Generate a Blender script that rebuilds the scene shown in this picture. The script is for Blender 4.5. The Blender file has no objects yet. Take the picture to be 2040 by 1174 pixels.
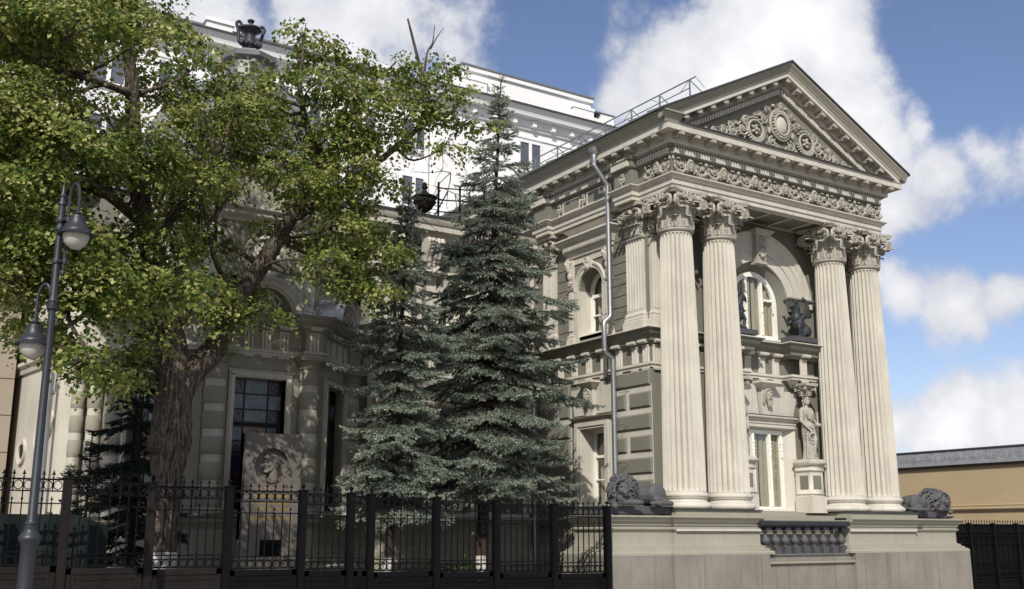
import bpy, bmesh, math, random
import numpy as np
from mathutils import Matrix, Vector, Euler
R = math.radians
scene = bpy.context.scene
COL = scene.collection

# ------------------------------------------------------------------ camera
cam_d = bpy.data.cameras.new('camera')
cam = bpy.data.objects.new('camera', cam_d)
COL.objects.link(cam)
cam_d.sensor_width = 36.0
cam_d.lens = 36.0 * 2115.0 / 2040.0
cam_d.clip_start = 0.1
cam_d.clip_end = 3000.0
PITCH = math.atan(477.0 / 2115.0)
cam.location = (0, 0, 1.65)
cam.rotation_euler = (R(90) + PITCH, 0, -R(33.0))
scene.camera = cam

# ------------------------------------------------------------------ light
SUN_AZ = 40.0      # light travels toward +Y turned this much to +X
SUN_EL = 38.5
sun_d = bpy.data.lights.new('sun', 'SUN')
sun_d.energy = 3.6
sun_d.angle = R(0.53)
sun_d.color = (1.0, 0.955, 0.87)
sun = bpy.data.objects.new('sun', sun_d)
COL.objects.link(sun)
_el, _az = R(SUN_EL), R(SUN_AZ)
sdir = Vector((math.sin(_az) * math.cos(_el), math.cos(_az) * math.cos(_el), -math.sin(_el)))
sun.rotation_euler = sdir.to_track_quat('-Z', 'Y').to_euler()

world = bpy.data.worlds.new('World')
scene.world = world
world.use_nodes = True
wn, wl = world.node_tree.nodes, world.node_tree.links
wn.clear()
def WN(t, **k):
    n = wn.new(t)
    for a, b in k.items(): setattr(n, a, b)
    return n
def wmath(op, a, b=None, c=None, clamp=False):
    n = WN('ShaderNodeMath', operation=op, use_clamp=clamp)
    for i, v in enumerate((a, b, c)):
        if v is None: continue
        if isinstance(v, (int, float)): n.inputs[i].default_value = v
        else: wl.new(v, n.inputs[i])
    return n.outputs[0]
w_out = WN('ShaderNodeOutputWorld')
w_bg = WN('ShaderNodeBackground')
w_bg.inputs['Strength'].default_value = 0.15
sky = WN('ShaderNodeTexSky', sky_type='NISHITA')
sky.sun_disc = False
sky.sun_elevation = R(SUN_EL)
sky.sun_rotation = math.atan2(-sdir.x, -sdir.y)
sky.altitude = 200
sky.air_density = 1.0
sky.dust_density = 0.6
sky.ozone_density = 1.6
tc = WN('ShaderNodeTexCoord')
# clouds: soft masses at fixed directions of the sky, broken up by fractal noise; unseen ones behind the camera are added for fill
CLOUDS = [(0.6339, 0.6579, 0.4066, 0.1011, 1.0), (0.674, 0.5963, 0.4361, 0.0881, 1.15), (0.7047, 0.5799, 0.4087, 0.0563, 1.0), (0.6319, 0.5868, 0.5063, 0.1136, 1.0), (0.5864, 0.7078, 0.394, 0.0502, 0.75), (0.7491, 0.5804, 0.3193, 0.0648, 0.9), (0.7191, 0.5967, 0.3561, 0.0747, 1.0), (0.7726, 0.5705, 0.2788, 0.0467, 0.8), (0.6284, 0.7032, 0.3326, 0.0904, 0.9), (0.7896, 0.5286, 0.3116, 0.0535, 0.85), (0.8051, 0.4997, 0.3196, 0.048, 0.8), (0.831, 0.4626, 0.3088, 0.0579, 0.8), (0.7698, 0.5359, 0.3468, 0.0289, 0.6), (0.8097, 0.5553, 0.1897, 0.0496, 0.75), (0.7868, 0.5835, 0.2011, 0.0381, 0.7), (0.8353, 0.5144, 0.1942, 0.0316, 0.6), (0.8213, 0.5646, 0.082, 0.0532, 0.8), (0.853, 0.515, 0.084, 0.0546, 0.8), (0.7923, 0.6037, 0.0879, 0.0422, 0.7), (0.2481, 0.8603, 0.4453, 0.0518, 0.6), (0.3263, 0.8335, 0.4459, 0.0537, 0.5), (0.3879, 0.7974, 0.4623, 0.0681, 0.6), (0.4376, 0.7746, 0.4566, 0.0594, 0.5), (0.3642, 0.8289, 0.4246, 0.0683, 0.5), (0.1902, 0.8612, 0.4714, 0.0838, 0.7), (0.7663, 0.4893, 0.4163, 0.0239, 0.42), (0.1367, 0.9373, 0.3207, 0.1678, 0.6), (0.3388, 0.8763, 0.3426, 0.138, 0.5), (-0.0708, 0.9561, 0.2844, 0.1728, 0.7), (0.9197, 0.2807, 0.2744, 0.1439, 0.8), (0.3977, 0.6276, 0.6693, 0.1635, 0.6), (0.7961, 0.3311, 0.5066, 0.1052, 0.5), (0.8067, -0.1422, 0.5736, 0.35, 0.9), (0.4132, -0.4924, 0.766, 0.4, 0.9), (-0.0755, -0.8627, 0.5, 0.35, 0.9), (-0.3536, -0.3536, 0.866, 0.35, 0.8), (-0.8517, -0.31, 0.4226, 0.35, 0.9), (-0.7198, 0.262, 0.6428, 0.35, 0.9), (0.0449, -0.2549, 0.9659, 0.3, 0.8), (-0.2717, 0.3237, 0.9063, 0.3, 0.7), (0.3971, 0.1445, 0.9063, 0.3, 0.8), (-0.4891, -0.8471, 0.2079, 0.3, 0.9)]
def noise(scale, detail, rough, off):
    m = WN('ShaderNodeMapping'); m.inputs['Location'].default_value = off
    wl.new(tc.outputs['Generated'], m.inputs['Vector'])
    n = WN('ShaderNodeTexNoise'); n.inputs['Scale'].default_value = scale
    n.inputs['Detail'].default_value = detail; n.inputs['Roughness'].default_value = rough
    wl.new(m.outputs[0], n.inputs['Vector'])
    return n
n_warp = noise(7, 3, 0.5, (3, 1, 2))
warp = WN('ShaderNodeVectorMath', operation='SUBTRACT'); wl.new(n_warp.outputs['Color'], warp.inputs[0]); warp.inputs[1].default_value = (.5, .5, .5)
wsc = WN('ShaderNodeVectorMath', operation='SCALE'); wl.new(warp.outputs[0], wsc.inputs[0]); wsc.inputs['Scale'].default_value = 0.075
wadd = WN('ShaderNodeVectorMath', operation='ADD'); wl.new(tc.outputs['Generated'], wadd.inputs[0]); wl.new(wsc.outputs[0], wadd.inputs[1])
best = None
for (cx, cy, cz, rad, wt) in CLOUDS:
    d = WN('ShaderNodeVectorMath', operation='DISTANCE'); wl.new(wadd.outputs[0], d.inputs[0]); d.inputs[1].default_value = (cx, cy, cz)
    v = wmath('MULTIPLY_ADD', d.outputs['Value'], -wt / rad, wt)
    best = v if best is None else wmath('SMOOTH_MAX', best, v, 0.12)
best = wmath('MAXIMUM', best, -0.35)
n1 = noise(9, 9, 0.62, (0, 0, 0)); n2 = noise(3.2, 6, 0.6, (5, 2, 7))
den = wmath('ADD', best, wmath('MULTIPLY', wmath('SUBTRACT', n1.outputs['Fac'], 0.5), 1.8))
den = wmath('ADD', den, wmath('MULTIPLY', wmath('SUBTRACT', n2.outputs['Fac'], 0.5), 0.5))
ramp = WN('ShaderNodeMapRange', interpolation_type='SMOOTHSTEP')
wl.new(den, ramp.inputs['Value'])
ramp.inputs['From Min'].default_value = 0.0; ramp.inputs['From Max'].default_value = 0.42
n3 = noise(13, 8, 0.6, (9, 4, 1))
shade = WN('ShaderNodeMapRange'); wl.new(wmath('ADD', wmath('MULTIPLY', n3.outputs['Fac'], 0.8), wmath('MULTIPLY', den, 0.55)), shade.inputs['Value'])
shade.inputs['From Min'].default_value = 0.35; shade.inputs['From Max'].default_value = 0.95
ccol = WN('ShaderNodeMix', data_type='RGBA'); wl.new(shade.outputs[0], ccol.inputs['Factor'])
ccol.inputs['A'].default_value = (3.0, 3.15, 3.6, 1); ccol.inputs['B'].default_value = (5.6, 5.6, 5.7, 1)
skyc = WN('ShaderNodeMix', data_type='RGBA', blend_type='MULTIPLY'); skyc.inputs['Factor'].default_value = 1
wl.new(sky.outputs[0], skyc.inputs['A']); skyc.inputs['B'].default_value = (.67, .62, .68, 1)
mixc = WN('ShaderNodeMix', data_type='RGBA')
wl.new(ramp.outputs[0], mixc.inputs['Factor']); wl.new(skyc.outputs['Result'], mixc.inputs['A']); wl.new(ccol.outputs['Result'], mixc.inputs['B'])
wl.new(mixc.outputs['Result'], w_bg.inputs['Color'])
wl.new(w_bg.outputs[0], w_out.inputs['Surface'])

vs = scene.view_settings
vs.view_transform = 'Standard'; vs.look = 'None'; vs.gamma = 1.0; vs.use_curve_mapping = False
vs.exposure = 0.27
scene.cycles.max_bounces = 6
scene.cycles.diffuse_bounces = 4
scene.cycles.transparent_max_bounces = 8
scene.cycles.use_denoising = True

# ------------------------------------------------------------------ materials
MATS = {}
def mat(name, col, rough=0.8, var=0.12, scale=2.0, bump=0.15, bscale=60.0, metal=0.0, spec=0.3, streak=0.0, col2=None, fine=0.0):
    """Procedural surface: base colour varied by large and fine noise, rain streaks, grain bump."""
    m = bpy.data.materials.new(name); m.use_nodes = True
    if max(col) > 0.14: col = tuple(min(.80, c * 1.14) for c in col)
    nt = m.node_tree; N, L = nt.nodes, nt.links
    b = N['Principled BSDF']
    b.inputs['Roughness'].default_value = rough
    b.inputs['Metallic'].default_value = metal
    b.inputs['Specular IOR Level'].default_value = spec
    g = N.new('ShaderNodeNewGeometry')
    a = N.new('ShaderNodeTexNoise'); a.inputs['Scale'].default_value = scale; a.inputs['Detail'].default_value = 8; a.inputs['Roughness'].default_value = 0.65
    L.new(g.outputs['Position'], a.inputs['Vector'])
    mr = N.new('ShaderNodeMapRange'); mr.inputs['From Min'].default_value = 0.3; mr.inputs['From Max'].default_value = 0.7
    L.new(a.outputs['Fac'], mr.inputs['Value'])
    c1 = tuple(max(0, c * (1 - var)) for c in col) if col2 is None else col2
    c2 = tuple(c * (1 + var * 0.8) for c in col) if col2 is None else col
    mx = N.new('ShaderNodeMix'); mx.data_type = 'RGBA'
    L.new(mr.outputs[0], mx.inputs['Factor'])
    mx.inputs['A'].default_value = (*c1, 1); mx.inputs['B'].default_value = (*c2, 1)
    out = mx.outputs['Result']
    if streak > 0:
        mp = N.new('ShaderNodeMapping'); mp.inputs['Scale'].default_value = (7, 7, 0.55)
        L.new(g.outputs['Position'], mp.inputs['Vector'])
        s = N.new('ShaderNodeTexNoise'); s.inputs['Scale'].default_value = 1.0; s.inputs['Detail'].default_value = 7; s.inputs['Roughness'].default_value = .7
        L.new(mp.outputs[0], s.inputs['Vector'])
        sr = N.new('ShaderNodeMapRange'); sr.inputs['From Min'].default_value = 0.52; sr.inputs['From Max'].default_value = 0.78
        sr.inputs['To Max'].default_value = streak
        L.new(s.outputs['Fac'], sr.inputs['Value'])
        m2 = N.new('ShaderNodeMix'); m2.data_type = 'RGBA'
        L.new(sr.outputs[0], m2.inputs['Factor']); L.new(out, m2.inputs['A'])
        m2.inputs['B'].default_value = (*(c * 0.45 for c in col), 1)
        out = m2.outputs['Result']
    if fine > 0:
        f = N.new('ShaderNodeTexNoise'); f.inputs['Scale'].default_value = 90; f.inputs['Detail'].default_value = 2
        L.new(g.outputs['Position'], f.inputs['Vector'])
        fr = N.new('ShaderNodeMapRange'); fr.inputs['To Min'].default_value = 1 - fine; fr.inputs['To Max'].default_value = 1 + fine
        L.new(f.outputs['Fac'], fr.inputs['Value'])
        m3 = N.new('ShaderNodeVectorMath'); m3.operation = 'SCALE'
        L.new(out, m3.inputs[0]); L.new(fr.outputs[0], m3.inputs['Scale'])
        out = m3.outputs[0]
    L.new(out, b.inputs['Base Color'])
    if bump > 0:
        n = N.new('ShaderNodeTexNoise'); n.inputs['Scale'].default_value = bscale; n.inputs['Detail'].default_value = 5
        L.new(g.outputs['Position'], n.inputs['Vector'])
        bp = N.new('ShaderNodeBump'); bp.inputs['Strength'].default_value = bump; bp.inputs['Distance'].default_value = 0.02
        L.new(n.outputs['Fac'], bp.inputs['Height']); L.new(bp.outputs[0], b.inputs['Normal'])
    MATS[name] = m
    return m
def leafmat(name, cols, transl=0.35, rough=0.55, pos_scale=1.3):
    m = bpy.data.materials.new(name); m.use_nodes = True
    nt = m.node_tree; N, L = nt.nodes, nt.links
    cols = [(p, tuple(c * 1.12 for c in q)) for p, q in cols]
    b = N['Principled BSDF']; o = N['Material Output']
    b.inputs['Roughness'].default_value = rough; b.inputs['Specular IOR Level'].default_value = 0.35
    g = N.new('ShaderNodeNewGeometry')
    cr = N.new('ShaderNodeValToRGB')
    el = cr.color_ramp.elements
    while len(el) < len(cols): el.new(0.5)
    for i, (p, c) in enumerate(cols):
        el[i].position = p; el[i].color = (*c, 1)
    n = N.new('ShaderNodeTexNoise'); n.inputs['Scale'].default_value = pos_scale; n.inputs['Detail'].default_value = 4
    L.new(g.outputs['Position'], n.inputs['Vector'])
    mr = N.new('ShaderNodeMapRange'); mr.inputs['From Min'].default_value = .3; mr.inputs['From Max'].default_value = .7; mr.inputs['To Min'].default_value = -.28; mr.inputs['To Max'].default_value = .28
    L.new(n.outputs['Fac'], mr.inputs['Value'])
    ad = N.new('ShaderNodeMath'); ad.operation = 'ADD'; ad.use_clamp = True
    L.new(g.outputs['Random Per Island'], ad.inputs[0]); L.new(mr.outputs[0], ad.inputs[1])
    L.new(ad.outputs[0], cr.inputs['Fac'])
    L.new(cr.outputs[0], b.inputs['Base Color'])
    t = N.new('ShaderNodeBsdfTranslucent'); L.new(cr.outputs[0], t.inputs['Color'])
    mx = N.new('ShaderNodeMixShader'); mx.inputs[0].default_value = transl
    L.new(b.outputs[0], mx.inputs[1]); L.new(t.outputs[0], mx.inputs[2]); L.new(mx.outputs[0], o.inputs['Surface'])
    MATS[name] = m
    return m
def glassmat(name, tint=(1, 1, 1), refl=1.0):
    m = bpy.data.materials.new(name); m.use_nodes = True
    nt = m.node_tree; N, L = nt.nodes, nt.links
    N.remove(N['Principled BSDF']); o = N['Material Output']
    t = N.new('ShaderNodeBsdfTransparent'); t.inputs[0].default_value = (*tint, 1)
    gl = N.new('ShaderNodeBsdfGlossy'); gl.inputs['Roughness'].default_value = 0.02
    g0 = N.new('ShaderNodeNewGeometry'); dt = N.new('ShaderNodeVectorMath'); dt.operation = 'DOT_PRODUCT'
    L.new(g0.outputs['Incoming'], dt.inputs[0]); L.new(g0.outputs['Normal'], dt.inputs[1])
    ab = N.new('ShaderNodeMath'); ab.operation = 'ABSOLUTE'; L.new(dt.outputs['Value'], ab.inputs[0])
    om = N.new('ShaderNodeMath'); om.operation = 'SUBTRACT'; om.inputs[0].default_value = 1; L.new(ab.outputs[0], om.inputs[1])
    pw = N.new('ShaderNodeMath'); pw.operation = 'POWER'; pw.inputs[1].default_value = 5; L.new(om.outputs[0], pw.inputs[0])
    fr = N.new('ShaderNodeMath'); fr.operation = 'MULTIPLY_ADD'; fr.inputs[1].default_value = .95; fr.inputs[2].default_value = .05; L.new(pw.outputs[0], fr.inputs[0])
    nz = N.new('ShaderNodeTexNoise'); nz.inputs['Scale'].default_value = 1.6
    g = N.new('ShaderNodeNewGeometry'); L.new(g.outputs['Position'], nz.inputs['Vector'])
    bp = N.new('ShaderNodeBump'); bp.inputs['Strength'].default_value = 0.05; L.new(nz.outputs['Fac'], bp.inputs['Height']); L.new(bp.outputs[0], gl.inputs['Normal'])
    ml = N.new('ShaderNodeMath'); ml.operation = 'MULTIPLY'; ml.inputs[1].default_value = refl * 1.6; ml.use_clamp = True
    L.new(fr.outputs[0], ml.inputs[0])
    mx = N.new('ShaderNodeMixShader'); L.new(ml.outputs[0], mx.inputs[0]); L.new(t.outputs[0], mx.inputs[1]); L.new(gl.outputs[0], mx.inputs[2])
    L.new(mx.outputs[0], o.inputs['Surface'])
    MATS[name] = m
    return m

CREAM = mat('cream_stucco', (0.445, 0.418, 0.360), 0.85, 0.13, 1.3, 0.12, 45, streak=0.60, fine=0.05)
CREAM2 = mat('cream_trim', (0.47, 0.441, 0.382), 0.8, 0.11, 2.0, 0.1, 60, streak=0.45, fine=0.04)
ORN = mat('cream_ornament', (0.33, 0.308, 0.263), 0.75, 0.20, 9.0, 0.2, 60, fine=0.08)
OLIVE = mat('olive_stucco', (0.162, 0.157, 0.127), 0.9, 0.10, 1.1, 0.12, 50, streak=0.25, fine=0.06)
OLIVEP = mat('olive_plinth', (0.268, 0.252, 0.203), 0.9, 0.10, 0.8, 0.12, 50, streak=0.25, fine=0.06)
MAUVE = mat('grey_plinth_stone', (0.205, 0.185, 0.158), 0.9, 0.24, 0.9, 0.3, 70, streak=0.7, fine=0.10)
WHITE = mat('white_wall', (0.76, 0.765, 0.77), 0.85, 0.03, 0.3, 0.05, 8, streak=0.05)
WHITEP = mat('white_paint', (0.74, 0.71, 0.63), 0.5, 0.05, 5, 0.05, 40)
def crevice_shade(m, k=0.55):  # darkens hollows by pointiness: crevice shade put into the carving's colour
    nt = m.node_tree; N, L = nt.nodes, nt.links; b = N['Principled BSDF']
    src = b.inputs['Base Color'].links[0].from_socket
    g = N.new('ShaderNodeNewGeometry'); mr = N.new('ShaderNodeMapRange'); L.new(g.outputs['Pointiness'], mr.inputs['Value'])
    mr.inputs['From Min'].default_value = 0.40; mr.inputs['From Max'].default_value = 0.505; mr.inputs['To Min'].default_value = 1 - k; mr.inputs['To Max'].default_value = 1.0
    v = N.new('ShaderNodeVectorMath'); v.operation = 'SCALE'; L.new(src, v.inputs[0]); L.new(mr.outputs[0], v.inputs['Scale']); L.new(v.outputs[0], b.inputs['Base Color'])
crevice_shade(ORN)
URNM = mat('dark_urn_metal', (0.028, 0.031, 0.038), 0.5, 0.25, 6.0, 0.3, 40, fine=0.15, spec=0.4)
DARKST = mat('dark_painted_stone', (0.080, 0.077, 0.081), 0.62, 0.25, 6.0, 0.3, 40, fine=0.15, spec=0.4)
SLAB = mat('dark_slab', (0.075, 0.073, 0.080), 0.6, 0.10, 4.0, 0.1, 40, fine=0.08)
IRON = mat('black_iron', (0.004, 0.004, 0.005), 0.55, 0.3, 6.0, 0.15, 60, spec=0.12)
IRONB = mat('brown_black_iron', (0.014, 0.011, 0.010), 0.6, 0.35, 3.0, 0.2, 40, spec=0.15, streak=.3)
LAMPM = mat('lamp_grey_paint', (0.020, 0.022, 0.028), 0.45, 0.2, 5.0, 0.08, 30, spec=0.5)
ZINC = mat('zinc_sheet', (0.36, 0.37, 0.38), 0.38, 0.15, 3.0, 0.05, 20, metal=0.8)
ROOF = mat('grey_roof_metal', (0.16, 0.17, 0.175), 0.5, 0.15, 2.0, 0.05, 20, metal=0.3)
DFLASH = mat('dark_flashing', (0.055, 0.055, 0.055), 0.5, 0.2, 4.0, 0.05, 20)
GRANITE = mat('memorial_granite', (0.139, 0.122, 0.104), 0.6, 0.12, 3.0, 0.1, 80, fine=0.35)
GOLD = mat('gold_lettering', (0.55, 0.36, 0.07), 0.4, 0.1, 5, 0, metal=0.6)
BARK = mat('bark', (0.125, 0.098, 0.078), 0.95, 0.4, 5.0, 0.0)
BARKR = mat('spruce_bark', (0.048, 0.033, 0.027), 0.95, 0.35, 9.0, 1.0, 45)
CHALK = mat('whitewash', (0.62, 0.60, 0.56), 0.9, 0.25, 9.0, 0.6, 30, col2=(0.28, 0.24, 0.20))
TANW = mat('tan_render', (0.37, 0.285, 0.175), 0.9, 0.06, 0.6, 0.1, 30, streak=0.12)
BEIGEW = mat('beige_render', (0.30, 0.255, 0.205), 0.9, 0.08, 0.6, 0.1, 30)
GREYST = mat('grey_parapet', (0.24, 0.25, 0.27), 0.7, 0.2, 4.0, 0.8, 14, fine=.1)
GROUND = mat('garden_soil', (0.045, 0.04, 0.025), 0.95, 0.3, 1.5, 0.8, 12)
ASPH = mat('asphalt', (0.05, 0.05, 0.052), 0.9, 0.15, 1.0, 0.5, 60, fine=0.2)
PAVE = mat('paving', (0.33, 0.315, 0.29), 0.85, 0.12, 1.0, 0.3, 30, fine=0.1)
DGREEN = mat('dark_green_screen', (0.005, 0.011, 0.011), 0.7, 0.15, 1.5, 0.2, 10)
CURT = mat('gold_curtain', (0.25, 0.225, 0.155), 0.8, 0.10, 6.0, 0.1, 60)
VOILE = mat('white_curtain', (0.62, 0.59, 0.50), 0.8, 0.06, 6.0, 0.1, 60)
ROOM = mat('dark_room', (0.02, 0.018, 0.016), 0.9, 0.1, 1, 0)
GREYWIN = mat('grey_window_pane', (0.10, 0.11, 0.13), 0.12, 0.2, 0.7, 0, spec=0.8)
SG_BLUE = mat('blue_stained_glass', (0.012, 0.022, 0.045), 0.12, 0.3, 3, 0.1, 30, spec=0.6)
SG_GREY = mat('pale_stained_glass', (0.10, 0.125, 0.145), 0.2, 0.35, 5, 0.3, 30, spec=0.6)
SG_RED = mat('maroon_stained_glass', (0.035, 0.010, 0.012), 0.2, 0.3, 5, 0.2, 30, spec=0.6)
SG_AMB = mat('amber_stained_glass', (0.16, 0.065, 0.015), 0.2, 0.3, 5, 0.2, 30, spec=0.6)
LEAD = mat('lead_came', (0.020, 0.016, 0.016), 0.5, 0.2, 5, 0)
GLASS = glassmat('window_glass')
GLOBE = mat('frosted_globe', (0.40, 0.37, 0.33), 0.3, 0.1, 5, 0.3, 60, spec=0.6)
def barkfix(m, sx, strength):
    nt = m.node_tree; N, L = nt.nodes, nt.links
    g = N.new('ShaderNodeNewGeometry'); mp = N.new('ShaderNodeMapping'); mp.inputs['Scale'].default_value = (sx, sx, sx * 0.13)
    L.new(g.outputs['Position'], mp.inputs['Vector'])
    v = N.new('ShaderNodeTexNoise'); v.inputs['Scale'].default_value = 1.0; v.inputs['Detail'].default_value = 6; v.inputs['Distortion'].default_value = 0.8
    L.new(mp.outputs[0], v.inputs['Vector'])
    src = N['Principled BSDF'].inputs['Base Color'].links[0].from_socket
    mr = N.new('ShaderNodeMapRange'); mr.inputs['From Min'].default_value = .38; mr.inputs['From Max'].default_value = .62; mr.inputs['To Min'].default_value = .35; mr.inputs['To Max'].default_value = 1.5
    L.new(v.outputs['Fac'], mr.inputs['Value']); sc = N.new('ShaderNodeVectorMath'); sc.operation = 'SCALE'; L.new(src, sc.inputs[0]); L.new(mr.outputs[0], sc.inputs['Scale']); L.new(sc.outputs[0], N['Principled BSDF'].inputs['Base Color'])
    bp = N.new('ShaderNodeBump'); bp.inputs['Strength'].default_value = strength; bp.inputs['Distance'].default_value = 0.10
    L.new(v.outputs['Fac'], bp.inputs['Height']); L.new(bp.outputs[0], N['Principled BSDF'].inputs['Normal'])
barkfix(BARK, 30, 1.0)
LIME = leafmat('lime_leaves', [(0.0, (0.050, 0.092, 0.020)), (0.28, (0.115, 0.170, 0.032)), (0.56, (0.21, 0.25, 0.055)), (0.82, (0.32, 0.325, 0.095)), (1.0, (0.47, 0.43, 0.19))], 0.46)
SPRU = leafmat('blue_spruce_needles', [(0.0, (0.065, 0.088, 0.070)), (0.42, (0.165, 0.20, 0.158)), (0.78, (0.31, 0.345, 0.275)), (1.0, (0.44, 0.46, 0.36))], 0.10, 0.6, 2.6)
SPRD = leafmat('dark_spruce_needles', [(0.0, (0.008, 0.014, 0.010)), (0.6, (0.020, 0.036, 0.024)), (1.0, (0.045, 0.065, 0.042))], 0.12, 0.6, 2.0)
SHRUB = leafmat('shrub_leaves', [(0.0, (0.02, 0.05, 0.01)), (0.6, (0.05, 0.10, 0.02)), (1.0, (0.10, 0.15, 0.04))], 0.3)

# ------------------------------------------------------------------ mesh tools
def frame(ox, oy, deg=0.0, oz=0.0):
    """u to the right as seen from outside, y into the wall, z up."""
    return Matrix.Translation((ox, oy, oz)) @ Matrix.Rotation(R(deg), 4, 'Z')
def Tr(x, y, z): return Matrix.Translation((x, y, z))
def Ro(deg, ax): return Matrix.Rotation(R(deg), 4, ax)
def Sc(x, y=None, z=None):
    if y is None: y = z = x
    return Matrix.Diagonal((x, y, z, 1))

class MB:
    def __init__(s): s.v = []; s.f = []; s.n = 0
    def add(s, v, f, M=None):
        a = np.array(v, dtype=np.float64).reshape(-1, 3)
        if M is not None:
            m = np.array(M); a = a @ m[:3, :3].T + m[:3, 3]
            if np.linalg.det(m[:3, :3]) < 0: f = [tuple(reversed(q)) for q in f]
        s.v.append(a); o = s.n
        s.f.extend([tuple(i + o for i in q) for q in f]); s.n += len(a)
        return s
    def merge(s, other, M=None):
        a = np.concatenate(other.v) if other.v else np.zeros((0, 3))
        return s.add(a, other.f, M)
    def box(s, x0, x1, y0, y1, z0, z1, M=None, ch=0.0):
        if x0 > x1: x0, x1 = x1, x0
        if y0 > y1: y0, y1 = y1, y0
        if z0 > z1: z0, z1 = z1, z0
        if ch <= 0:
            v = [(x, y, z) for z in (z0, z1) for y in (y0, y1) for x in (x0, x1)]
            return s.add(v, [(0, 2, 3, 1), (4, 5, 7, 6), (0, 1, 5, 4), (2, 6, 7, 3), (0, 4, 6, 2), (1, 3, 7, 5)], M)
        c = ch  # chamfer the face toward -y
        v = [(x0, y1, z0), (x1, y1, z0), (x1, y1, z1), (x0, y1, z1), (x0, y0 + c, z0), (x1, y0 + c, z0), (x1, y0 + c, z1), (x0, y0 + c, z1),
             (x0 + c, y0, z0 + c), (x1 - c, y0, z0 + c), (x1 - c, y0, z1 - c), (x0 + c, y0, z1 - c)]
        f = [(0, 3, 2, 1), (8, 9, 10, 11)]
        for i in range(4):
            j = (i + 1) % 4
            f += [(i, j, 4 + j, 4 + i), (4 + i, 4 + j, 8 + j, 8 + i)]
        return s.add(v, f, M)
    def sweep(s, path, prof, closed=False, M=None, cap=True):
        """path: plan points, outside on the right hand when walking; prof: closed loop of (out, z)."""
        P = [Vector((p[0], p[1])) for p in path]; n = len(P); k = len(prof); rings = []
        for i in range(n):
            a = P[i] - P[i - 1] if (i > 0 or closed) else P[1] - P[0]
            b = P[(i + 1) % n] - P[i] if (i < n - 1 or closed) else P[i] - P[i - 1]
            a.normalize(); b.normalize()
            na = Vector((a.y, -a.x)); nb = Vector((b.y, -b.x))
            m = na + nb
            if m.length < 1e-6: m = na.copy()
            m = m / max(0.25, m.dot(na))
            rings.append([(P[i].x + m.x * o, P[i].y + m.y * o, z) for o, z in prof])
        v = [q for r in rings for q in r]; f = []
        segs = n if closed else n - 1
        for i in range(segs):
            j = (i + 1) % n
            for q in range(k):
                w = (q + 1) % k
                f.append((i * k + q, j * k + q, j * k + w, i * k + w))
        if cap and not closed:
            f.append(tuple(range(k))); f.append(tuple((n - 1) * k + q for q in reversed(range(k))))
        return s.add(v, f, M)
    def lathe(s, prof, seg=24, M=None, cap=True, a0=0.0, a1=360.0):
        full = abs(a1 - a0) > 359; n = seg if full else seg + 1; v = []
        for r, z in prof:
            for i in range(n):
                a = R(a0 + (a1 - a0) * i / seg)
                v.append((r * math.cos(a), r * math.sin(a), z))
        f = []
        for j in range(len(prof) - 1):
            for i in range(seg):
                b = (i + 1) % n
                f.append((j * n + i, j * n + b, (j + 1) * n + b, (j + 1) * n + i))
        if cap and full:
            if prof[0][0] > 1e-4: f.append(tuple(reversed(range(n))))
            if prof[-1][0] > 1e-4: f.append(tuple((len(prof) - 1) * n + i for i in range(n)))
        return s.add(v, f, M)
    def tube(s, pts, rad, seg=8, M=None, caps=True):
        P = [Vector(p) for p in pts]; n = len(P)
        rr = rad if isinstance(rad, (list, tuple)) else [rad] * n
        up = Vector((0.13, 0.21, 0.97)); v = []; prev = None
        for i in range(n):
            t = (P[min(i + 1, n - 1)] - P[max(i - 1, 0)])
            if t.length < 1e-9: t = Vector((0, 0, 1))
            t.normalize()
            if prev is None:
                a = t.cross(up)
                if a.length < 1e-3: a = t.cross(Vector((1, 0, 0)))
            else:
                a = prev - t * prev.dot(t)
                if a.length < 1e-4: a = t.cross(up)
            a.normalize(); prev = a; b = t.cross(a)
            for k in range(seg):
                an = 2 * math.pi * k / seg
                v.append(P[i] + a * (rr[i] * math.cos(an)) + b * (rr[i] * math.sin(an)))
        f = []
        for i in range(n - 1):
            for k in range(seg):
                w = (k + 1) % seg
                f.append((i * seg + k, i * seg + w, (i + 1) * seg + w, (i + 1) * seg + k))
        if caps: f.append(tuple(reversed(range(seg)))); f.append(tuple((n - 1) * seg + k for k in range(seg)))
        return s.add([tuple(q) for q in v], f, M)
    def ell(s, c, r, M=None, seg=12, rings=8, rot=None):
        if isinstance(r, (int, float)): r = (r, r, r)
        T = Tr(*c) @ (rot if rot is not None else Matrix.Identity(4)) @ Sc(*r)
        if M is not None: T = M @ T
        pr = [(max(1e-5, math.sin(math.pi * i / rings)), -math.cos(math.pi * i / rings)) for i in range(rings + 1)]
        return s.lathe(pr, seg, T, cap=False)
    def prism(s, poly, y0, y1, M=None):
        """poly in (x,z), extruded along y."""
        n = len(poly)
        v = [(x, y0, z) for x, z in poly] + [(x, y1, z) for x, z in poly]
        f = [tuple(range(n)), tuple(reversed(range(n, 2 * n)))]
        for i in range(n):
            j = (i + 1) % n; f.append((j, i, n + i, n + j))
        return s.add(v, f, M)
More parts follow.
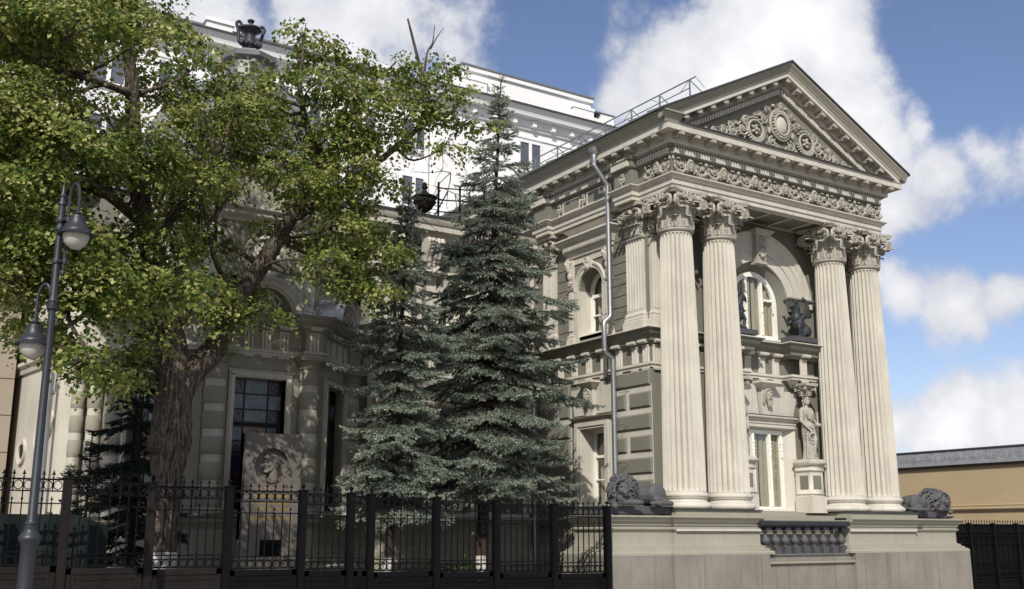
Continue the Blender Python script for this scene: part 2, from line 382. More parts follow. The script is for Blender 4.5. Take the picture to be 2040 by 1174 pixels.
    def ringarc(s, cx, cz, prof, a0, a1, seg=24, M=None, cap=True):
        """sweep prof [(radius, y)] (closed loop) round (cx,cz) in the x-z plane."""
        k = len(prof); v = []
        for i in range(seg + 1):
            a = R(a0 + (a1 - a0) * i / seg)
            for r, y in prof: v.append((cx + r * math.cos(a), y, cz + r * math.sin(a)))
        f = []
        for i in range(seg):
            for q in range(k):
                w = (q + 1) % k
                f.append((i * k + q, (i + 1) * k + q, (i + 1) * k + w, i * k + w))
        if cap and abs(a1 - a0) < 359: f.append(tuple(reversed(range(k)))); f.append(tuple(seg * k + q for q in range(k)))
        return s.add(v, f, M)
    def mesh(s, name, m, angle=32):
        me = bpy.data.meshes.new(name)
        v = np.concatenate(s.v) if s.v else np.zeros((0, 3))
        me.from_pydata(v.tolist(), [], s.f)
        me.materials.append(m)
        if angle is not None:
            me.shade_smooth(); me.set_sharp_from_angle(angle=R(angle))
        return me
    def build(s, name, m, parent=None, angle=32, M=None, **p):
        me = s.mesh(name, m, angle)
        # normals
        if len(s.f) < 60000:
            bm = bmesh.new(); bm.from_mesh(me); bmesh.ops.recalc_face_normals(bm, faces=bm.faces); bm.to_mesh(me); bm.free()
            if angle is not None: me.set_sharp_from_angle(angle=R(angle))
        return put(name, me, parent, M, **p)
def put(name, me, parent=None, M=None, **p):
    o = bpy.data.objects.new(name, me); COL.objects.link(o)
    if parent is not None: o.parent = parent
    if M is not None: o.matrix_basis = M
    for k, q in p.items(): o[k] = q
    return o
def thing(name, label, cat, loc=(0, 0, 0), group=None, **p):
    o = bpy.data.objects.new(name, None); COL.objects.link(o); o.location = loc
    o.empty_display_size = 0.3
    o['label'] = label; o['category'] = cat
    if group: o['group'] = group
    for k, q in p.items(): o[k] = q
    return o
def wall_panel(mb, x0, x1, z0, z1, holes, thick, M, reveal=None):
    """flat wall with openings: holes are loops of (x,z); front face at y=0."""
    bm = bmesh.new()
    loops = [[(x0, z0), (x1, z0), (x1, z1), (x0, z1)]] + holes
    eds = []
    for lp in loops:
        vs = [bm.verts.new((x, 0, z)) for x, z in lp]
        for i in range(len(vs)): eds.append(bm.edges.new((vs[i], vs[(i + 1) % len(vs)])))
    bmesh.ops.triangle_fill(bm, edges=eds, use_beauty=True, use_dissolve=False)
    bm.verts.ensure_lookup_table(); bm.verts.index_update()
    v = [tuple(q.co) for q in bm.verts]; f = [tuple(q.index for q in fc.verts) for fc in bm.faces]
    bm.free(); mb.add(v, f, M)
    for lp in holes:
        n = len(lp); v = [(x, 0, z) for x, z in lp] + [(x, thick, z) for x, z in lp]
        mb.add(v, [(i, (i + 1) % n, n + (i + 1) % n, n + i) for i in range(n)], M)
def archloop(xc, hw, z0, zs, seg=16):
    l = [(xc - hw, z0), (xc + hw, z0)]
    for i in range(seg + 1):
        a = math.pi * i / seg; l.append((xc + hw * math.cos(a), zs + hw * math.sin(a)))
    return l
def rectloop(a, b, c, d): return [(a, c), (b, c), (b, d), (a, d)]

def fuse(mb, voxel, smooth=4, name='tmp', disp=None):
    """melt overlapping solids into one continuous skin; returns MB"""
    me = mb.mesh(name, DARKST, None)
    o = bpy.data.objects.new(name, me); COL.objects.link(o)
    md = o.modifiers.new('r', 'REMESH'); md.mode = 'VOXEL'; md.voxel_size = voxel
    if smooth:
        sm = o.modifiers.new('s', 'SMOOTH'); sm.iterations = smooth; sm.factor = 0.5
    dg = bpy.context.evaluated_depsgraph_get(); ev = o.evaluated_get(dg)
    m2 = ev.to_mesh()
    nv = len(m2.vertices); co = np.empty(nv * 3); m2.vertices.foreach_get('co', co)
    fs = [tuple(p.vertices) for p in m2.polygons]
    ev.to_mesh_clear()
    bpy.data.objects.remove(o); bpy.data.meshes.remove(me)
    r = MB(); r.add(co.reshape(-1, 3), fs)
    return r
def cap(mb, a, b, r0, r1=None, n=5):
    """tapered limb with rounded ends"""
    if r1 is None: r1 = r0
    a, b = Vector(a), Vector(b)
    mb.tube([a.lerp(b, i / (n - 1)) for i in range(n)], [r0 + (r1 - r0) * i / (n - 1) for i in range(n)], 10)
    mb.ell(a, r0, seg=10, rings=6); mb.ell(b, r1, seg=10, rings=6)
def curve(pts, n=24):
    """Catmull-Rom through pts"""
    P = [Vector(p) for p in pts]; P = [P[0] * 2 - P[1]] + P + [P[-1] * 2 - P[-2]]; out = []
    m = len(P) - 3
    for i in range(n + 1):
        t = i / n * m; k = min(int(t), m - 1); t -= k
        a, b, c, d = P[k:k + 4]
        out.append(0.5 * ((2 * b) + (c - a) * t + (2 * a - 5 * b + 4 * c - d) * t * t + (3 * b - 3 * c + d - a) * t ** 3))
    return out
def spiral(cx, cz, r0, r1, turns, a0, y=0.0, n=26, sgn=1):
    return [(cx + (r0 + (r1 - r0) * t) * math.cos(a0 + sgn * 2 * math.pi * turns * t), y, cz + (r0 + (r1 - r0) * t) * math.sin(a0 + sgn * 2 * math.pi * turns * t)) for t in [i / n for i in range(n + 1)]]
# ------------------------------------------------------------------ ground
g = MB(); g.box(-700, 700, -60, 900, -0.3, 0.0); g.build('ground', ASPH, None, None, kind='structure')
g = MB(); g.box(-40, 60, 7.0, 15.45, 0.004, 0.14); g.build('pavement', PAVE, None, None, kind='structure')  # out of view, made wide and pale to bounce fill onto the facades
g = MB()
random.seed(3)
nx, ny = 46, 26; vv = []; ff = []
for j in range(ny + 1):
    for i in range(nx + 1):
        x = -3 + 17.4 * i / nx; y = 15.75 + 9.0 * j / ny
        vv.append((x, y, 0.52 + 0.035 * math.sin(x * 2.1) * math.cos(y * 1.7) + random.uniform(-.02, .02) + 0.10 * (y - 15.75) / 9))
for j in range(ny):
    for i in range(nx):
        a = j * (nx + 1) + i; ff.append((a, a + 1, a + nx + 2, a + nx + 1))
g.add(vv, ff); g.build('garden_ground', GROUND, None, 80, kind='structure')

# ------------------------------------------------------------------ shared ornament meshes
def acanthus(w, h, bell, curl=0.30, ns=8, nt=13, outk=1.0):
    """one leaf hugging a bell; local x across, z up, y negative = outward"""
    v = []; f = []
    for j in range(nt + 1):
        t = j / nt
        if t < .78: z = h * t / .78; o = bell(z)
        else:
            a = (t - .78) / .22 * math.pi * 1.05
            z = h + math.sin(a) * h * .07 - (1 - math.cos(a)) * h * .05
            o = bell(h) + (1 - math.cos(a)) * h * curl * .85
        wd = w * (0.62 + 0.55 * math.sin(min(1, t * 1.15) * math.pi * .62)) * (1 - max(0, t - .72) * 2.1)
        lob = 1 + .26 * math.cos(t * 2 * math.pi * 5)
        for i in range(ns + 1):
            s = -1 + 2 * i / ns
            x = s * wd * .5 * lob
            rib = .018 * outk * (math.cos(abs(s) * math.pi * 3) * .5 + .5) + .02 * outk * (1 - abs(s)) + .010 * math.sin(t * 2 * math.pi * 5) * abs(s)
            y = -(o + rib + .028) + .30 * x * x / max(w, .01)
            v.append((x, y, z - .03 * abs(s) * h * (1 if t > .3 else 0)))
    for j in range(nt):
        for i in range(ns):
            a = j * (ns + 1) + i; f.append((a, a + 1, a + ns + 2, a + ns + 1))
    return v, f
def volute_disc(mb, M, r=0.125, th=0.05):
    mb.lathe([(r, th * .5), (r, -th * .1), (r * .92, -th * .5), (r * .80, -th * .5), (r * .74, -th * .15), (r * .60, -th * .15), (r * .54, -th * .45), (r * .42, -th * .45), (r * .36, -th * .1), (r * .24, -th * .1), (r * .2, -th * .7), (0.001, -th * .9)], 20, M @ Ro(90, 'X') @ Sc(1, 1, -1), cap=False)
    mb.lathe([(r, -th * .5), (.001, -th * .5)], 20, M @ Ro(90, 'X') @ Sc(1, 1, 1), cap=False)
def little_face(mb, M, s=1.0, crown=True, beard=False):
    """a mask head looking toward -y, about s tall"""
    M = M @ Sc(s)
    mb.ell((0, 0, 0), (.33, .28, .45), M, 12, 9)
    mb.ell((0, -.27, -.03), (.06, .12, .15), M, 6, 5)
    for q in (-1, 1):
        mb.ell((.14 * q, -.22, .10), (.11, .08, .035), M, 6, 4)
        mb.ell((.13 * q, -.21, .02), (.06, .06, .035), M, 6, 4)
        mb.ell((.17 * q, -.15, -.12), (.12, .12, .12), M, 6, 4)
    mb.ell((0, -.25, -.22), (.11, .06, .03), M, 6, 4); mb.ell((0, -.20, -.36), (.12, .10, .09), M, 6, 4)
    rnd = random.Random(5)
    for k in range(14):
        a = R(-20 + 220 * k / 13)
        mb.ell((.36 * math.cos(a), -.03, .10 + .42 * math.sin(a)), (.11, .16, .11), M, 6, 4)
        if k % 2: mb.ell((.26 * math.cos(a), -.15, .16 + .34 * math.sin(a)), (.10, .1, .08), M, 6, 4)
    if crown:
        for k in range(5): mb.ell((-.2 + .1 * k, -.05, .62 - .03 * abs(k - 2)), (.06, .08, .15), M, 6, 4)
    for q in (-1, 1):
        for k in range(4): mb.ell((.36 * q + .02 * k * q, -.02, -.12 - .13 * k), (.10, .12, .09), M, 6, 4)
    if beard:
        for k in range(9):
            mb.tube([(-.2 + .05 * k, -.14, -.3), (-.18 + .045 * k, -.2, -.5), (-.12 + .03 * k + .02 * (k % 2), -.16, -.78)], [.05, .05, .012], 6, M)
        for q in (-1, 1): mb.tube([(0, -.3, -.17), (.12 * q, -.27, -.2), (.26 * q, -.2, -.34)], [.04, .05, .02], 6, M)
def scroll(mb, cx, cz, r, a0, sgn, M, th=.022, rosette=True, y=-.02, turns=1.35):
    p = spiral(cx, cz, r, r * .28, turns, a0, y, 26, sgn)
    mb.tube(p, [th * (1.15 - .5 * i / 26) for i in range(27)], 6, M)
    if rosette:
        for k in range(6):
            a = k * math.pi / 3; mb.ell((cx + r * .25 * math.cos(a), y - .01, cz + r * .25 * math.sin(a)), (r * .16, .02 + th * .5, r * .16), M, 6, 4)
        mb.ell((cx, y - .02, cz), (r * .13, .035, r * .13), M, 6, 4)
    for k in range(7):  # small leaves springing from the stem
        a = a0 + sgn * 2 * math.pi * (k / 7.0)
        rr = r * (1.22 - .05 * k)
        mb.ell((cx + rr * math.cos(a), y + .005, cz + rr * math.sin(a)), (r * .24, th * 1.0, r * .11), M, 6, 4, rot=Matrix.Rotation(-(a + sgn * .9), 4, 'Y'))

# ------------------------------------------------------------------ the mansion
mansion = thing('mansion', 'olive and cream classical mansion with four fluted columns under a carved pediment', 'mansion', (17.7, 16, 0))
MI = Matrix.Translation((-17.7, -16, 0))
def part(mb, name, m, parent=None, angle=32, M=None, **p):
    o = mb.build(name, m, None, angle, M, **p)
    if parent is None or parent is mansion:
        o.parent = mansion; o.matrix_basis = MI @ (M if M is not None else Matrix.Identity(4))
    else:
        o.parent = parent; o.matrix_basis = (M if M is not None else Matrix.Identity(4))
    return o
def emp(name, M=None, parent=mansion):
    o = bpy.data.objects.new(name, None); COL.objects.link(o); o.parent = parent; o.empty_display_size = .2
    o.matrix_basis = (MI @ M) if parent is mansion else (M or Matrix.Identity(4))
    return o
def copies(name, me, mats_, parent=None, **p):
    for M in mats_:
        o = put(name, me, parent or mansion, (MI @ M) if (parent is None or parent is mansion) else M, **p)
def meshof(mb, name, m, angle=32):
    bm_ = mb.mesh(name, m, angle)
    bm = bmesh.new(); bm.from_mesh(bm_); bmesh.ops.recalc_face_normals(bm, faces=bm.faces); bm.to_mesh(bm_); bm.free()
    if angle is not None: bm_.set_sharp_from_angle(angle=R(angle))
    return bm_

XC = 17.7; XS = 14.46; YF = 16.9; XR = 2 * XC - XS
# --- plinth
pl = MB()
die = [(-.03, 1.25), (.20, 1.25), (.20, 1.295), (.185, 1.315), (.13, 1.335), (.125, 1.365), (.07, 1.38), (.065, 1.415), (.015, 1.43), (0, 1.46), (0, 1.70), (-.03, 1.70)]
plan = [(14.4, 16.95), (12.45, 16.95), (12.45, 15.96), (14.05, 15.96), (14.05, 15.88), (16.35, 15.88), (16.35, 16.28), (19.05, 16.28), (19.05, 15.88), (21.35, 15.88), (21.35, 15.96), (22.95, 15.96), (22.95, 16.95), (21.0, 16.95)]
pl.sweep(plan, die)
part(pl, 'plinth_die', OLIVEP)
pl = MB()
cor = [(-.03, 1.70), (.02, 1.70), (.02, 1.72), (.05, 1.735), (.05, 1.76), (.02, 1.775), (.02, 1.80), (.045, 1.81), (.05, 1.85), (.10, 1.885), (.125, 1.93), (.13, 1.955), (.165, 1.96), (.165, 1.985), (.02, 2.0), (-.03, 2.0)]
pl.sweep(plan[:6], cor); pl.sweep(plan[8:], cor)
pl.sweep(plan[5:9][:], [(-.03, 1.70), (.02, 1.70), (.02, 1.95), (-.03, 1.95)])
part(pl, 'plinth_cornice', OLIVEP)
pl = MB(); pl.box(14.06, 16.33, 15.82, 15.875, 1.705, 1.745); pl.box(19.07, 21.33, 15.82, 15.875, 1.705, 1.745)
part(pl, 'plinth_fillet', CREAM2)
pl = MB()   # tops and the blocks the columns stand on
pl.box(12.5, 14.0, 15.99, 16.93, 1.96, 2.012); pl.box(21.4, 22.9, 15.99, 16.93, 1.96, 2.012)
for s in (0, 1):
    x0, x1 = (14.04, 16.33) if s == 0 else (19.07, 21.36)
    pl.box(x0, x1, 15.80, 17.0, 1.99, 2.10)
pl.box(16.34, 19.06, 16.24, 17.1, 1.90, 2.04)
pl.box(14.42, 20.98, 16.6, 17.2, 2.0, 2.12)
part(pl, 'column_block', OLIVEP)
pl = MB()
for x0, x1 in ((14.0, 16.35), (19.05, 21.4)): pl.box(x0, x1, 15.765, 16.75, 2.103, 2.128)
part(pl, 'column_block_flashing', DFLASH, kind='stuff')
pl = MB()
base = [(-.03, -.1), (.20, -.1), (.20, 1.247), (-.03, 1.247)]
pl.sweep([(14.4, 16.95), (12.45, 16.95), (12.45, 15.96), (14.05, 15.96), (14.05, 15.88), (16.2, 15.88), (16.2, 15.96), (19.2, 15.96), (19.2, 15.88), (21.35, 15.88), (21.35, 15.96), (22.95, 15.96), (22.95, 16.95), (21.0, 16.95)], base)
part(pl, 'lower_plinth', MAUVE)
# joints of the stone facing
pl = MB()
for x in (14.6, 16.15, 17.0, 18.4, 19.3, 20.4, 21.9):
    yy = 15.68 if (14.05 < x < 16.2 or 19.2 < x < 21.35) else 15.76
    pl.box(x - .004, x + .004, yy - .0015, yy + .01, 0.02, 1.24)
part(pl, 'plinth_joint', DFLASH, kind='stuff')

# --- balustrade
bal = emp('balustrade', Tr(17.7, 15.90, 0))
b = MB(); b.sweep([(-1.42, .12), (-1.42, -.13), (1.20, -.13), (1.20, .12)], [(-.2, 1.80), (.0, 1.80), (.035, 1.82), (.05, 1.85), (.05, 1.90), (.0, 1.92), (-.2, 1.92)])
b.box(-1.38, 1.16, -.10, .14, 1.79, 1.90); part(b, 'handrail', URNM, bal)
bdm = MB(); bdm.box(-.075, .075, -.08, .08, 1.715, 1.79); bdme = meshof(bdm, 'dentil', URNM)
for k in range(9): put('dentil', bdme, bal, Tr(-1.18 + .288 * k, -.03, 0))
pr = [(.035, 0), (.06, .0), (.06, .02), (.04, .03), (.085, .075), (.098, .11), (.088, .15), (.05, .20), (.032, .24), (.032, .27), (.055, .28), (.055, .30), (.04, .31)]
bb = MB(); bb.lathe(pr, 16, Tr(0, 0, 1.40)); bme = meshof(bb, 'baluster', DARKST, 40)
for k in range(9): put('baluster', bme, bal, Tr(-1.18 + .288 * k, 0, 0))
bb = MB(); bb.box(-.08, .08, -.08, .08, 1.24, 1.40); bme = meshof(bb, 'baluster_foot', SLAB)
for k in range(9): put('baluster_foot', bme, bal, Tr(-1.18 + .288 * k, 0, 0))
b = MB(); b.box(-1.30, 1.22, -.13, .14, 1.10, 1.24); b.box(-1.34, 1.26, -.16, .14, 1.205, 1.235); part(b, 'base_rail', SLAB, bal)
b = MB(); b.box(-1.38, 1.32, -.20, .16, 1.06, 1.095); part(b, 'shelf', OLIVEP, bal)

# --- columns
def shaft_mesh(z0, z1, rb, rt, nfl=24, fd=.34):
    per = [0.0, .10, .26, .5, .74, .90]
    zs = [z0, z0 + .012, z0 + .03, z0 + .06, z0 + .10, z0 + .2] + [z0 + .2 + (z1 - z0 - .4) * i / 9 for i in range(1, 9)] + [z1 - .2, z1 - .10, z1 - .06, z1 - .03, z1 - .012, z1]
    v = []
    for z in zs:
        t = (z - z0) / (z1 - z0); rr = rb + (rt - rb) * (t ** 1.35 if t > 0 else 0)
        e = min(z - z0, z1 - z) - .03; h = .055
        hw = 0 if e <= 0 else (1.0 if e >= h else math.sqrt(max(0, 1 - (1 - e / h) ** 2)))
        for k in range(nfl):
            for p in per:
                u = (p - .5) / .42; a = 2 * math.pi * (k + p) / nfl
                d = 0
                if hw > 0 and abs(u) < hw: d = math.sqrt(max(0, hw * hw - u * u)) * rr * .105 * fd * 3.7
                if hw > 0 and abs(u) >= hw * .999 and hw < 1: d = 0
                v.append(((rr - d) * math.cos(a), (rr - d) * math.sin(a), z))
    n = nfl * len(per); f = []
    for j in range(len(zs) - 1):
        for i in range(n):
            b_ = (i + 1) % n; f.append((j * n + i, j * n + b_, (j + 1) * n + b_, (j + 1) * n + i))
    m = MB(); m.add(v, f); return m
ZB = 2.13
sh = shaft_mesh(2.45, 7.83, .43, .338)
sh_me = meshof(sh, 'shaft', CREAM, 28)
bs = MB(); bs.lathe([(r_ * .805, z_) for r_, z_ in [(.40, ZB), (.60, ZB), (.645, ZB + .02), (.665, ZB + .06), (.645, ZB + .10), (.60, ZB + .12), (.60, ZB + .135), (.555, ZB + .15), (.54, ZB + .18), (.56, ZB + .21), (.585, ZB + .22), (.585, ZB + .235), (.61, ZB + .25), (.615, ZB + .27), (.60, ZB + .295), (.57, ZB + .30), (.565, ZB + .32), (.532, ZB + .33)]], 48, cap=False)
bs_me = meshof(bs, 'column_base', CREAM2, 45)
def capital():
    m = MB(); z0 = 7.83
    m.lathe([(.44, z0), (.47, z0 + .015), (.485, z0 + .04), (.47, z0 + .065), (.44, z0 + .075), (.42, z0 + .08)], 40, cap=False)
    bell = lambda z: .415 + .10 * max(0, (z / .62)) ** 2.2
    m.lathe([(bell(z), z0 + .08 + z) for z in [0, .1, .2, .3, .4, .5, .6, .66]], 36, cap=False)
    v, f = acanthus(.27, .24, lambda z: bell(z), .36); v2, f2 = acanthus(.28, .42, lambda z: bell(z) - .01, .34)
    for k in range(8): m.add(v, f, Tr(0, 0, z0 + .08) @ Ro(45 * k, 'Z') )
    for k in range(8): m.add(v2, f2, Tr(0, 0, z0 + .08) @ Ro(45 * k + 22.5, 'Z'))
    v3, f3 = acanthus(.12, .50, lambda z: bell(z) + .02, .5, 4, 9)
    for k in range(8): m.add(v3, f3, Tr(0, 0, z0 + .08) @ Ro(45 * k, 'Z'))
    m.lathe([(.48, z0 + .58), (.53, z0 + .60), (.54, z0 + .635), (.50, z0 + .66)], 32, cap=False)
    for k in range(28):
        a = 2 * math.pi * k / 28; m.ell((.535 * math.cos(a), .535 * math.sin(a), z0 + .625), (.035, .035, .04), seg=6, rings=4)
    # canalis and corner volutes
    for k in range(4):
        B = Ro(90 * k, 'Z')
        for q in (-1, 1):
            m.tube(curve([(.08 * q, -.52, z0 + .70), (.22 * q, -.53, z0 + .72), (.38 * q, -.56, z0 + .72), (.47 * q, -.60, z0 + .66)], 8), [.035, .045, .05, .055, .055, .055, .05, .045, .04], 7, B)
            volute_disc(m, B @ Tr(.47 * q, -.60, z0 + .60) @ Ro(-24 * q, 'Z'), .118, .06)
            m.tube(curve([(.22 * q, -.50, z0 + .45), (.34 * q, -.54, z0 + .50), (.42 * q, -.57, z0 + .54)], 6), [.03, .035, .04, .04, .035, .03, .02], 6, B)
            m.ell((.36 * q, -.54, z0 + .49), (.07, .06, .04), B, 6, 5)
            # small figure sprays on the canalis
            m.ell((.20 * q, -.58, z0 + .76), (.03, .05, .05), B, 6, 5); m.ell((.20 * q, -.60, z0 + .69), (.04, .05, .03), B, 6, 5); m.ell((.16 * q, -.59, z0 + .73), (.03, .03, .03), B, 6, 4)
        # middle cartouche
        m.lathe([(.001, -.03), (.10, -.02), (.105, .0), (.10, .02), (.06, .03), (.05, .01), (.001, .01)], 14, B @ Tr(0, -.565, z0 + .76) @ Ro(90, 'X'), cap=False)
        m.ell((0, -.61, z0 + .765), (.035, .04, .04), B, 8, 5)
        m.prism([(-.05, z0 + .73), (.05, z0 + .73), (.02, z0 + .67), (.055, z0 + .61), (-.055, z0 + .61), (-.02, z0 + .67)], -.635, -.57, B)
        m.ell((0, -.57, z0 + .575), (.05, .05, .035), B, 8, 5)
    # abacus with hollow sides
    pl_ = []
    for k in range(4):
        for i in range(9):
            u = -1 + 2 * i / 8; x = u * .60; y = -(.66 - .13 * (1 - u * u))
            c, s_ = math.cos(R(90 * k)), math.sin(R(90 * k)); pl_.append((x * c - y * s_, x * s_ + y * c))
    n = len(pl_); v = []
    for sc, z in ((.93, z0 + .775), (.93, z0 + .80), (1.0, z0 + .83), (1.0, z0 + .875), (.2, z0 + .875)):
        v += [(x * sc, y * sc, z) for x, y in pl_]
    f = [(j * n + i, j * n + (i + 1) % n, (j + 1) * n + (i + 1) % n, (j + 1) * n + i) for j in range(4) for i in range(n)]
    f.append(tuple(reversed(range(n)))); m.add(v, f)
    return m
cp_ = capital(); cp_.v = [np.concatenate(cp_.v) * np.array([.80, .80, 1.0])]
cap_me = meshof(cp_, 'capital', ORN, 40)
COLX = [XC - 3.0, XC - 1.78, XC + 1.78, XC + 3.0]
for x in COLX:
    c = emp('column', Tr(x, 16.27, 0))
    put('shaft', sh_me, c, Matrix.Identity(4)); put('column_base', bs_me, c, Matrix.Identity(4)); put('capital', cap_me, c, Matrix.Identity(4))

# --- front and side walls of the portico block
MF = frame(XC, YF, 0)                 # u = x - 17.7
MS = frame(XS, YF, -90)               # u = -(y - 16.9)
def su(y): return -(y - YF)
w = MB()
holeU = archloop(0, .97, 5.98, 6.82, 20); holeL = [(-.98, 2.14), (.98, 2.14), (.98, 3.98), (-.98, 3.98)]
wall_panel(w, -3.24, 3.24, 0.5, 8.76, [holeU, holeL], .05, MF)
hS = archloop(su(18.93), .46, 6.10, 7.17, 16); hL = rectloop(su(19.38), su(18.48), 2.22, 3.95)
wall_panel(w, su(26.0), 0, 0.3, 9.0, [hS, hL], .45, MS)
wall_panel(w, su(26.0), 0, 0.3, 9.0, [], .45, frame(XR, 26.0 + (YF - 26.0) * 0, 90) @ Tr(9.1, 0, 0) if False else Tr(XR - XS, 0, 0) @ MS)
part(w, 'wall', OLIVE)
# splayed reveals of the front openings
w = MB()
def splay(mb, loop, loop2, d, M):
    n = len(loop); v = [(x, 0, z) for x, z in loop] + [(x, d, z) for x, z in loop2]
    mb.add(v, [(i, (i + 1) % n, n + (i + 1) % n, n + i) for i in range(n)], M)
splay(w, holeU, archloop(0, .74, 6.0, 6.84, 20), .17, MF)
part(w, 'arched_reveal', OLIVE)
w = MB(); splay(w, holeL, [(-.68, 2.22), (.68, 2.22), (.68, 3.93), (-.68, 3.93)], .17, MF)
part(w, 'door_reveal', CREAM2)

# stone courses of the upper side wall (shallow shiplap joints)
me_cache = {}
def blockmesh(w_, h_, d_, m, ch=0.0, name='stone_course'):
    k = (round(w_, 3), round(h_, 3), d_, m.name, ch)
    if k not in me_cache:
        q = MB(); q.box(0, w_, -d_, .01, 0, h_, None, ch); me_cache[k] = meshof(q, name, m, None)
    return me_cache[k]
z = 6.02
while z < 8.62:
    h = .235 if z + .235 < 8.66 else 8.66 - z
    for (a, b_) in ((su(18.18), su(17.62)), (su(20.22), su(19.76))):
        put('stone_course', blockmesh(b_ - a, h - .012, .014, OLIVE), mansion, MI @ MS @ Tr(a, 0, z))
    z += .25
# rusticated blocks below
z = 5.03; row = 0
while z > 2.0:
    z0 = z - .335
    spans = [(su(17.52), -.02)] if row % 2 == 0 else [(su(17.52), -.02)]
    if row % 2 == 0: spans = [(su(18.22), -.02)]
    else: spans = [(su(17.62), -.02), (su(18.22), su(17.74))]
    spans += [(su(20.95), su(19.78))] if row % 2 == 0 else [(su(20.2), su(19.78)), (su(20.95), su(20.32))]
    if z > 4.9: spans = [(su(18.22), -.02), (su(20.95), su(19.78))]
    for a, b_ in spans: put('rustic_block', blockmesh(b_ - a, z - z0, .055, OLIVE, .035, 'rustic_block'), mansion, MI @ MS @ Tr(a, 0, z0))
    z -= .457; row += 1
w = MB(); w.box(su(21.0), su(19.74), -.012, .01, 2.05, 4.72, MS); w.box(su(18.26), -.006, -.012, .01, 2.05, 4.72, MS)
part(w, 'cream_wall_facing', CREAM, kind='stuff')

# --- storey ledge, triglyph frieze, taenia (front with two break-outs, side, court front)
def ledge_path(extra=0.0):
    return [(XS, 21.1), (XS, YF), (16.26, YF), (16.26, YF - .28), (17.02, YF - .28), (17.02, YF), (18.38, YF), (18.38, YF - .28), (19.14, YF - .28), (19.14, YF), (XR, YF), (XR, 21.1)]
LP = [(14.46 - 4.75, 21.1), (XS, 21.1)] + ledge_path()[1:]
lprof = [(-.04, 5.555), (.02, 5.555), (.03, 5.59), (.10, 5.62), (.115, 5.70), (.15, 5.715), (.22, 5.79), (.235, 5.835), (.265, 5.84), (.265, 5.87), (.22, 5.88), (-.04, 5.90)]
q = MB(); q.sweep(LP, lprof); part(q, 'storey_ledge', OLIVE)
q = MB(); q.sweep(LP, [(-.04, 5.862), (.285, 5.862), (.29, 5.874), (.285, 5.886), (.05, 5.93), (-.04, 5.93)]); part(q, 'ledge_flashing', CREAM2)
q = MB(); q.sweep(LP, [(-.04, 5.07), (.03, 5.07), (.03, 5.125), (.06, 5.13), (.06, 5.155), (.045, 5.16), (.045, 5.185), (-.04, 5.185)]); part(q, 'frieze_band', CREAM2)
def triglyph(w_=.21, h=.36):
    m = MB(); n = 3; s = w_ / 3
    for i in range(3):
        x = -w_ / 2 + i * s
        m.prism([(x + .004, 0), (x + s * .18, 0), (x + s * .18, 0)], 0, 0) if False else None
        v = [(x + .006, -.02), (x + s * .28, -.045), (x + s * .72, -.045), (x + s - .006, -.02), (x + s - .006, .01), (x + .006, .01)]
        k = len(v); vv = [(a, b_, 0) for a, b_ in v] + [(a, b_, h - .03) for a, b_ in v]
        f = [tuple(range(k)), tuple(reversed(range(k, 2 * k)))] + [(i_, (i_ + 1) % k, k + (i_ + 1) % k, k + i_) for i_ in range(k)]
        m.add(vv, f)
    m.box(-w_ / 2, w_ / 2, -.05, .01, h - .03, h)
    return m
tri_me = meshof(triglyph(), 'triglyph', CREAM2, 25)
q = MB(); q.box(-.12, .12, -.16, .01, 5.60, 5.655); q.box(-.11, .11, -.14, .0, 5.582, 5.60); mut_me = meshof(q, 'mutule', CREAM2)
q = MB(); q.box(-.105, .105, -.062, .01, 5.035, 5.065)
for i in range(6): q.lathe([(.014, 0), (.009, .03)], 6, Tr(-.09 + .036 * i, -.05, 5.012))
gut_me = meshof(q, 'guttae', CREAM2)
q = MB(); q.box(-.135, .135, -.012, .01, 5.215, 5.535); pan_me = meshof(q, 'metope', OLIVE)
def trig_run(M, us, pans=True):
    for u in us:
        put('triglyph', tri_me, mansion, MI @ M @ Tr(u, 0, 5.19)); put('mutule', mut_me, mansion, MI @ M @ Tr(u, 0, 0)); put('guttae', gut_me, mansion, MI @ M @ Tr(u, 0, 0))
trig_run(MS, [-.14, -.50] + [-.50 - .545 * i for i in range(1, 7)])
trig_run(MF, [-3.1, -2.6, -2.1, -1.6, -.45, 0, .45, 1.6, 2.1, 2.6, 3.1])
trig_run(MF @ Tr(0, -.28, 0), [-1.06, 1.06])
MC = frame(XS - 4.75, 21.1, 0)
trig_run(MC, [.2 + .545 * i for i in range(9)])

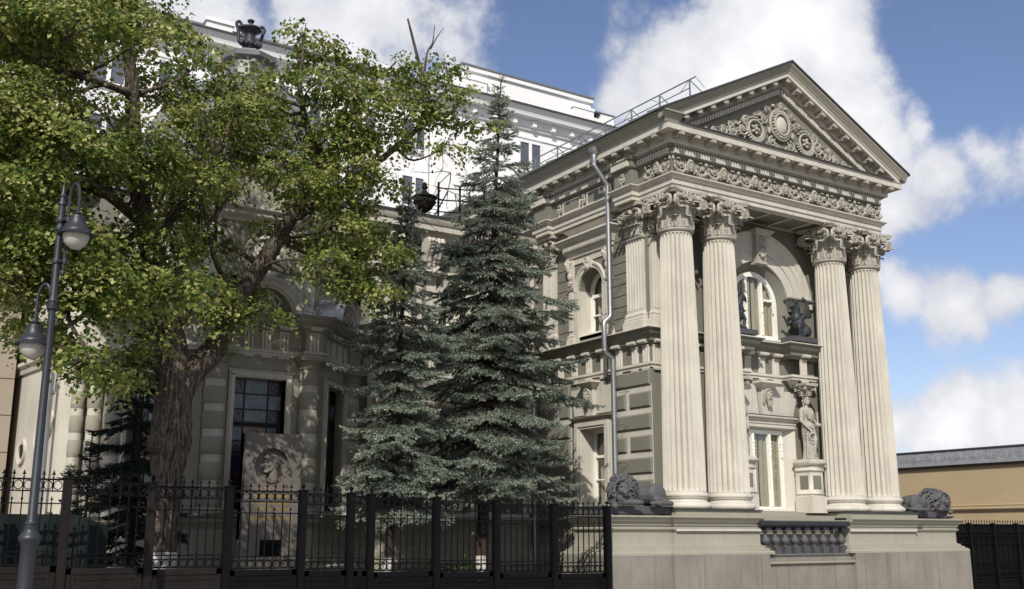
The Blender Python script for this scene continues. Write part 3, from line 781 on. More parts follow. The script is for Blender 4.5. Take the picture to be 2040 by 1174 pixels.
# --- pilasters on the side wall
def pilaster(M, w_=.54):
    e = emp('pilaster', M)
    q = MB(); n = 6; s = w_ / n; v = []
    loop = [(-w_ / 2, .02), (-w_ / 2, -.085)]
    for i in range(n):
        x = -w_ / 2 + i * s
        loop.append((x + s * .16, -.085))
        for t in (.2, .5, .8): loop.append((x + s * (.16 + .68 * t), -.085 + .028 * math.sin(math.pi * t) + .0))
        loop.append((x + s * .84, -.085))
    loop += [(w_ / 2, -.085), (w_ / 2, .02)]
    k = len(loop); vv = [(a, b_, 6.36) for a, b_ in loop] + [(a, b_, 7.86) for a, b_ in loop]
    q.add(vv, [(i, (i + 1) % k, k + (i + 1) % k, k + i) for i in range(k)])
    q.box(-w_ / 2, w_ / 2, -.084, .02, 6.28, 6.36); q.box(-w_ / 2, w_ / 2, -.084, .02, 7.86, 7.93)
    part(q, 'shaft', CREAM, e, 20)
    q = MB(); pp = [(-w_ / 2, 0), (-w_ / 2, -.086), (w_ / 2, -.086), (w_ / 2, 0)]
    q.sweep(pp, [(-.05, 5.90), (.07, 5.90), (.07, 6.08), (.045, 6.10), (.05, 6.14), (.03, 6.17), (.04, 6.22), (.02, 6.26), (0, 6.29), (-.05, 6.29)])
    part(q, 'pilaster_base', CREAM2, e)
    q = MB(); q.sweep(pp, [(-.05, 7.90), (.03, 7.90), (.04, 7.93), (.015, 7.96), (0, 7.97), (-.05, 7.97)])
    q.box(-w_ / 2 + .01, w_ / 2 - .01, -.08, 0, 7.95, 8.62)
    vf, ff_ = acanthus(.16, .22, lambda z: .0, .5, 6, 9)
    for i in range(4): q.add(vf, ff_, Tr(-.21 + .14 * i, -.07, 7.97))
    vf, ff_ = acanthus(.17, .40, lambda z: .02 * z, .6, 6, 9)
    for i in range(3): q.add(vf, ff_, Tr(-.16 + .16 * i, -.08, 7.97))
    for s_ in (-1, 1):
        volute_disc(q, Tr(.27 * s_, -.16, 8.42) @ Ro(-20 * s_, 'Z'), .115, .06)
        q.tube([(0, -.13, 8.56), (.14 * s_, -.14, 8.58), (.27 * s_, -.16, 8.52)], .035, 6)
        volute_disc(q, Tr(.30 * s_, -.06, 8.42) @ Ro(-90 * s_, 'Z'), .1, .05)
    q.ell((0, -.14, 8.52), (.06, .07, .07), None, 8, 6)
    q.box(-.34, .34, -.21, .0, 8.62, 8.70)
    part(q, 'capital', ORN, e, 40)
pilaster(MS @ Tr(su(17.28), 0, 0)); pilaster(MS @ Tr(su(20.5), 0, 0), .48)
pilaster(MF @ Tr(-3.0, 0, 0) @ Tr(0, 0, 0), .44); pilaster(MF @ Tr(3.0, 0, 0), .44)

# --- entablature
EP = [(14.30, 24.5), (14.30, 20.80), (14.15, 20.80), (14.15, 20.20), (14.30, 20.20), (14.30, 17.62), (14.15, 17.62), (14.15, 17.02), (14.35, 17.02), (14.35, 15.93), (21.0, 15.93), (21.0, 17.02), (21.2, 17.02), (21.2, 24.5)]
q = MB(); q.sweep(EP, [(-.16, 8.72), (0, 8.72), (0, 8.80), (.012, 8.80), (.012, 8.815), (.03, 8.82), (.03, 8.93), (.05, 8.94), (.07, 8.955), (.10, 8.99), (.11, 9.0), (.13, 9.005), (.13, 9.03), (-.16, 9.04)]); part(q, 'architrave', CREAM2)
q = MB(); q.sweep([(14.2, 15.95 - .02), (21.2, 15.93)], [(-.01, 9.015), (.18, 9.015), (.18, 9.028), (-.01, 9.032)]); 
q = MB(); q.sweep(EP, [(-.16, 9.04), (0, 9.04), (0, 9.43), (.03, 9.44), (.05, 9.47), (.05, 9.61), (.09, 9.62), (.11, 9.68), (-.16, 9.68)]); part(q, 'frieze', OLIVE)
# bead strip on the architrave
q = MB()
def along(path, step, z, out, fn, i0=0):
    for i in range(len(path) - 1):
        a, b_ = Vector(path[i]), Vector(path[i + 1]); d = b_ - a; L_ = d.length
        if L_ < .3: continue
        d.normalize(); nrm = Vector((d.y, -d.x)); n = max(1, int(L_ / step)); s = L_ / n
        ang = math.degrees(math.atan2(d.y, d.x))
        for k in range(n):
            p = a + d * (s * (k + .5)) + nrm * out
            fn(Tr(p.x, p.y, z) @ Ro(ang, 'Z'), i)
vis = EP[:11]
def addbead(M, i): q.box(-.016, .016, -.02, .01, -.010, .010, M)
along(vis, .052, 8.945, .05, addbead)
part(q, 'bead_moulding', CREAM2, kind='stuff')
q = MB()
def adddent(M, i): q.box(-.026, .026, -.055, .01, 0, .125, M)
along(vis, .078, 9.475, .05, adddent)
part(q, 'dentil_course', CREAM2, kind='stuff')
q = MB()
def addegg(M, i): q.ell((0, 0, 0), (.026, .03, .032), M, 6, 4)
along(vis, .07, 9.65, .10, addegg)
part(q, 'egg_moulding', ORN, kind='stuff')
# corona of the horizontal cornice
CPth = [(14.27, 24.5), (14.27, 15.88), (21.10, 15.88), (21.10, 24.5)]
cprof = [(-.2, 9.67), (.09, 9.67), (.10, 9.71), (.10, 9.83), (.12, 9.845), (.12, 9.865), (.31, 9.87), (.31, 9.855), (.335, 9.855), (.335, 9.98), (.35, 9.985), (.36, 10.0), (-.2, 10.02)]
q = MB(); q.sweep(CPth, cprof); part(q, 'corona', CREAM2)
q = MB(); q.sweep([CPth[1], CPth[2]], [(0, 10.002), (.375, 10.002), (.385, 10.02), (.385, 10.04), (0, 10.07)]); part(q, 'cornice_flashing', DFLASH)
# gutter along the side eaves
for nm, pth in (('eaves_gutter', [(14.27, 24.5), (14.27, 15.96), (14.33, 15.96)]),):
    q = MB(); q.sweep(pth, [(.0, 10.003), (.365, 10.003), (.37, 10.05), (.40, 10.09), (.44, 10.13), (.46, 10.18), (.50, 10.19), (.50, 10.225), (.0, 10.24)]); part(q, nm, OLIVEP)
def modillion():
    m = MB()
    side = curve([(0, -.005, .0), (0, -.06, -.07), (0, -.13, -.055), (0, -.20, -.045), (0, -.245, -.06)], 12)
    v = []; f = []; k = 0
    top = .03
    n = len(side)
    for s in (-.055, .055):
        for p in side: v.append((s, p.y, p.z))
        for p in side: v.append((s, p.y, top))
    for i in range(n - 1):
        f += [(i, i + 1, n + i + 1, n + i), (2 * n + i, 2 * n + i + 1, 3 * n + i + 1, 3 * n + i), (i, i + 1, 2 * n + i + 1, 2 * n + i)]
    f += [(n - 1, 2 * n - 1, 4 * n - 1, 3 * n - 1)]
    m.add(v, f)
    m.lathe([(.045, -.062), (.045, .062)], 10, Tr(0, -.035, -.045) @ Ro(90, 'Y')); m.lathe([(.026, -.066), (.026, .066)], 10, Tr(0, -.222, -.03) @ Ro(90, 'Y'))
    for t in (-.03, 0, .03): m.ell((t, -.10, -.065), (.012, .07, .03), None, 6, 4)
    m.ell((0, -.18, -.055), (.045, .05, .02), None, 6, 4)
    m.box(-.07, .07, -.25, .0, .012, .034)
    return m
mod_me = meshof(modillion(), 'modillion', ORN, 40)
rosq = MB()
for k in range(6): rosq.ell((.035 * math.cos(k * 1.047), .035 * math.sin(k * 1.047), 0), (.022, .022, .015), None, 6, 4)
rosq.ell((0, 0, -.01), .02, None, 6, 4); ros_me = meshof(rosq, 'rosette', ORN, 40)
for k in range(16):
    x = -3.36 + .448 * k; put('modillion', mod_me, mansion, MI @ Tr(XC - .02 + x, 15.77, 9.83))
    if k < 15: put('rosette', ros_me, mansion, MI @ Tr(XC + x + .2, 15.67, 9.857))
MSC = frame(14.27, 15.88, -90)
for k in range(19):
    put('modillion', mod_me, mansion, MI @ MSC @ Tr(-.12 - .448 * k, -.11, 9.83))
    put('rosette', ros_me, mansion, MI @ MSC @ Tr(-.344 - .448 * k, -.21, 9.857))
# carved frieze: masks, swags and rosettes
def frieze_unit():
    m = MB(); s = .93
    little_face(m, Tr(0, -.05, .205), .24)
    for k in range(10): m.ell((-.45 + .1 * k, -.02, .015 + .01 * (k % 2)), (.035, .025, .018), None, 6, 4)
    for q_ in (-1, 1):
        m.tube([(.12 * q_, -.04, .26), (.16 * q_, -.05, .10), (.25 * q_, -.055, .05), (.38 * q_, -.05, .07), (.46 * q_, -.04, .20)], [.02, .03, .04, .035, .02], 7)
        for t in range(7): m.ell((.14 * q_ + .05 * t * q_, -.075, .07 + .006 * (t - 3) ** 2), (.03, .03, .03), None, 6, 4)
        scroll(m, .235 * q_, .235, .085, R(90 - 60 * q_), -q_, None, .017, True, -.03)
        scroll(m, .40 * q_, .25, .055, R(90 + 50 * q_), q_, None, .014, True, -.03)
        m.ell((.46 * q_, -.03, .35), (.03, .03, .05), None, 6, 4); m.ell((.31 * q_, -.03, .36), (.07, .02, .02), None, 6, 4)
        m.tube([(.13 * q_, -.03, .05), (.10 * q_, -.03, -.0), (.15 * q_, -.03, .02)], .012, 5)
    return m
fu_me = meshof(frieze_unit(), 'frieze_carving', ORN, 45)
for k in range(7): put('frieze_carving', fu_me, mansion, MI @ Tr(XC - 2.87 + .955 * k, 15.93, 9.035))
MSE = frame(14.35, 15.93, -90)
put('frieze_carving', fu_me, mansion, MI @ MSE @ Tr(-.42, 0, 9.035) @ Sc(.86, 1, 1))
def frieze_drop():
    m = MB(); scroll(m, -.02, .12, .07, 0, 1, None, .014, True, -.025); scroll(m, .02, .27, .06, 3, -1, None, .013, True, -.025)
    m.ell((0, -.03, .19), (.05, .03, .04), None, 6, 4); m.ell((0, -.02, .035), (.04, .03, .04), None, 6, 4)
    for q_ in (-1, 1): m.ell((.07 * q_, -.02, .19), (.03, .02, .07), None, 6, 4)
    return m
fd_me = meshof(frieze_drop(), 'frieze_drop', ORN, 45)
MSW = frame(14.30, 15.86, -90)
for y in (18.0, 18.95, 19.9): put('frieze_drop', fd_me, mansion, MI @ MSW @ Tr(-(y - 15.86), 0, 9.045))
put('frieze_drop', fd_me, mansion, MI @ frame(14.15, 15.86, -90) @ Tr(-(17.32 - 15.86), 0, 9.045))
pf = MB()
for a in (18.14, 19.09):
    u0, u1 = -(a + .68 - 15.86), -(a - 15.86)
    for x0, x1, z0, z1 in ((u0, u1, 9.09, 9.115), (u0, u1, 9.365, 9.39), (u0, u0 + .025, 9.115, 9.365), (u1 - .025, u1, 9.115, 9.365)): pf.box(x0, x1, -.02, .005, z0, z1, MSW)
part(pf, 'frieze_panel_frame', CREAM2)

# soffit of the porch with coffers
q = MB(); q.box(14.36, 21.04, 15.95, 16.92, 8.73, 8.80)
part(q, 'porch_ceiling', OLIVE)
q = MB()
for k in range(10): x = 14.6 + k * .69; q.box(x, x + .06, 16.05, 16.88, 8.695, 8.728)
q.box(14.4, 21.0, 16.02, 16.08, 8.69, 8.7275); q.box(14.4, 21.0, 16.84, 16.895, 8.69, 8.7275)
part(q, 'coffer_rib', CREAM2)

# --- pediment
SL = 2.04 / 4.0
def rake(mb, prof, y, hw, ztop, M=None, flip=False):
    """prof: loop of (out, drop) below the sloping top line ztop - SL*|x|"""
    k = len(prof); v = []
    for x in (-hw, 0, hw):
        for o, d in prof: v.append((XC + x, y - o, ztop - SL * abs(x) + d))
    f = [(i * k + a, (i + 1) * k + a, (i + 1) * k + (a + 1) % k, i * k + (a + 1) % k) for i in range(2) for a in range(k)]
    f += [tuple(range(k)), tuple(reversed(range(2 * k, 3 * k)))]
    mb.add(v, f)
ZT = 12.27; YT = 15.96
def rk(name, m, prof, hw, **kw):
    q = MB(); rake(q, prof, YT, hw, ZT); return part(q, name, m, **kw)
rk('rake_flashing', DFLASH, [(.25, -.05), (.50, -.05), (.53, -.04), (.53, 0), (.25, 0.02)], 3.96)
rk('rake_cyma', OLIVEP, [(.30, -.05), (.50, -.05), (.49, -.09), (.45, -.13), (.43, -.18), (.40, -.22), (.30, -.22)], 3.92)
rk('rake_corona', CREAM2, [(-.3, -.22), (.39, -.22), (.385, -.25), (.36, -.26), (.36, -.355), (.33, -.36), (.33, -.345), (.12, -.345), (.11, -.37), (.11, -.50), (-.3, -.50)], 3.74)
rk('rake_bed_moulding', OLIVEP, [(-.3, -.50), (.10, -.50), (.08, -.54), (.055, -.56), (.055, -.685), (.02, -.70), (-.3, -.70)], 3.5)
shear = Matrix(((1, 0, 0, 0), (0, 1, 0, 0), (-SL, 0, 1, 0), (0, 0, 0, 1)))
shearL = Matrix(((1, 0, 0, 0), (0, 1, 0, 0), (SL, 0, 1, 0), (0, 0, 0, 1)))
for k in range(9):
    for s, S in ((1, shear), (-1, shearL)):
        if k == 0 and s < 0: continue
        x = (.05 if k == 0 else 0) + .395 * k
        o = put('modillion', mod_me, mansion, MI @ Tr(XC + s * x, YT - .10, ZT - SL * x - .385) @ Sc(1, .95, 1) @ (S if k else Matrix.Identity(4)))
        if k < 8:
            x2 = x + .2; put('rosette', ros_me, mansion, MI @ Tr(XC + s * x2, YT - .22, ZT - SL * x2 - .358) @ S)
q = MB()
for k in range(41):
    for s, S in ((1, shear), (-1, shearL)):
        x = .06 + .078 * k; q.box(-.026, .026, -.05, .01, -.112, 0, Tr(XC + s * x, YT - .055, ZT - SL * x - .565) @ S)
part(q, 'rake_dentils', CREAM2, kind='stuff')
q = MB(); q.prism([(XC - 3.4, 9.95), (XC + 3.4, 9.95), (XC + 3.4, 10.06), (XC, ZT - .45), (XC - 3.4, 10.06)], YT, YT + .2); part(q, 'tympanum', OLIVE)
# tympanum carving
t = MB(); MT = Tr(XC, YT, 0); cz = 10.82
t.tube([(.33 * math.cos(a), -.05, cz + .37 * math.sin(a)) for a in [i * math.pi / 16 for i in range(33)]], .035, 8, MT)
t.tube([(.23 * math.cos(a), -.10, cz + .26 * math.sin(a)) for a in [i * math.pi / 16 for i in range(33)]], .03, 8, MT)
for k in range(26):
    a = k * 2 * math.pi / 26; t.ell((.28 * math.cos(a), -.09, cz + .315 * math.sin(a)), (.024 + .012 * (k % 2), .035, .038), MT, 6, 5, rot=Matrix.Rotation(-a + 1.57, 4, 'Y'))
little_face(t, MT @ Tr(0, -.08, cz + .44) , .15)
for q_ in (-1, 1):
    scroll(t, .30 * q_, cz - .46, .12, R(90), -q_, MT, .024, True, -.05); scroll(t, .50 * q_, cz - .62, .09, R(90), q_, MT, .018, True, -.05); scroll(t, .52 * q_, cz + .05, .10, R(0), q_, MT, .018, True, -.04); scroll(t, .42 * q_, cz + .30, .08, R(0), -q_, MT, .016, True, -.04)
    scroll(t, .16 * q_, cz - .60, .08, R(90), q_, MT, .022, True, -.06)
    t.ell((.38 * q_, -.05, cz - .2), (.05, .04, .09), MT, 6, 5)
    t.ell((.20 * q_, -.05, cz + .44), (.07, .04, .04), MT, 6, 5); t.ell((.64 * q_, -.04, cz + .12), (.07, .03, .04), MT, 6, 5)
    for k in range(9): t.ell(((.62 + .16 * k) * q_, -.03, 10.98 - .085 * k + .02 * (k % 2)), (.045, .03, .025), MT, 6, 4, rot=Ro(28 * q_, 'Y')); t.ell(((.55 + .2 * k) * q_, -.04, 10.15 + .02 * (k % 2)), (.05, .035, .03), MT, 6, 4)
    # big wreath
    wx, wz = .82 * q_, 10.55
    t.tube([(wx + .22 * math.cos(a), -.06, wz + .22 * math.sin(a)) for a in [i * math.pi / 12 for i in range(25)]], .028, 7, MT)
    for k in range(5): a = k * 1.2566; t.ell((wx + .085 * math.cos(a), -.05, wz + .085 * math.sin(a)), (.05, .05, .04), MT, 6, 5, rot=Matrix.Rotation(-a, 4, 'Y'))
    t.ell((wx, -.08, wz), .045, MT, 7, 5)
    for k in range(14):
        a = R(200 + 160 * k / 13) if k < 14 else 0
        t.ell((wx + .29 * math.cos(a), -.05, wz + .27 * math.sin(a)), (.07, .045, .035), MT, 6, 4, rot=Matrix.Rotation(-a + .5, 4, 'Y'))
    for k in range(6): a = R(40 + 100 * k / 5); t.ell((wx + .29 * math.cos(a), -.04, wz + .29 * math.sin(a)), (.05, .04, .03), MT, 6, 4)
    for (x, z_, r) in ((1.22, 10.47, .165), (1.52, 10.36, .13), (1.82, 10.32, .11), (2.10, 10.24, .09), (2.34, 10.20, .07), (2.56, 10.15, .05), (1.12, 10.70, .10), (1.62, 10.50, .07)):
        scroll(t, x * q_, z_, r, R(100 if q_ > 0 else 80), -q_ if int(x * 10) % 2 else q_, MT, .018 + r * .08, True, -.05)
        for k in range(5):
            a = k * 1.3 + x * 5; t.ell((x * q_ + r * 1.25 * math.cos(a), -.035, z_ + r * .95 * math.sin(a)), (r * .35, .03, r * .16), MT, 6, 4, rot=Matrix.Rotation(-a, 4, 'Y'))
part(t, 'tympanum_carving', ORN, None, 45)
t = MB(); t.ell((XC, YT - .03, cz), (.215, .10, .24), None, 24, 16); part(t, 'oval_medallion', CREAM, None, 60)

# --- roof
q = MB()
zr = lambda x: ZT + .01 - SL * abs(x - XC)
for s in (-1, 1):
    q.add([(XC, 15.6, zr(XC)), (XC + s * 3.98, 15.6, zr(XC + 3.98)), (XC + s * 3.98, 26.5, zr(XC + 3.98)), (XC, 26.5, zr(XC)),
           (XC, 15.6, zr(XC) - .03), (XC + s * 3.98, 15.6, zr(XC + 3.98) - .03), (XC + s * 3.98, 26.5, zr(XC + 3.98) - .03), (XC, 26.5, zr(XC) - .03)],
          [(0, 1, 2, 3), (7, 6, 5, 4), (0, 4, 5, 1), (1, 5, 6, 2), (2, 6, 7, 3)])
roof = part(q, 'roof', ROOF, None, None)
seam = MB(); seam.add([(0, 0, .0), (-3.95, 0, -3.95 * SL), (-3.95, .02, -3.95 * SL), (0, .02, 0), (0, 0, .035), (-3.95, 0, .035 - 3.95 * SL), (-3.95, .02, .035 - 3.95 * SL), (0, .02, .035)], [(4, 5, 6, 7), (0, 1, 5, 4), (3, 2, 6, 7), (1, 2, 6, 5)])
se = meshof(seam, 'standing_seam', ROOF, None)
for k in range(17): put('standing_seam', se, roof, Tr(XC, 15.95 + k * .62, ZT + .012))
# roof railing
rl = MB(); xr = 14.78; zb = ZT - SL * (XC - xr); zt = zb + .40
ys = [15.75 + .98 * k for k in range(7)]
rl.tube([(xr, 15.55, zt), (xr, 21.8, zt)], .016, 6); rl.tube([(xr, 15.75, zt - .19), (xr, 21.8, zt - .19)], .012, 6)
for k, y in enumerate(ys):
    rl.box(xr - .014, xr + .014, y - .014, y + .014, zb, zt)
    rl.tube([(xr, y, zt), (xr + .35, y, zb + .2)], .012, 5)
    if k < 6: rl.tube([(xr, y, zt - .19 if k % 2 else zt), (xr, y + .30, zt if k % 2 else zt - .19)], .008, 5)
rl.tube([(xr, 15.55, zt), (xr + .14, 15.45, zb + .15)], .014, 5)
part(rl, 'roof_railing', ZINC)
# --- downpipes
dp = MB()
pts = [(13.84, 17.93, 9.93), (13.84, 17.93, 9.72), (14.14, 17.88, 9.32), (14.17, 17.88, 9.2), (14.17, 17.88, 6.32), (14.15, 17.88, 6.25), (14.0, 17.88, 6.14), (13.99, 17.88, 6.06), (13.99, 17.88, 5.55), (14.02, 17.88, 5.46), (14.20, 17.88, 5.36), (14.22, 17.88, 5.28), (14.22, 17.88, 2.1)]
dp.tube(pts, .058, 12)
for z_ in (9.7, 9.22, 8.0, 6.9, 6.3, 5.5, 5.3, 4.2, 3.2): dp.lathe([(.063, 0), (.063, .035)], 12, Tr(14.17 if z_ > 6.4 and z_ < 9.5 else (13.99 if 5.45 < z_ < 6.35 else (14.22 if z_ < 5.45 else 13.84)), 17.88 if z_ < 9.5 else 17.93, z_))
dp.lathe([(.06, 0), (.06, .05), (.11, .12), (.12, .20), (.125, .21)], 14, Tr(13.84, 17.93, 9.90))
part(dp, 'downpipe', ZINC)
dp = MB(); dp.tube([(14.22, 20.93, 5.0), (14.22, 20.93, 0.9), (14.1, 20.8, .75)], .055, 10); part(dp, 'downpipe', ZINC)
dp = MB()
for z_ in (8.6, 7.9, 7.1, 6.45, 4.7, 3.9, 3.1): dp.tube([(14.20, 17.84, z_), (14.33, 17.70, z_ + .02), (14.46, 17.66, z_ - .06), (14.3, 17.8, z_ - .09)], .006, 4)
part(dp, 'pipe_bracket', DFLASH)
# ------------------------------------------------------------------ windows of the mansion
def curtain_mesh(w_, h_, waves=5, amp=.03, swag=True, side=1):
    """hanging cloth: vertical folds; scalloped ruffle down the inner edge"""
    m = MB(); nx = 26; nz = 22; v = []; f = []
    for j in range(nz + 1):
        t = j / nz
        for i in range(nx + 1):
            u = i / nx
            x = u * w_ * (1 - .0 * t); y = amp * math.sin(u * waves * 2 * math.pi + .5 * math.sin(t * 5)) + (.035 * abs(math.sin(t * math.pi * 9)) * (1 if .35 < u < .65 else 0) if swag else 0)
            zz = t * h_
            v.append((x * side, y, zz))
    for j in range(nz):
        for i in range(nx):
            a = j * (nx + 1) + i; f.append((a, a + 1, a + nx + 2, a + nx + 1))
    m.add(v, f); return m
def bars(mb, rects, y0, y1, M=None, ch=0):
    for (a, b_, c, d) in rects: mb.box(a, b_, y0, y1, c, d, M, ch)
def room(M, a, b_, c, d, y, parent, dep=.6):
    q = MB(); q.box(a - .2, b_ + .2, y, y + dep, c - .1, d + .2, None)
    q.f = [f for i, f in enumerate(q.f) if i != 2]
    return part(q, 'dark_interior', ROOM, parent, None)
# upper arched window of the porch
W = emp('arched_window', MF)
q = MB(); q.ringarc(0, 6.84, [(.63, .13), (.63, .20), (.745, .20), (.745, .13)], 0, 180, 28)
bars(q, [(-.745, -.63, 6.0, 6.84), (.63, .745, 6.0, 6.84), (-.63, .63, 6.02, 6.11)], .13, .20)
for x in (-.25, .25): q.box(x - .035, x + .035, .11, .20, 6.11, 7.44)
bars(q, [(-.63, -.285, 6.93, 6.98), (.285, .63, 6.93, 6.98)], .14, .19)
q.box(-.82, .82, .05, .19, 5.985, 6.03)
for x in (-.25, .25, .60, -.60):
    for k, (z_, r) in enumerate(((6.95, .035), (6.88, .028), (6.81, .034), (6.74, .024), (6.68, .016))): q.ell((x, .105, z_), (r, .03, .04), None, 7, 5)
    if abs(x) < .5: q.ell((x, .105, 6.38), (.02, .02, .03), None, 6, 4)
part(q, 'window_frame', WHITEP, W)
q = MB(); q.add([(x, .17, z_) for x, z_ in archloop(0, .64, 6.1, 6.84, 16)], [tuple(range(19))]); part(q, 'pane', GLASS, W, None)
cm = meshof(curtain_mesh(.66, 1.5, 5, .018), 'curtain', CURT, 60)
for x0 in (-.67, .02): put('curtain', cm, W, Tr(x0, .235, 6.05))
room(MF, -.8, .8, 5.9, 7.7, .205, W, 1.2)
# archivolt, keystone, imposts
q = MB(); q.ringarc(0, 6.82, [(.97, .0), (.97, -.05), (1.20, -.05), (1.205, -.075), (1.40, -.075), (1.41, -.10), (1.53, -.105), (1.56, -.14), (1.66, -.15), (1.68, -.12), (1.68, .01)], 0, 180, 44)
part(q, 'archivolt', CREAM, None, 30, MF)
for s in (-1, 1):
    q = MB(); pth = [(.985, .0), (.985, -.06), (1.64, -.06), (1.64, .0)]
    if s < 0: pth = [(-x, y) for x, y in reversed(pth)]
    q.sweep(pth, [(-.06, 6.72), (.02, 6.72), (.02, 6.77), (.035, 6.80), (.06, 6.90), (.09, 6.95), (.11, 6.99), (.13, 6.995), (.13, 7.03), (-.06, 7.03)], M=MF)
    part(q, 'impost', OLIVE)
q = MB()
v = [(-.13, 0, 7.74), (.13, 0, 7.74), (.13, -.19, 7.74), (-.13, -.19, 7.74), (-.18, 0, 8.40), (.18, 0, 8.40), (.18, -.24, 8.40), (-.18, -.24, 8.40)]
q.add(v, [(0, 1, 2, 3), (4, 7, 6, 5), (0, 4, 5, 1), (1, 5, 6, 2), (2, 6, 7, 3), (3, 7, 4, 0)], MF)
q.sweep([(-.2, .0), (-.2, -.26), (.2, -.26), (.2, .0)], [(-.1, 8.36), (.02, 8.36), (.03, 8.40), (.09, 8.45), (.10, 8.49), (-.1, 8.50)], M=MF)
q.sweep([(-.14, .0), (-.14, -.20), (.14, -.20), (.14, .0)], [(-.1, 7.70), (.03, 7.70), (.03, 7.74), (0, 7.76), (-.1, 7.76)], M=MF)
K = MF @ Tr(0, -.22, 0)
little_face(q, K @ Tr(0, .0, 8.20), .24)
for s in (-1, 1): scroll(q, .05 * s, 7.95, .055, R(90), -s, K, .018, False, -.01)
q.ell((0, -.01, 7.88), (.07, .05, .05), K, 7, 5); q.ell((0, -.01, 8.03), (.08, .05, .05), K, 7, 5)
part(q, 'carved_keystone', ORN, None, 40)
# lower window-door of the porch
W = emp('tall_window', MF)
q = MB()
bars(q, [(-.68, -.60, 2.16, 3.93), (.60, .68, 2.16, 3.93), (-.60, .60, 3.84, 3.93), (-.60, .60, 2.16, 2.24)], .12, .19)
for x in (-.26, .26): q.box(x - .035, x + .035, .10, .19, 2.24, 3.84)
q.box(-.72, .72, .06, .2, 2.13, 2.165)
for x in (-.26, .26, .62):
    for k, (z_, r) in enumerate(((3.66, .035), (3.58, .028), (3.50, .036), (3.42, .024), (3.36, .016))): q.ell((x, .095, z_), (r, .03, .045), None, 7, 5)
part(q, 'window_frame', WHITEP, W)
q = MB(); q.box(-.60, .60, .165, .17, 2.24, 3.84); part(q, 'pane', GLASS, W, None)
cm = meshof(curtain_mesh(.66, 1.72, 5, .018), 'curtain', CURT, 60)
for x0 in (-.67, .02): put('curtain', cm, W, Tr(x0, .235, 2.15))
room(MF, -.8, .8, 2.1, 4.0, .195, W, 1.2)
# lintel moulding and flat arch
q = MB(); q.sweep([(-.98, 0), (.98, 0)], [(-.04, 3.98), (.03, 3.98), (.03, 4.05), (.05, 4.06), (.05, 4.10), (.08, 4.12), (.12, 4.18), (.14, 4.19), (.14, 4.23), (-.04, 4.25)], M=MF); part(q, 'door_lintel', CREAM2)
q = MB(); q.sweep([(-.99, 0), (.99, 0)], [(-.04, 4.232), (.15, 4.232), (.15, 4.245), (-.04, 4.27)], M=MF); part(q, 'lintel_flashing', DFLASH)
def voussoirs(M, cx, z0, z1, hw0, hw1, kw, name='voussoir', m=CREAM):
    for s in (-1, 1):
        n = 2
        for k in range(n):
            a0 = kw + (hw0 - kw) * k / n; a1 = kw + (hw0 - kw) * (k + 1) / n
            b0 = kw * 1.35 + (hw1 - kw * 1.35) * k / n; b1 = kw * 1.35 + (hw1 - kw * 1.35) * (k + 1) / n
            g_ = .006; zt_ = z1 - (.0 if k == 0 else .10)
            q = MB(); q.prism([(cx + s * (a0 + g_), z0), (cx + s * (a1 - g_), z0), (cx + s * (b1 - g_), zt_), (cx + s * (b0 + g_), zt_)], -.035, .01)
            o = q.build(name, m, mansion, None); o.matrix_basis = MI @ M
voussoirs(MF, 0, 4.26, 4.92, .92, 1.12, .17)
def doorkey(M, cx=0, s=1.0, zc=4.62):
    q = MB(); M = M @ Tr(cx, 0, 0)
    v = [(-.12, 0, 4.26), (.12, 0, 4.26), (.12, -.10, 4.26), (-.12, -.10, 4.26), (-.17, 0, 4.90), (.17, 0, 4.90), (.17, -.16, 4.90), (-.17, -.16, 4.90)]
    q.add(v, [(0, 1, 2, 3), (4, 7, 6, 5), (0, 4, 5, 1), (1, 5, 6, 2), (2, 6, 7, 3), (3, 7, 4, 0)], M)
    q.sweep([(-.18, .0), (-.18, -.17), (.18, -.17), (.18, .0)], [(-.1, 4.84), (.02, 4.84), (.04, 4.88), (.13, 4.94), (.13, 4.99), (-.1, 5.0)], M=M)
    q.box(-.13, .13, -.12, 0, 4.22, 4.26, M)
    part(q, 'keystone', CREAM2)
    q = MB(); little_face(q, M @ Tr(0, -.15, 4.66), .30, True, True); part(q, 'mask', ORN, None, 45)
doorkey(MF)
# upper side window
uc = su(18.93)
W = emp('arched_window', MS @ Tr(uc, 0, 0))
q = MB(); q.ringarc(0, 7.17, [(.37, .33), (.37, .40), (.47, .40), (.47, .33)], 0, 180, 22)
bars(q, [(-.47, -.37, 6.11, 7.17), (.37, .47, 6.11, 7.17), (-.37, .37, 6.11, 6.19), (-.37, .37, 7.02, 7.09), (-.37, .37, 6.58, 6.61), (-.03, .03, 6.19, 7.54)], .335, .398)
q.box(-.5, .5, -.03, .35, 6.075, 6.11)
part(q, 'window_frame', WHITEP, W)
q = MB(); q.add([(x, .38, z_) for x, z_ in archloop(0, .38, 6.15, 7.17, 12)], [tuple(range(15))]); part(q, 'pane', GLASS, W, None)
cm = meshof(curtain_mesh(.26, 1.3, 3, .03, True), 'curtain', CURT, 60); put('curtain', cm, W, Tr(-.4, .5, 6.15)); put('curtain', cm, W, Tr(.14, .5, 6.15))
room(None, -.5, .5, 6.0, 7.6, .405, W, 1.2)
q = MB(); q.ringarc(uc, 7.17, [(.46, .05), (.46, -.04), (.53, -.045), (.54, -.07), (.58, -.075), (.60, -.05), (.60, .01)], 0, 180, 28, MS)
for s in (-1, 1): q.box(uc + s * .46, uc + s * .60, -.055, .01, 5.95, 7.17, MS)
q.box(uc - .46, uc + .46, 0.0, .44, 6.0, 6.075, MS)
for s in (-1, 1):   # white plaster reveals
    q.box(uc + s * .455, uc + s * .46, 0.0, .40, 6.08, 7.17, MS)
part(q, 'window_surround', CREAM2)
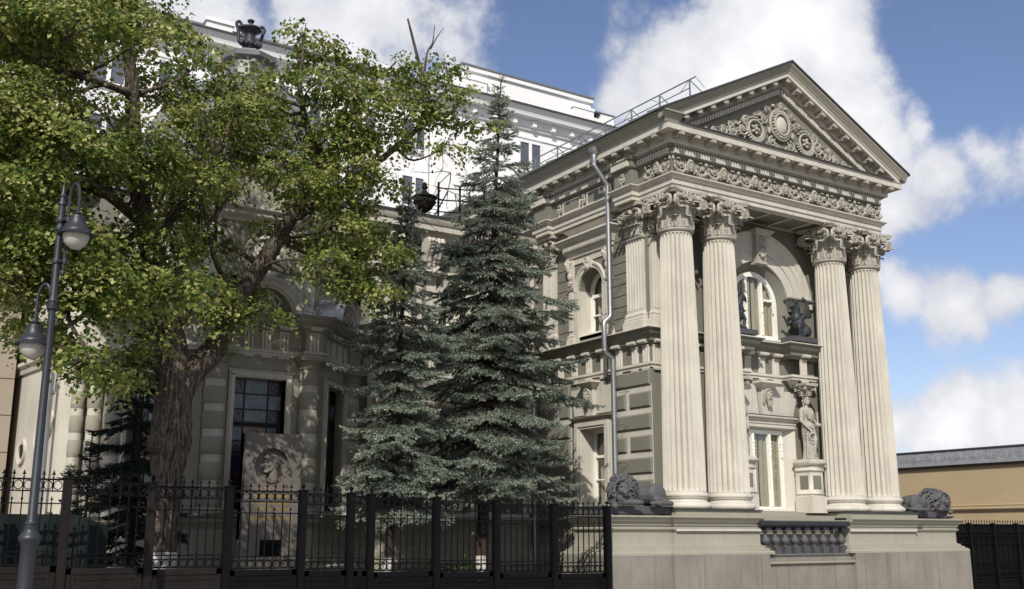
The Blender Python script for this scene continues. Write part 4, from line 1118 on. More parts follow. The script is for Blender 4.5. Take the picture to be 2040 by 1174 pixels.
q = MB()
for s in (-1, 1):
    q.box(uc + s * .62, uc + s * .80, -.05, .01, 6.0, 7.25, MS)
    q.box(uc + s * .64, uc + s * .78, -.075, -.04, 6.25, 7.15, MS)
    q.sweep([(uc + s * .71 - .09, 0), (uc + s * .71 - .09, -.06), (uc + s * .71 + .09, -.06), (uc + s * .71 + .09, 0)], [(-.04, 5.90), (.05, 5.90), (.05, 6.05), (.02, 6.08), (.03, 6.13), (0, 6.16), (-.04, 6.16)], M=MS)
    q.sweep([(uc + s * .71 - .09, 0), (uc + s * .71 - .09, -.06), (uc + s * .71 + .09, -.06), (uc + s * .71 + .09, 0)], [(-.04, 7.22), (.02, 7.22), (.04, 7.26), (-.04, 7.28)], M=MS)
    A = MS @ Tr(uc + s * .71, -.06, 0)
    q.box(-.09, .09, 0, .06, 7.28, 7.95, A)
    scroll(q, 0, 7.40, .07, 0, s, A, .022, True, -.02); q.ell((0, -.03, 7.56), (.07, .05, .09), A, 7, 5)
    q.tube([(0, -.0, 7.62), (0, -.07, 7.72), (0, -.10, 7.82), (0, -.05, 7.92)], [.05, .06, .07, .05], 7, A)
    volute_disc(q, A @ Tr(0, -.11, 7.88), .07, .05)
q.box(uc - .85, uc + .85, -.03, .01, 7.82, 7.98, MS)
q.box(uc - .12, uc + .12, -.12, 0, 7.62, 7.80, MS); q.ell((uc, -.10, 7.66), (.09, .07, .10), MS, 8, 6); volute_disc(q, MS @ Tr(uc, -.13, 7.78), .09, .05)
part(q, 'window_pilasters', CREAM2, None, 35)
q = MB(); HP = [(uc - .86, .0), (uc - .86, -.05), (uc + .86, -.05), (uc + .86, .0)]
q.sweep(HP, [(-.06, 7.98), (.02, 7.98), (.02, 8.06), (.05, 8.08), (.06, 8.12), (.12, 8.28), (.20, 8.34), (.21, 8.38), (.25, 8.385), (.25, 8.42), (-.06, 8.46)], M=MS)
part(q, 'window_hood', CREAM2)
q = MB()
for k in range(26): q.ell((uc - .82 + 1.64 * k / 25, -.17, 8.19), (.022, .03, .07), MS, 6, 4)
part(q, 'hood_leaf_moulding', ORN, kind='stuff')
q = MB(); q.sweep([(uc - .83, 0), (uc - .83, -.02), (uc + .83, -.02), (uc + .83, 0)], [(-.02, 8.46), (.01, 8.46), (.01, 8.60), (.04, 8.62), (.09, 8.66), (.10, 8.69), (-.02, 8.71)], M=MS); part(q, 'hood_frieze', CREAM2)
# lower side window
W = emp('side_window', MS @ Tr(uc, 0, 0))
q = MB(); bars(q, [(-.45, -.37, 2.22, 3.95), (.37, .45, 2.22, 3.95), (-.37, .37, 2.22, 2.30), (-.37, .37, 3.87, 3.95), (-.37, .37, 3.32, 3.38), (-.37, .37, 2.82, 2.85), (-.03, .03, 2.30, 3.87)], .335, .40)
q.box(-.5, .5, -.05, .35, 2.17, 2.215); part(q, 'window_frame', WHITEP, W)
q = MB(); q.box(-.37, .37, .375, .38, 2.3, 3.87); part(q, 'pane', GLASS, W, None)
cm = meshof(curtain_mesh(.30, 1.6, 3, .03, True), 'curtain', CURT, 60); put('curtain', cm, W, Tr(-.42, .5, 2.25)); put('curtain', cm, W, Tr(.1, .5, 2.25))
room(None, -.5, .5, 2.1, 4.0, .405, W, 1.2)
q = MB()
for s in (-1, 1):
    a, b_ = (uc - .65, uc - .45) if s < 0 else (uc + .45, uc + .65)
    q.box(a, b_, -.06, .01, 2.1, 3.95, MS)
    q.box(a + .10 if s < 0 else a, b_ if s < 0 else b_ - .10, -.04, .01, 2.1, 3.95, MS) if False else None
    q.box((a + .04), (b_ - .06) if s < 0 else (b_ - .04), -.085, -.05, 2.1, 4.0, MS)
q.box(uc - .65, uc + .65, -.06, .01, 3.95, 4.12, MS); q.box(uc - .61, uc + .61, -.085, -.05, 4.0, 4.08, MS)
for s in (-1, 1): q.box(uc + s * .445, uc + s * .45, 0, .40, 2.2, 3.95, MS)
q.box(uc - .45, uc + .45, 0, .4, 3.945, 3.95, MS)
part(q, 'window_surround', CREAM2)
q = MB(); q.sweep([(uc - .68, 0), (uc - .68, -.06), (uc + .68, -.06), (uc + .68, 0)], [(-.05, 4.12), (.01, 4.12), (.02, 4.15), (.07, 4.18), (.085, 4.21), (-.05, 4.24)], M=MS); part(q, 'window_cornice', OLIVEP)
voussoirs(MS, uc, 4.26, 4.96, .66, .80, .14)
doorkey(MS, uc)

# ------------------------------------------------------------------ sculptures
def relpart(mb, name, m, root, angle=60):
    return mb.build(name, m, root, angle)
def lion(root, mirror=1):
    m = MB()
    # body lies along +x, head at -x turned toward -y
    m.ell((.10, 0, .20), (.48, .19, .19)); m.ell((-.25, .02, .26), (.30, .21, .24)); m.ell((.42, 0, .22), (.26, .20, .20))
    m.ell((.44, -.14, .21), (.21, .12, .23), rot=Ro(-28, 'Y')); m.ell((.44, .14, .19), (.20, .12, .20))
    cap(m, (.36, -.20, .12), (.62, -.24, .06), .075, .06); cap(m, (.60, -.25, .05), (.24, -.30, .045), .05, .045); m.ell((.20, -.31, .045), (.08, .06, .045))
    m.tube(curve([(.64, .05, .14), (.74, -.08, .08), (.72, -.24, .05), (.56, -.33, .04), (.34, -.38, .04), (.22, -.36, .05)], 18), [.045] * 12 + [.04, .04, .045, .055, .05, .04, .03], 8)
    cap(m, (-.30, -.16, .14), (-.52, -.30, .06), .085, .065); cap(m, (-.52, -.30, .06), (-.26, -.40, .055), .06, .055); m.ell((-.22, -.41, .05), (.09, .07, .05))
    cap(m, (-.42, .0, .14), (-.70, -.14, .07), .085, .065); cap(m, (-.70, -.14, .06), (-.74, -.30, .02), .06, .055); m.ell((-.75, -.33, -.02), (.07, .08, .06))
    # neck and head
    m.ell((-.42, -.06, .34), (.22, .20, .20)); hx, hy, hz = -.52, -.25, .29
    m.ell((hx, hy, hz), (.135, .14, .165)); m.ell((hx - .02, hy - .13, hz - .05), (.07, .08, .065)); m.ell((hx - .02, hy - .14, hz - .105), (.055, .06, .035))
    m.ell((hx - .02, hy - .12, hz + .02), (.03, .08, .05)); m.ell((hx - .02, hy - .205, hz - .03), (.032, .02, .02))
    for s in (-1, 1):
        m.ell((hx - .02 + .055 * s, hy - .10, hz + .055), (.04, .03, .018)); m.ell((hx + .07 * s, hy - .08, hz - .03), (.04, .05, .05)); m.ell((hx - .02 + .035 * s, hy - .175, hz - .07), (.035, .03, .028))
    rnd = random.Random(11)
    # mane: rows of curling locks around the face, flowing back over shoulder and chest
    for ringi, (rr, dep, n) in enumerate(((.15, -.07, 17), (.185, -.02, 19), (.22, .03, 21), (.25, .09, 22), (.27, .16, 22), (.28, .24, 20))):
        for k in range(n):
            a = 2 * math.pi * (k + .5 * (ringi % 2)) / n + rnd.uniform(-.08, .08)
            cx, cz_ = math.cos(a), math.sin(a)
            if ringi > 2 and cz_ < -.75: continue
            bx = hx + cx * rr + dep * .75; by = hy + dep; bz = hz + .015 + cz_ * rr * .93
            L_ = rnd.uniform(.12, .19)
            p0 = (bx, by, bz); p1 = (bx + cx * L_ * .45 + .03, by - .02, bz + cz_ * L_ * .35 - .02)
            tw = rnd.choice((-1, 1)) * .045
            p2 = (bx + cx * L_ * .75 + tw * cz_ + .06, by + .01, bz + cz_ * L_ * .55 - .075 - tw * cx)
            p3 = (bx + cx * L_ * .72 - tw * cz_ + .05, by - .015, bz + cz_ * L_ * .42 - .115)
            cc = curve([p0, p1, p2, p3], 8)
            cc = [(c.x, c.y, max(.035, c.z)) for c in cc]
            m.tube(cc, [.022, .028, .030, .030, .028, .025, .021, .016, .009], 7)
    m.ell((-.36, -.02, .33), (.23, .20, .24))
    f = fuse(m, .0085, 0)
    if mirror < 0:
        f.v = [np.concatenate(f.v) * np.array([-1, 1, 1])]; f.f = [tuple(reversed(q)) for q in f.f]
    relpart(f, 'body', DARKST, root, 55)
    s = MB(); s.box(-.83, .80, -.20, .62, -.155, -.005); relpart(s, 'slab', SLAB, root)
L1 = thing('lion_statue', 'dark lion statue lying beside the downpipe, its maned head toward the iron fence', 'statue', (13.28, 16.12, 2.175), 'pair of lions lying beside the columns'); lion(L1)
L2 = thing('lion_statue', 'dark lion statue with its curly mane seen against the tan building', 'statue', (21.93, 16.10, 2.165), 'pair of lions lying beside the columns'); L2.scale = (.87, .9, .9); lion(L2, -1)

def caryatid(root, mirror=1):
    m = MB()
    # weight on one leg; long gown to the feet.  z 0 = pedestal top, figure 1.40 m to the crown
    H = [(0, .145, .12), (.06, .14, .115), (.2, .125, .105), (.4, .13, .11), (.55, .15, .12), (.68, .165, .13), (.76, .16, .125), (.84, .13, .105), (.90, .118, .098), (.98, .135, .11), (1.06, .15, .115), (1.12, .145, .10), (1.16, .10, .085)]
    v = []; f = []; n = 72
    for z_, a, b_ in H:
        sh_ = .03 * math.sin((z_ - .1) * 3.4)
        for i in range(n):
            t = 2 * math.pi * i / n
            fold = 1 + (.10 if z_ < .62 else .03) * math.sin(i * 2 * math.pi / 6.0 + z_ * 5) * (1 if z_ < .85 else .6)
            v.append((sh_ + a * fold * math.cos(t), b_ * fold * math.sin(t), z_))
    k = len(H)
    for j in range(k - 1):
        for i in range(n): f.append((j * n + i, j * n + (i + 1) % n, (j + 1) * n + (i + 1) % n, (j + 1) * n + i))
    f += [tuple(reversed(range(n))), tuple((k - 1) * n + i for i in range(n))]
    m.add(v, f)
    # thigh and knee pushing through the cloth
    cap(m, (.07, -.05, .70), (.09, -.125, .44), .085, .062); cap(m, (.09, -.125, .44), (.07, -.08, .08), .058, .045)
    for s in (-1, 1): m.ell((.06 * s + .01, -.13, .02), (.04, .085, .025))
    # gown folds: hanging strands and the diagonal overfold
    for k in range(13):
        x = -.15 + .025 * k; m.tube(curve([(x * .9, -.115 + .25 * x * x, .62), (x * 1.0, -.125 + abs(x) * .2, .35), (x * 1.05 + .01 * (-1) ** k, -.12 + abs(x) * .25, .03)], 8), .012, 6)
    for k in range(6): m.tube(curve([(-.15, -.02 - .01 * k, .86 - .07 * k), (.0, -.145, .70 - .07 * k), (.15, -.05, .72 - .03 * k)], 10), [.012] * 3 + [.018] * 5 + [.012] * 3, 6)
    for k in range(5): m.tube(curve([(-.10 + .02 * k, -.09, 1.12 - .015 * k), (-.02, -.14, 1.0 - .03 * k), (.11, -.10, .96 - .02 * k)], 8), .012, 6)
    for s in (-1, 1): m.ell((.055 * s, -.075, 1.01), (.06, .05, .06))
    for k in range(7): m.tube(curve([(.12 - .03 * k, -.07, 1.13), (.06 - .03 * k, -.135, 1.03), (-.02 - .012 * k, -.12, .90)], 8), .010, 6)
    m.tube([(-.115, -.04, .86), (0, -.105, .855), (.115, -.04, .86), (0, .1, .86), (-.115, -.04, .86)], .016, 6)
    # shoulders, arms, hands
    cap(m, (-.12, .0, 1.12), (.12, .0, 1.12), .062)
    cap(m, (-.165, -.0, 1.10), (-.205, -.02, .86), .052, .042); cap(m, (-.205, -.02, .86), (-.09, -.16, .66), .040, .028)
    m.ell((-.07, -.175, .63), (.028, .025, .045))
    for k in range(4): cap(m, (-.085 + .012 * k, -.185, .61), (-.075 + .012 * k, -.195, .555 + .004 * k), .0085, .007, 3)
    cap(m, (-.05, -.175, .64), (-.035, -.19, .60), .010, .008, 3)
    m.tube([(-.11, -.18, .56), (.01, -.20, .60)], .022, 7); m.tube([(-.12, -.17, .55), (-.12, -.16, .45)], .02, 6)      # scroll
    cap(m, (.165, .0, 1.10), (.215, -.0, .88), .052, .042); cap(m, (.215, .0, .88), (.15, -.15, .82), .040, .030)
    m.ell((.15, -.17, .82), (.03, .03, .03))
    for k in range(4): cap(m, (.13 + .015 * k, -.19, .81), (.13 + .015 * k, -.20, .775), .0085, .007, 3)
    cap(m, (.17, -.17, .83), (.175, -.19, .86), .010, .008, 3)
    m.box(.12, .165, -.20, -.17, .84, 1.06); m.lathe([(.03, 0), (.075, .03), (.08, .08), (.03, .09)], 12, Tr(.17, -.17, .72))  # small building / urn model she holds
    # neck, head, hair
    cap(m, (0, .0, 1.14), (0, -.01, 1.23), .042, .038)
    m.ell((0, -.02, 1.30), (.062, .073, .088)); m.ell((0, -.095, 1.295), (.010, .016, .022)); m.ell((0, -.075, 1.25), (.024, .018, .016)); m.ell((0, -.082, 1.268), (.020, .010, .006))
    for s in (-1, 1):
        m.ell((.024 * s, -.080, 1.325), (.018, .012, .006)); m.ell((.024 * s, -.080, 1.308), (.011, .008, .006)); m.ell((.034 * s, -.068, 1.28), (.02, .018, .02)); m.ell((.062 * s, -.01, 1.30), (.01, .02, .025))
        m.tube(curve([(.0, -.075, 1.375), (.045 * s, -.062, 1.36), (.07 * s, -.01, 1.32), (.05 * s, .05, 1.28)], 8), .020, 6)
        m.tube(curve([(.06 * s, .03, 1.26), (.075 * s, .0, 1.2), (.09 * s, -.03, 1.13)], 6), .014, 6)
    m.ell((0, .035, 1.32), (.072, .065, .08)); m.tube([(.065 * math.cos(a), -.01 + .07 * math.sin(a), 1.392) for a in [i * math.pi / 8 for i in range(17)]], .018, 6)
    f = fuse(m, .0085, 1)
    if mirror < 0: f.v = [np.concatenate(f.v) * np.array([-1, 1, 1])]; f.f = [tuple(reversed(q)) for q in f.f]
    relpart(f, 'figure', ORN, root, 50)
    c = MB(); c.lathe([(.07, 1.39), (.085, 1.40), (.085, 1.425), (.075, 1.43), (.085, 1.50), (.115, 1.60), (.15, 1.64), (.15, 1.65)], 20)
    va, fa = acanthus(.10, .13, lambda z: .08, .5, 6, 9)
    for k in range(8): c.add(va, fa, Tr(0, 0, 1.43) @ Ro(45 * k, 'Z'))
    for k in range(4): volute_disc(c, Ro(45 + 90 * k, 'Z') @ Tr(0, -.19, 1.60) @ Ro(90, 'Z'), .055, .04); volute_disc(c, Ro(90 * k, 'Z') @ Tr(.12, -.15, 1.60), .05, .03); 
    for k in range(8): c.ell((.15 * math.cos(k * .785), .15 * math.sin(k * .785), 1.63), (.03, .03, .04), None, 6, 4)
    c.prism([(-.19, 1.65), (.19, 1.65), (.21, 1.68), (.21, 1.71), (-.21, 1.71), (-.21, 1.68)], -.21, .21)
    relpart(c, 'basket_capital', ORN, root, 40)
    p = MB()
    P4 = [(-.20, .25), (-.20, -.19), (.20, -.19), (.20, .25)]
    p.sweep(P4, [(-.2, -1.18), (.04, -1.18), (.04, -.82), (0, -.81), (0, -.78), (.02, -.76), (.0, -.74), (0, -.28), (.02, -.27), (.03, -.24), (.01, -.22), (.02, -.14), (.07, -.11), (.075, -.06), (.03, -.05), (.03, 0.0), (-.2, 0.0)])
    relpart(p, 'pedestal', CREAM2, root)
    p = MB(); p.box(-.13, .13, -.196, -.19, -.66, -.36); p.box(-.206, -.199, -.12, .12, -.66, -.36); relpart(p, 'pedestal_panel', OLIVE, root)
C1 = thing('caryatid', 'cream stone woman holding a scroll and small model, standing on a pedestal below the griffin', 'statue', (18.76, 16.60, 3.28), 'draped women flanking the porch window'); caryatid(C1)
C2 = thing('caryatid', 'cream stone woman beside the porch window, almost hidden behind the second column', 'statue', (16.64, 16.60, 3.28), 'draped women flanking the porch window'); caryatid(C2, -1)

def griffin(root, mirror=1):
    m = MB()
    m.ell((.16, 0, .20), (.20, .13, .16)); m.ell((.03, 0, .33), (.17, .13, .21), rot=Ro(-22, 'Y')); m.ell((-.03, 0, .46), (.14, .12, .15))
    cap(m, (-.04, 0, .55), (-.10, 0, .70), .10, .08); m.ell((-.15, 0, .74), (.11, .085, .09)); m.ell((-.23, 0, .71), (.06, .045, .045)); cap(m, (-.25, 0, .70), (-.285, 0, .64), .03, .014)
    for s in (-1, 1):
        m.ell((-.18, .045 * s, .77), (.03, .03, .02)); cap(m, (-.10, .04 * s, .79), (-.05, .06 * s, .86), .022, .008)
        m.ell((.20, .09 * s, .16), (.13, .07, .13)); cap(m, (.12, .11 * s, .10), (.02, .12 * s, .04), .045, .035); m.ell((.0, .12 * s, .03), (.06, .04, .03))
    cap(m, (.0, -.09, .40), (-.10, -.12, .22), .05, .04); cap(m, (-.10, -.12, .22), (-.06, -.12, .03), .038, .03); m.ell((-.09, -.12, .025), (.06, .04, .03))
    cap(m, (-.04, .09, .44), (-.20, .12, .32), .05, .038); cap(m, (-.20, .12, .32), (-.30, .12, .46), .036, .026); m.ell((-.33, .12, .48), (.05, .035, .025))
    m.tube(curve([(.30, 0, .16), (.38, .02, .10), (.38, .05, .28), (.31, .05, .33)], 10), [.03] * 6 + [.025, .03, .04, .03, .015], 7)
    for s in (-1, 1):
        for k in range(9):   # wing feathers
            t = k / 8
            m.tube(curve([(.02 + .05 * t, .09 * s, .42), (.14 + .06 * t, .13 * s, .52 + .12 * (1 - t)), (.18 + .06 * t, .14 * s, .66 + .16 * (1 - t) - .12 * t), (.10 + .14 * t, .14 * s, .90 - .42 * t)], 9), [.032] * 2 + [.042] * 5 + [.036, .03, .018], 6)
        m.ell((.09, .11 * s, .90), (.05, .03, .055))
    for k in range(7): a = k * .5; m.ell((.02 - .02 * k, -.0, .50 + .055 * k - .002 * k * k), (.05, .085, .03))
    f = fuse(m, .009, 1)
    if mirror < 0: f.v = [np.concatenate(f.v) * np.array([-1, 1, 1])]; f.f = [tuple(reversed(q)) for q in f.f]
    relpart(f, 'body', URNM, root, 50)
    s = MB(); s.box(-.36, .40, -.20, .22, -.12, -.003); relpart(s, 'slab', SLAB, root)
G1 = thing('griffin_statue', 'dark winged griffin with one paw raised, on the ledge right of the arched window', 'statue', (18.66, 16.60, 6.055), 'griffins on the porch ledge'); griffin(G1)
G2 = thing('griffin_statue', 'dark winged griffin left of the arched window, mostly hidden by a fluted column', 'statue', (16.74, 16.60, 6.055), 'griffins on the porch ledge'); griffin(G2, -1)
# ------------------------------------------------------------------ court front of the mansion (between bay and portico)
XCW = XS - 4.75
q = MB()
def cr(x): return x - XCW
loUp = [archloop(cr(12.05), .34, 6.35, 7.0, 10), archloop(cr(13.3), .34, 6.35, 7.0, 10), archloop(cr(10.75), .34, 6.35, 7.0, 10)]
loLo = [rectloop(cr(10.35), cr(11.15), 2.15, 4.2), rectloop(cr(11.75), cr(12.55), 2.15, 4.2), rectloop(cr(13.15), cr(13.95), 2.15, 4.2)]
wall_panel(q, 0, 4.75, .3, 8.9, loUp + loLo, .3, MC)
part(q, 'wall', OLIVE)
def plainwin(M, cx, hw, z0, z1, arch=False, y=.2):
    W = emp('court_window', M @ Tr(cx, 0, 0)); q = MB(); f_ = .06
    zt_ = z1 - (hw if arch else 0)
    bars(q, [(-hw, -hw + f_, z0, zt_), (hw - f_, hw, z0, zt_), (-hw, hw, z0, z0 + f_), (-.025, .025, z0, z1 - f_ * .5), (-hw, hw, z0 + (z1 - z0) * .62, z0 + (z1 - z0) * .62 + .05)], y, y + .06)
    if arch: q.ringarc(0, zt_, [(hw - f_, y), (hw - f_, y + .06), (hw, y + .06), (hw, y)], 0, 180, 16)
    else: q.box(-hw, hw, y, y + .06, z1 - f_, z1)
    part(q, 'window_frame', WHITEP, W)
    q = MB(); q.box(-hw, hw, y + .03, y + .035, z0, z1 - (.25 * hw if arch else 0)); part(q, 'pane', GLASS, W, None)
    cm_ = meshof(curtain_mesh(hw * .7, z1 - z0 - .1, 2, .02, True), 'curtain', VOILE, 60)
    put('curtain', cm_, W, Tr(-hw + .03, y + .12, z0)); put('curtain', cm_, W, Tr(hw * .3, y + .12, z0))
    room(None, -hw, hw, z0, z1, y + .065, W, 1.0)
    q = MB()
    e = .13
    q.box(-hw - e, -hw, -.05, .01, z0 - .08, zt_); q.box(hw, hw + e, -.05, .01, z0 - .08, zt_)
    if arch:
        q.ringarc(0, zt_, [(hw, .01), (hw, -.05), (hw + e * .6, -.055), (hw + e, -.07), (hw + e, .01)], 0, 180, 20)
        q.box(-.09, .09, -.12, 0, z1 + .0, z1 + .22)
    else:
        q.box(-hw - e, hw + e, -.05, .01, z1, z1 + e)
        q.sweep([(-hw - .2, 0), (-hw - .2, -.04), (hw + .2, -.04), (hw + .2, 0)], [(-.03, z1 + .2), (.03, z1 + .22), (.10, z1 + .30), (.11, z1 + .34), (-.03, z1 + .36)])
    q.box(-hw - .18, hw + .18, -.09, .05, z0 - .12, z0 - .06)
    part(q, 'window_surround', CREAM2, W)
for x in (10.75, 12.05, 13.3): plainwin(MC, cr(x), .34, 6.35, 7.34, True)
for x in (10.75, 12.15, 13.55): plainwin(MC, cr(x), .40, 2.15, 4.2)
q = MB()
for x in (10.05, 11.45, 12.85, 14.2): q.box(cr(x) - .14, cr(x) + .14, -.06, .01, 2.1, 5.0, MC); q.box(cr(x) - .17, cr(x) + .17, -.10, .01, 4.86, 5.02, MC); q.box(cr(x) - .12, cr(x) + .12, -.05, .01, 5.95, 8.0, MC)
part(q, 'pilaster_strips', CREAM2, kind='stuff')
# basement and sill course along the side and court fronts
SP = [(9.6, 21.1), (XS, 21.1), (XS, 16.9)]
q = MB(); q.sweep(SP, [(-.03, .2), (.16, .2), (.16, 1.1), (.14, 1.12), (.12, 1.28), (.08, 1.3), (.07, 1.40), (.03, 1.42), (.03, 1.78), (-.03, 1.78)]); part(q, 'basement', OLIVEP)
q = MB(); q.sweep(SP, [(-.03, 1.78), (.05, 1.78), (.06, 1.82), (.12, 1.88), (.14, 1.95), (.19, 1.96), (.19, 2.0), (-.03, 2.05)]); part(q, 'sill_course', OLIVEP)
q = MB(); q.sweep(SP, [(0, 2.0), (.195, 2.0), (.195, 2.018), (0, 2.06)]); part(q, 'sill_flashing', ZINC)
# main cornice on the court front with consoles
CP = [(XCW - .5, 21.1), (10.1, 21.1), (10.1, 20.95), (11.86, 20.95), (11.86, 21.1), (XS, 21.1)]
q = MB(); q.sweep(CP, [(-.05, 8.28), (.04, 8.28), (.06, 8.34), (.10, 8.38), (.11, 8.42), (.26, 8.46), (.27, 8.58), (.30, 8.60), (.34, 8.68), (.36, 8.74), (-.05, 8.76)]); part(q, 'main_cornice', CREAM2)
q = MB(); q.sweep(CP, [(-.05, 8.74), (.38, 8.74), (.39, 8.79), (.2, 8.84), (-.8, 8.95)]); part(q, 'cornice_flashing', DFLASH)
q = MB(); q.box(0, 4.75, -.02, .01, 7.55, 7.62, MC); q.box(0, 4.75, -.05, .01, 8.08, 8.14, MC); part(q, 'string_course', CREAM2, kind='stuff')
def console():
    m = MB(); 
    for s in (-.12, .12):
        v = []; n = 0
        side = curve([(0, -.30, 8.28), (0, -.33, 8.16), (0, -.26, 8.0), (0, -.15, 7.82), (0, -.12, 7.65), (0, -.16, 7.52), (0, -.08, 7.46), (0, 0, 7.46)], 18)
        for p in side: v.append((s - .10, p.y, p.z)); v.append((s - .05, p.y - .02, p.z)); v.append((s, p.y, p.z)); v.append((s + .05, p.y - .02, p.z)); v.append((s + .10, p.y, p.z)); v.append((s + .10, .01, p.z)); v.append((s - .10, .01, p.z))
        k = 7; f = [(i * k + a, i * k + (a + 1) % k, (i + 1) * k + (a + 1) % k, (i + 1) * k + a) for i in range(len(side) - 1) for a in range(k)]
        m.add(v, f)
    return m
co = meshof(console(), 'console', CREAM2, 30)
for x in (10.45, 11.35, 12.6, 13.9): put('console', co, mansion, MI @ MC @ Tr(cr(x), -.14 if x < 11.8 else 0, 0))
# roofs behind the court front
q = MB()
q.add([(9.2, 21.3, 8.85), (XS, 21.3, 8.85), (XS, 26.5, 10.2), (9.2, 26.5, 10.2)], [(0, 1, 2, 3)])
q.add([(4.4, 22.4, 8.75), (9.2, 22.4, 8.75), (9.2, 26.5, 10.2), (4.4, 26.5, 10.2), (4.4, 32, 8.75), (9.2, 32, 8.75)], [(0, 1, 2, 3), (3, 2, 5, 4)])
part(q, 'roof', ROOF, None, None)
q = MB()
RA = [(11.9, 21.6), (13.2, 21.6), (14.0, 22.3)]
for a, b_ in zip(RA[:-1], RA[1:]):
    for zz in (9.0 + .25, 9.0 + .55, 9.85): q.tube([(a[0], a[1], zz), (b_[0], b_[1], zz + .15)], .016, 6)
for x, y in RA + [(12.5, 21.6)]: q.box(x - .02, x + .02, y - .02, y + .02, 8.9, 10.0)
q.tube([(11.3, 21.3, 8.95), (11.95, 21.6, 9.8)], .016, 6); q.tube([(11.6, 21.3, 8.95), (12.15, 21.6, 9.8)], .016, 6)
for k in range(6): q.tube([(11.35 + .09 * k, 21.33 + .04 * k, 9.0 + .11 * k), (11.65 + .08 * k, 21.33 + .04 * k, 9.0 + .11 * k)], .010, 5)
part(q, 'roof_ladder_rail', IRON)
# ------------------------------------------------------------------ polygonal bay
bx0, bx1, by = 5.75, 7.98, 19.2; cl = 1.32
BP = [(bx0 - cl, 21.6), (bx0 - cl, by + cl), (bx0, by), (bx1, by), (bx1 + cl, by + cl), (bx1 + cl, 21.2)]
dz = -.12
MBF = frame(bx0, by, 0); LBF = bx1 - bx0; MBR = frame(bx1, by, 45); MBL = frame(bx0 - cl, by + cl, -45); LCH = cl * math.sqrt(2)
q = MB()
hb = rectloop(.58, 1.58, 2.08, 4.50)
wall_panel(q, 0, LBF, .3, 4.99, [hb], .3, MBF)
ho = rectloop(.42, 1.42, 2.08, 4.50)
wall_panel(q, 0, LCH, .3, 4.99, [ho], .3, MBR); wall_panel(q, 0, LCH, .3, 4.99, [ho], .3, MBL)
for a, b_ in ((BP[0], BP[1]), (BP[4], BP[5])): q.add([(a[0], a[1], .3), (b_[0], b_[1], .3), (b_[0], b_[1], 5.9), (a[0], a[1], 5.9)], [(0, 1, 2, 3)])
part(q, 'bay_wall', OLIVEP)
q = MB(); q.sweep(BP, [(-.03, .2), (.18, .2), (.18, 1.05), (.15, 1.08), (.12, 1.25), (.08, 1.27), (.07, 1.38), (.03, 1.40), (.03, 1.75), (-.03, 1.75)]); part(q, 'basement', OLIVEP)
q = MB(); q.sweep(BP, [(-.03, 1.75), (.06, 1.75), (.08, 1.79), (.16, 1.86), (.18, 1.93), (.25, 1.95), (.25, 1.985), (-.03, 2.03)]); part(q, 'sill_course', OLIVEP)
q = MB(); q.sweep(BP, [(0, 1.985), (.255, 1.985), (.255, 2.003), (0, 2.035)]); part(q, 'sill_flashing', ZINC)
def stained(M, x0, x1, z0, z1, y=.20):
    W = emp('stained_window', M); w_ = x1 - x0
    cols = [0, .27, .73, 1.0]; rows = [.0, .115, .235, .335, .36, .48, .59, .72, .84, 1.0]
    q = MB()
    X = [x0 + c * w_ for c in cols]; Z = [z1 - r * (z1 - z0) for r in rows]
    for x in X: q.box(x - .014, x + .014, y - .02, y + .02, z0, z1)
    for i, z_ in enumerate(Z): q.box(x0, x1, y - .018, y + .018, z_ - (.03 if i in (3, 4) else .013), z_ + .013)
    part(q, 'lead_frame', LEAD, W)
    ringm = MB(); ringm.ringarc(0, 0, [(.062, -.03), (.062, .0), (.082, 0), (.082, -.03)], 0, 360, 18, cap=False)
    for k in range(4): ringm.box(.08, .13, -.012, -.002, -.006, .006, Ro(45 + 90 * k, 'Y'))
    rme = meshof(ringm, 'ring_came', SG_RED, 30)
    for j in range(len(Z) - 1):
        for i in range(3):
            if j == 3: continue
            mt = SG_BLUE
            corner = i != 1 and j in (0, 2, 5, 7)
            if j < 3: mt = SG_RED if corner else SG_GREY
            elif j == 4: mt = SG_AMB if i == 1 else SG_BLUE
            elif corner: mt = SG_RED
            elif i == 1 and j in (6,): mt = SG_AMB
            p = MB(); p.box(X[i] + .012, X[i + 1] - .012, y - .006, y + .006, Z[j + 1] + .012, Z[j] - .012)
            part(p, 'glass_panel', mt, W, None)
            if corner or (i == 1 and j == 4): put('ring_came', rme, W, Tr((X[i] + X[i + 1]) / 2, y, (Z[j] + Z[j + 1]) / 2) @ Sc(1.0, 1, 1))
    room(None, x0 + .1, x1 - .1, z0, z1, y + .03, W, .8)
    q = MB()
    for a, b_ in ((x0 - .11, x0), (x1, x1 + .11)): q.box(a, b_, -.055, .2, z0 - .02, z1); q.box(a + .03, b_ - .03, -.075, -.05, z0, z1 + .05)
    q.box(x0 - .11, x1 + .11, -.055, .01, z1, z1 + .12); q.box(x0 - .08, x1 + .08, -.075, -.05, z1 + .03, z1 + .09); q.box(x0, x1, 0, .2, z1 - .004, z1)
    q.sweep([(x0 - .12, 0), (x0 - .12, -.05), (x1 + .12, -.05), (x1 + .12, 0)], [(-.03, z1 + .12), (.02, z1 + .12), (.04, z1 + .145), (-.03, z1 + .16)])
    part(q, 'window_surround', CREAM2, W)
stained(MBF, .58, 1.58, 2.08, 4.50); stained(MBR, .42, 1.42, 2.08, 4.50); stained(MBL, .42, 1.42, 2.08, 4.50)
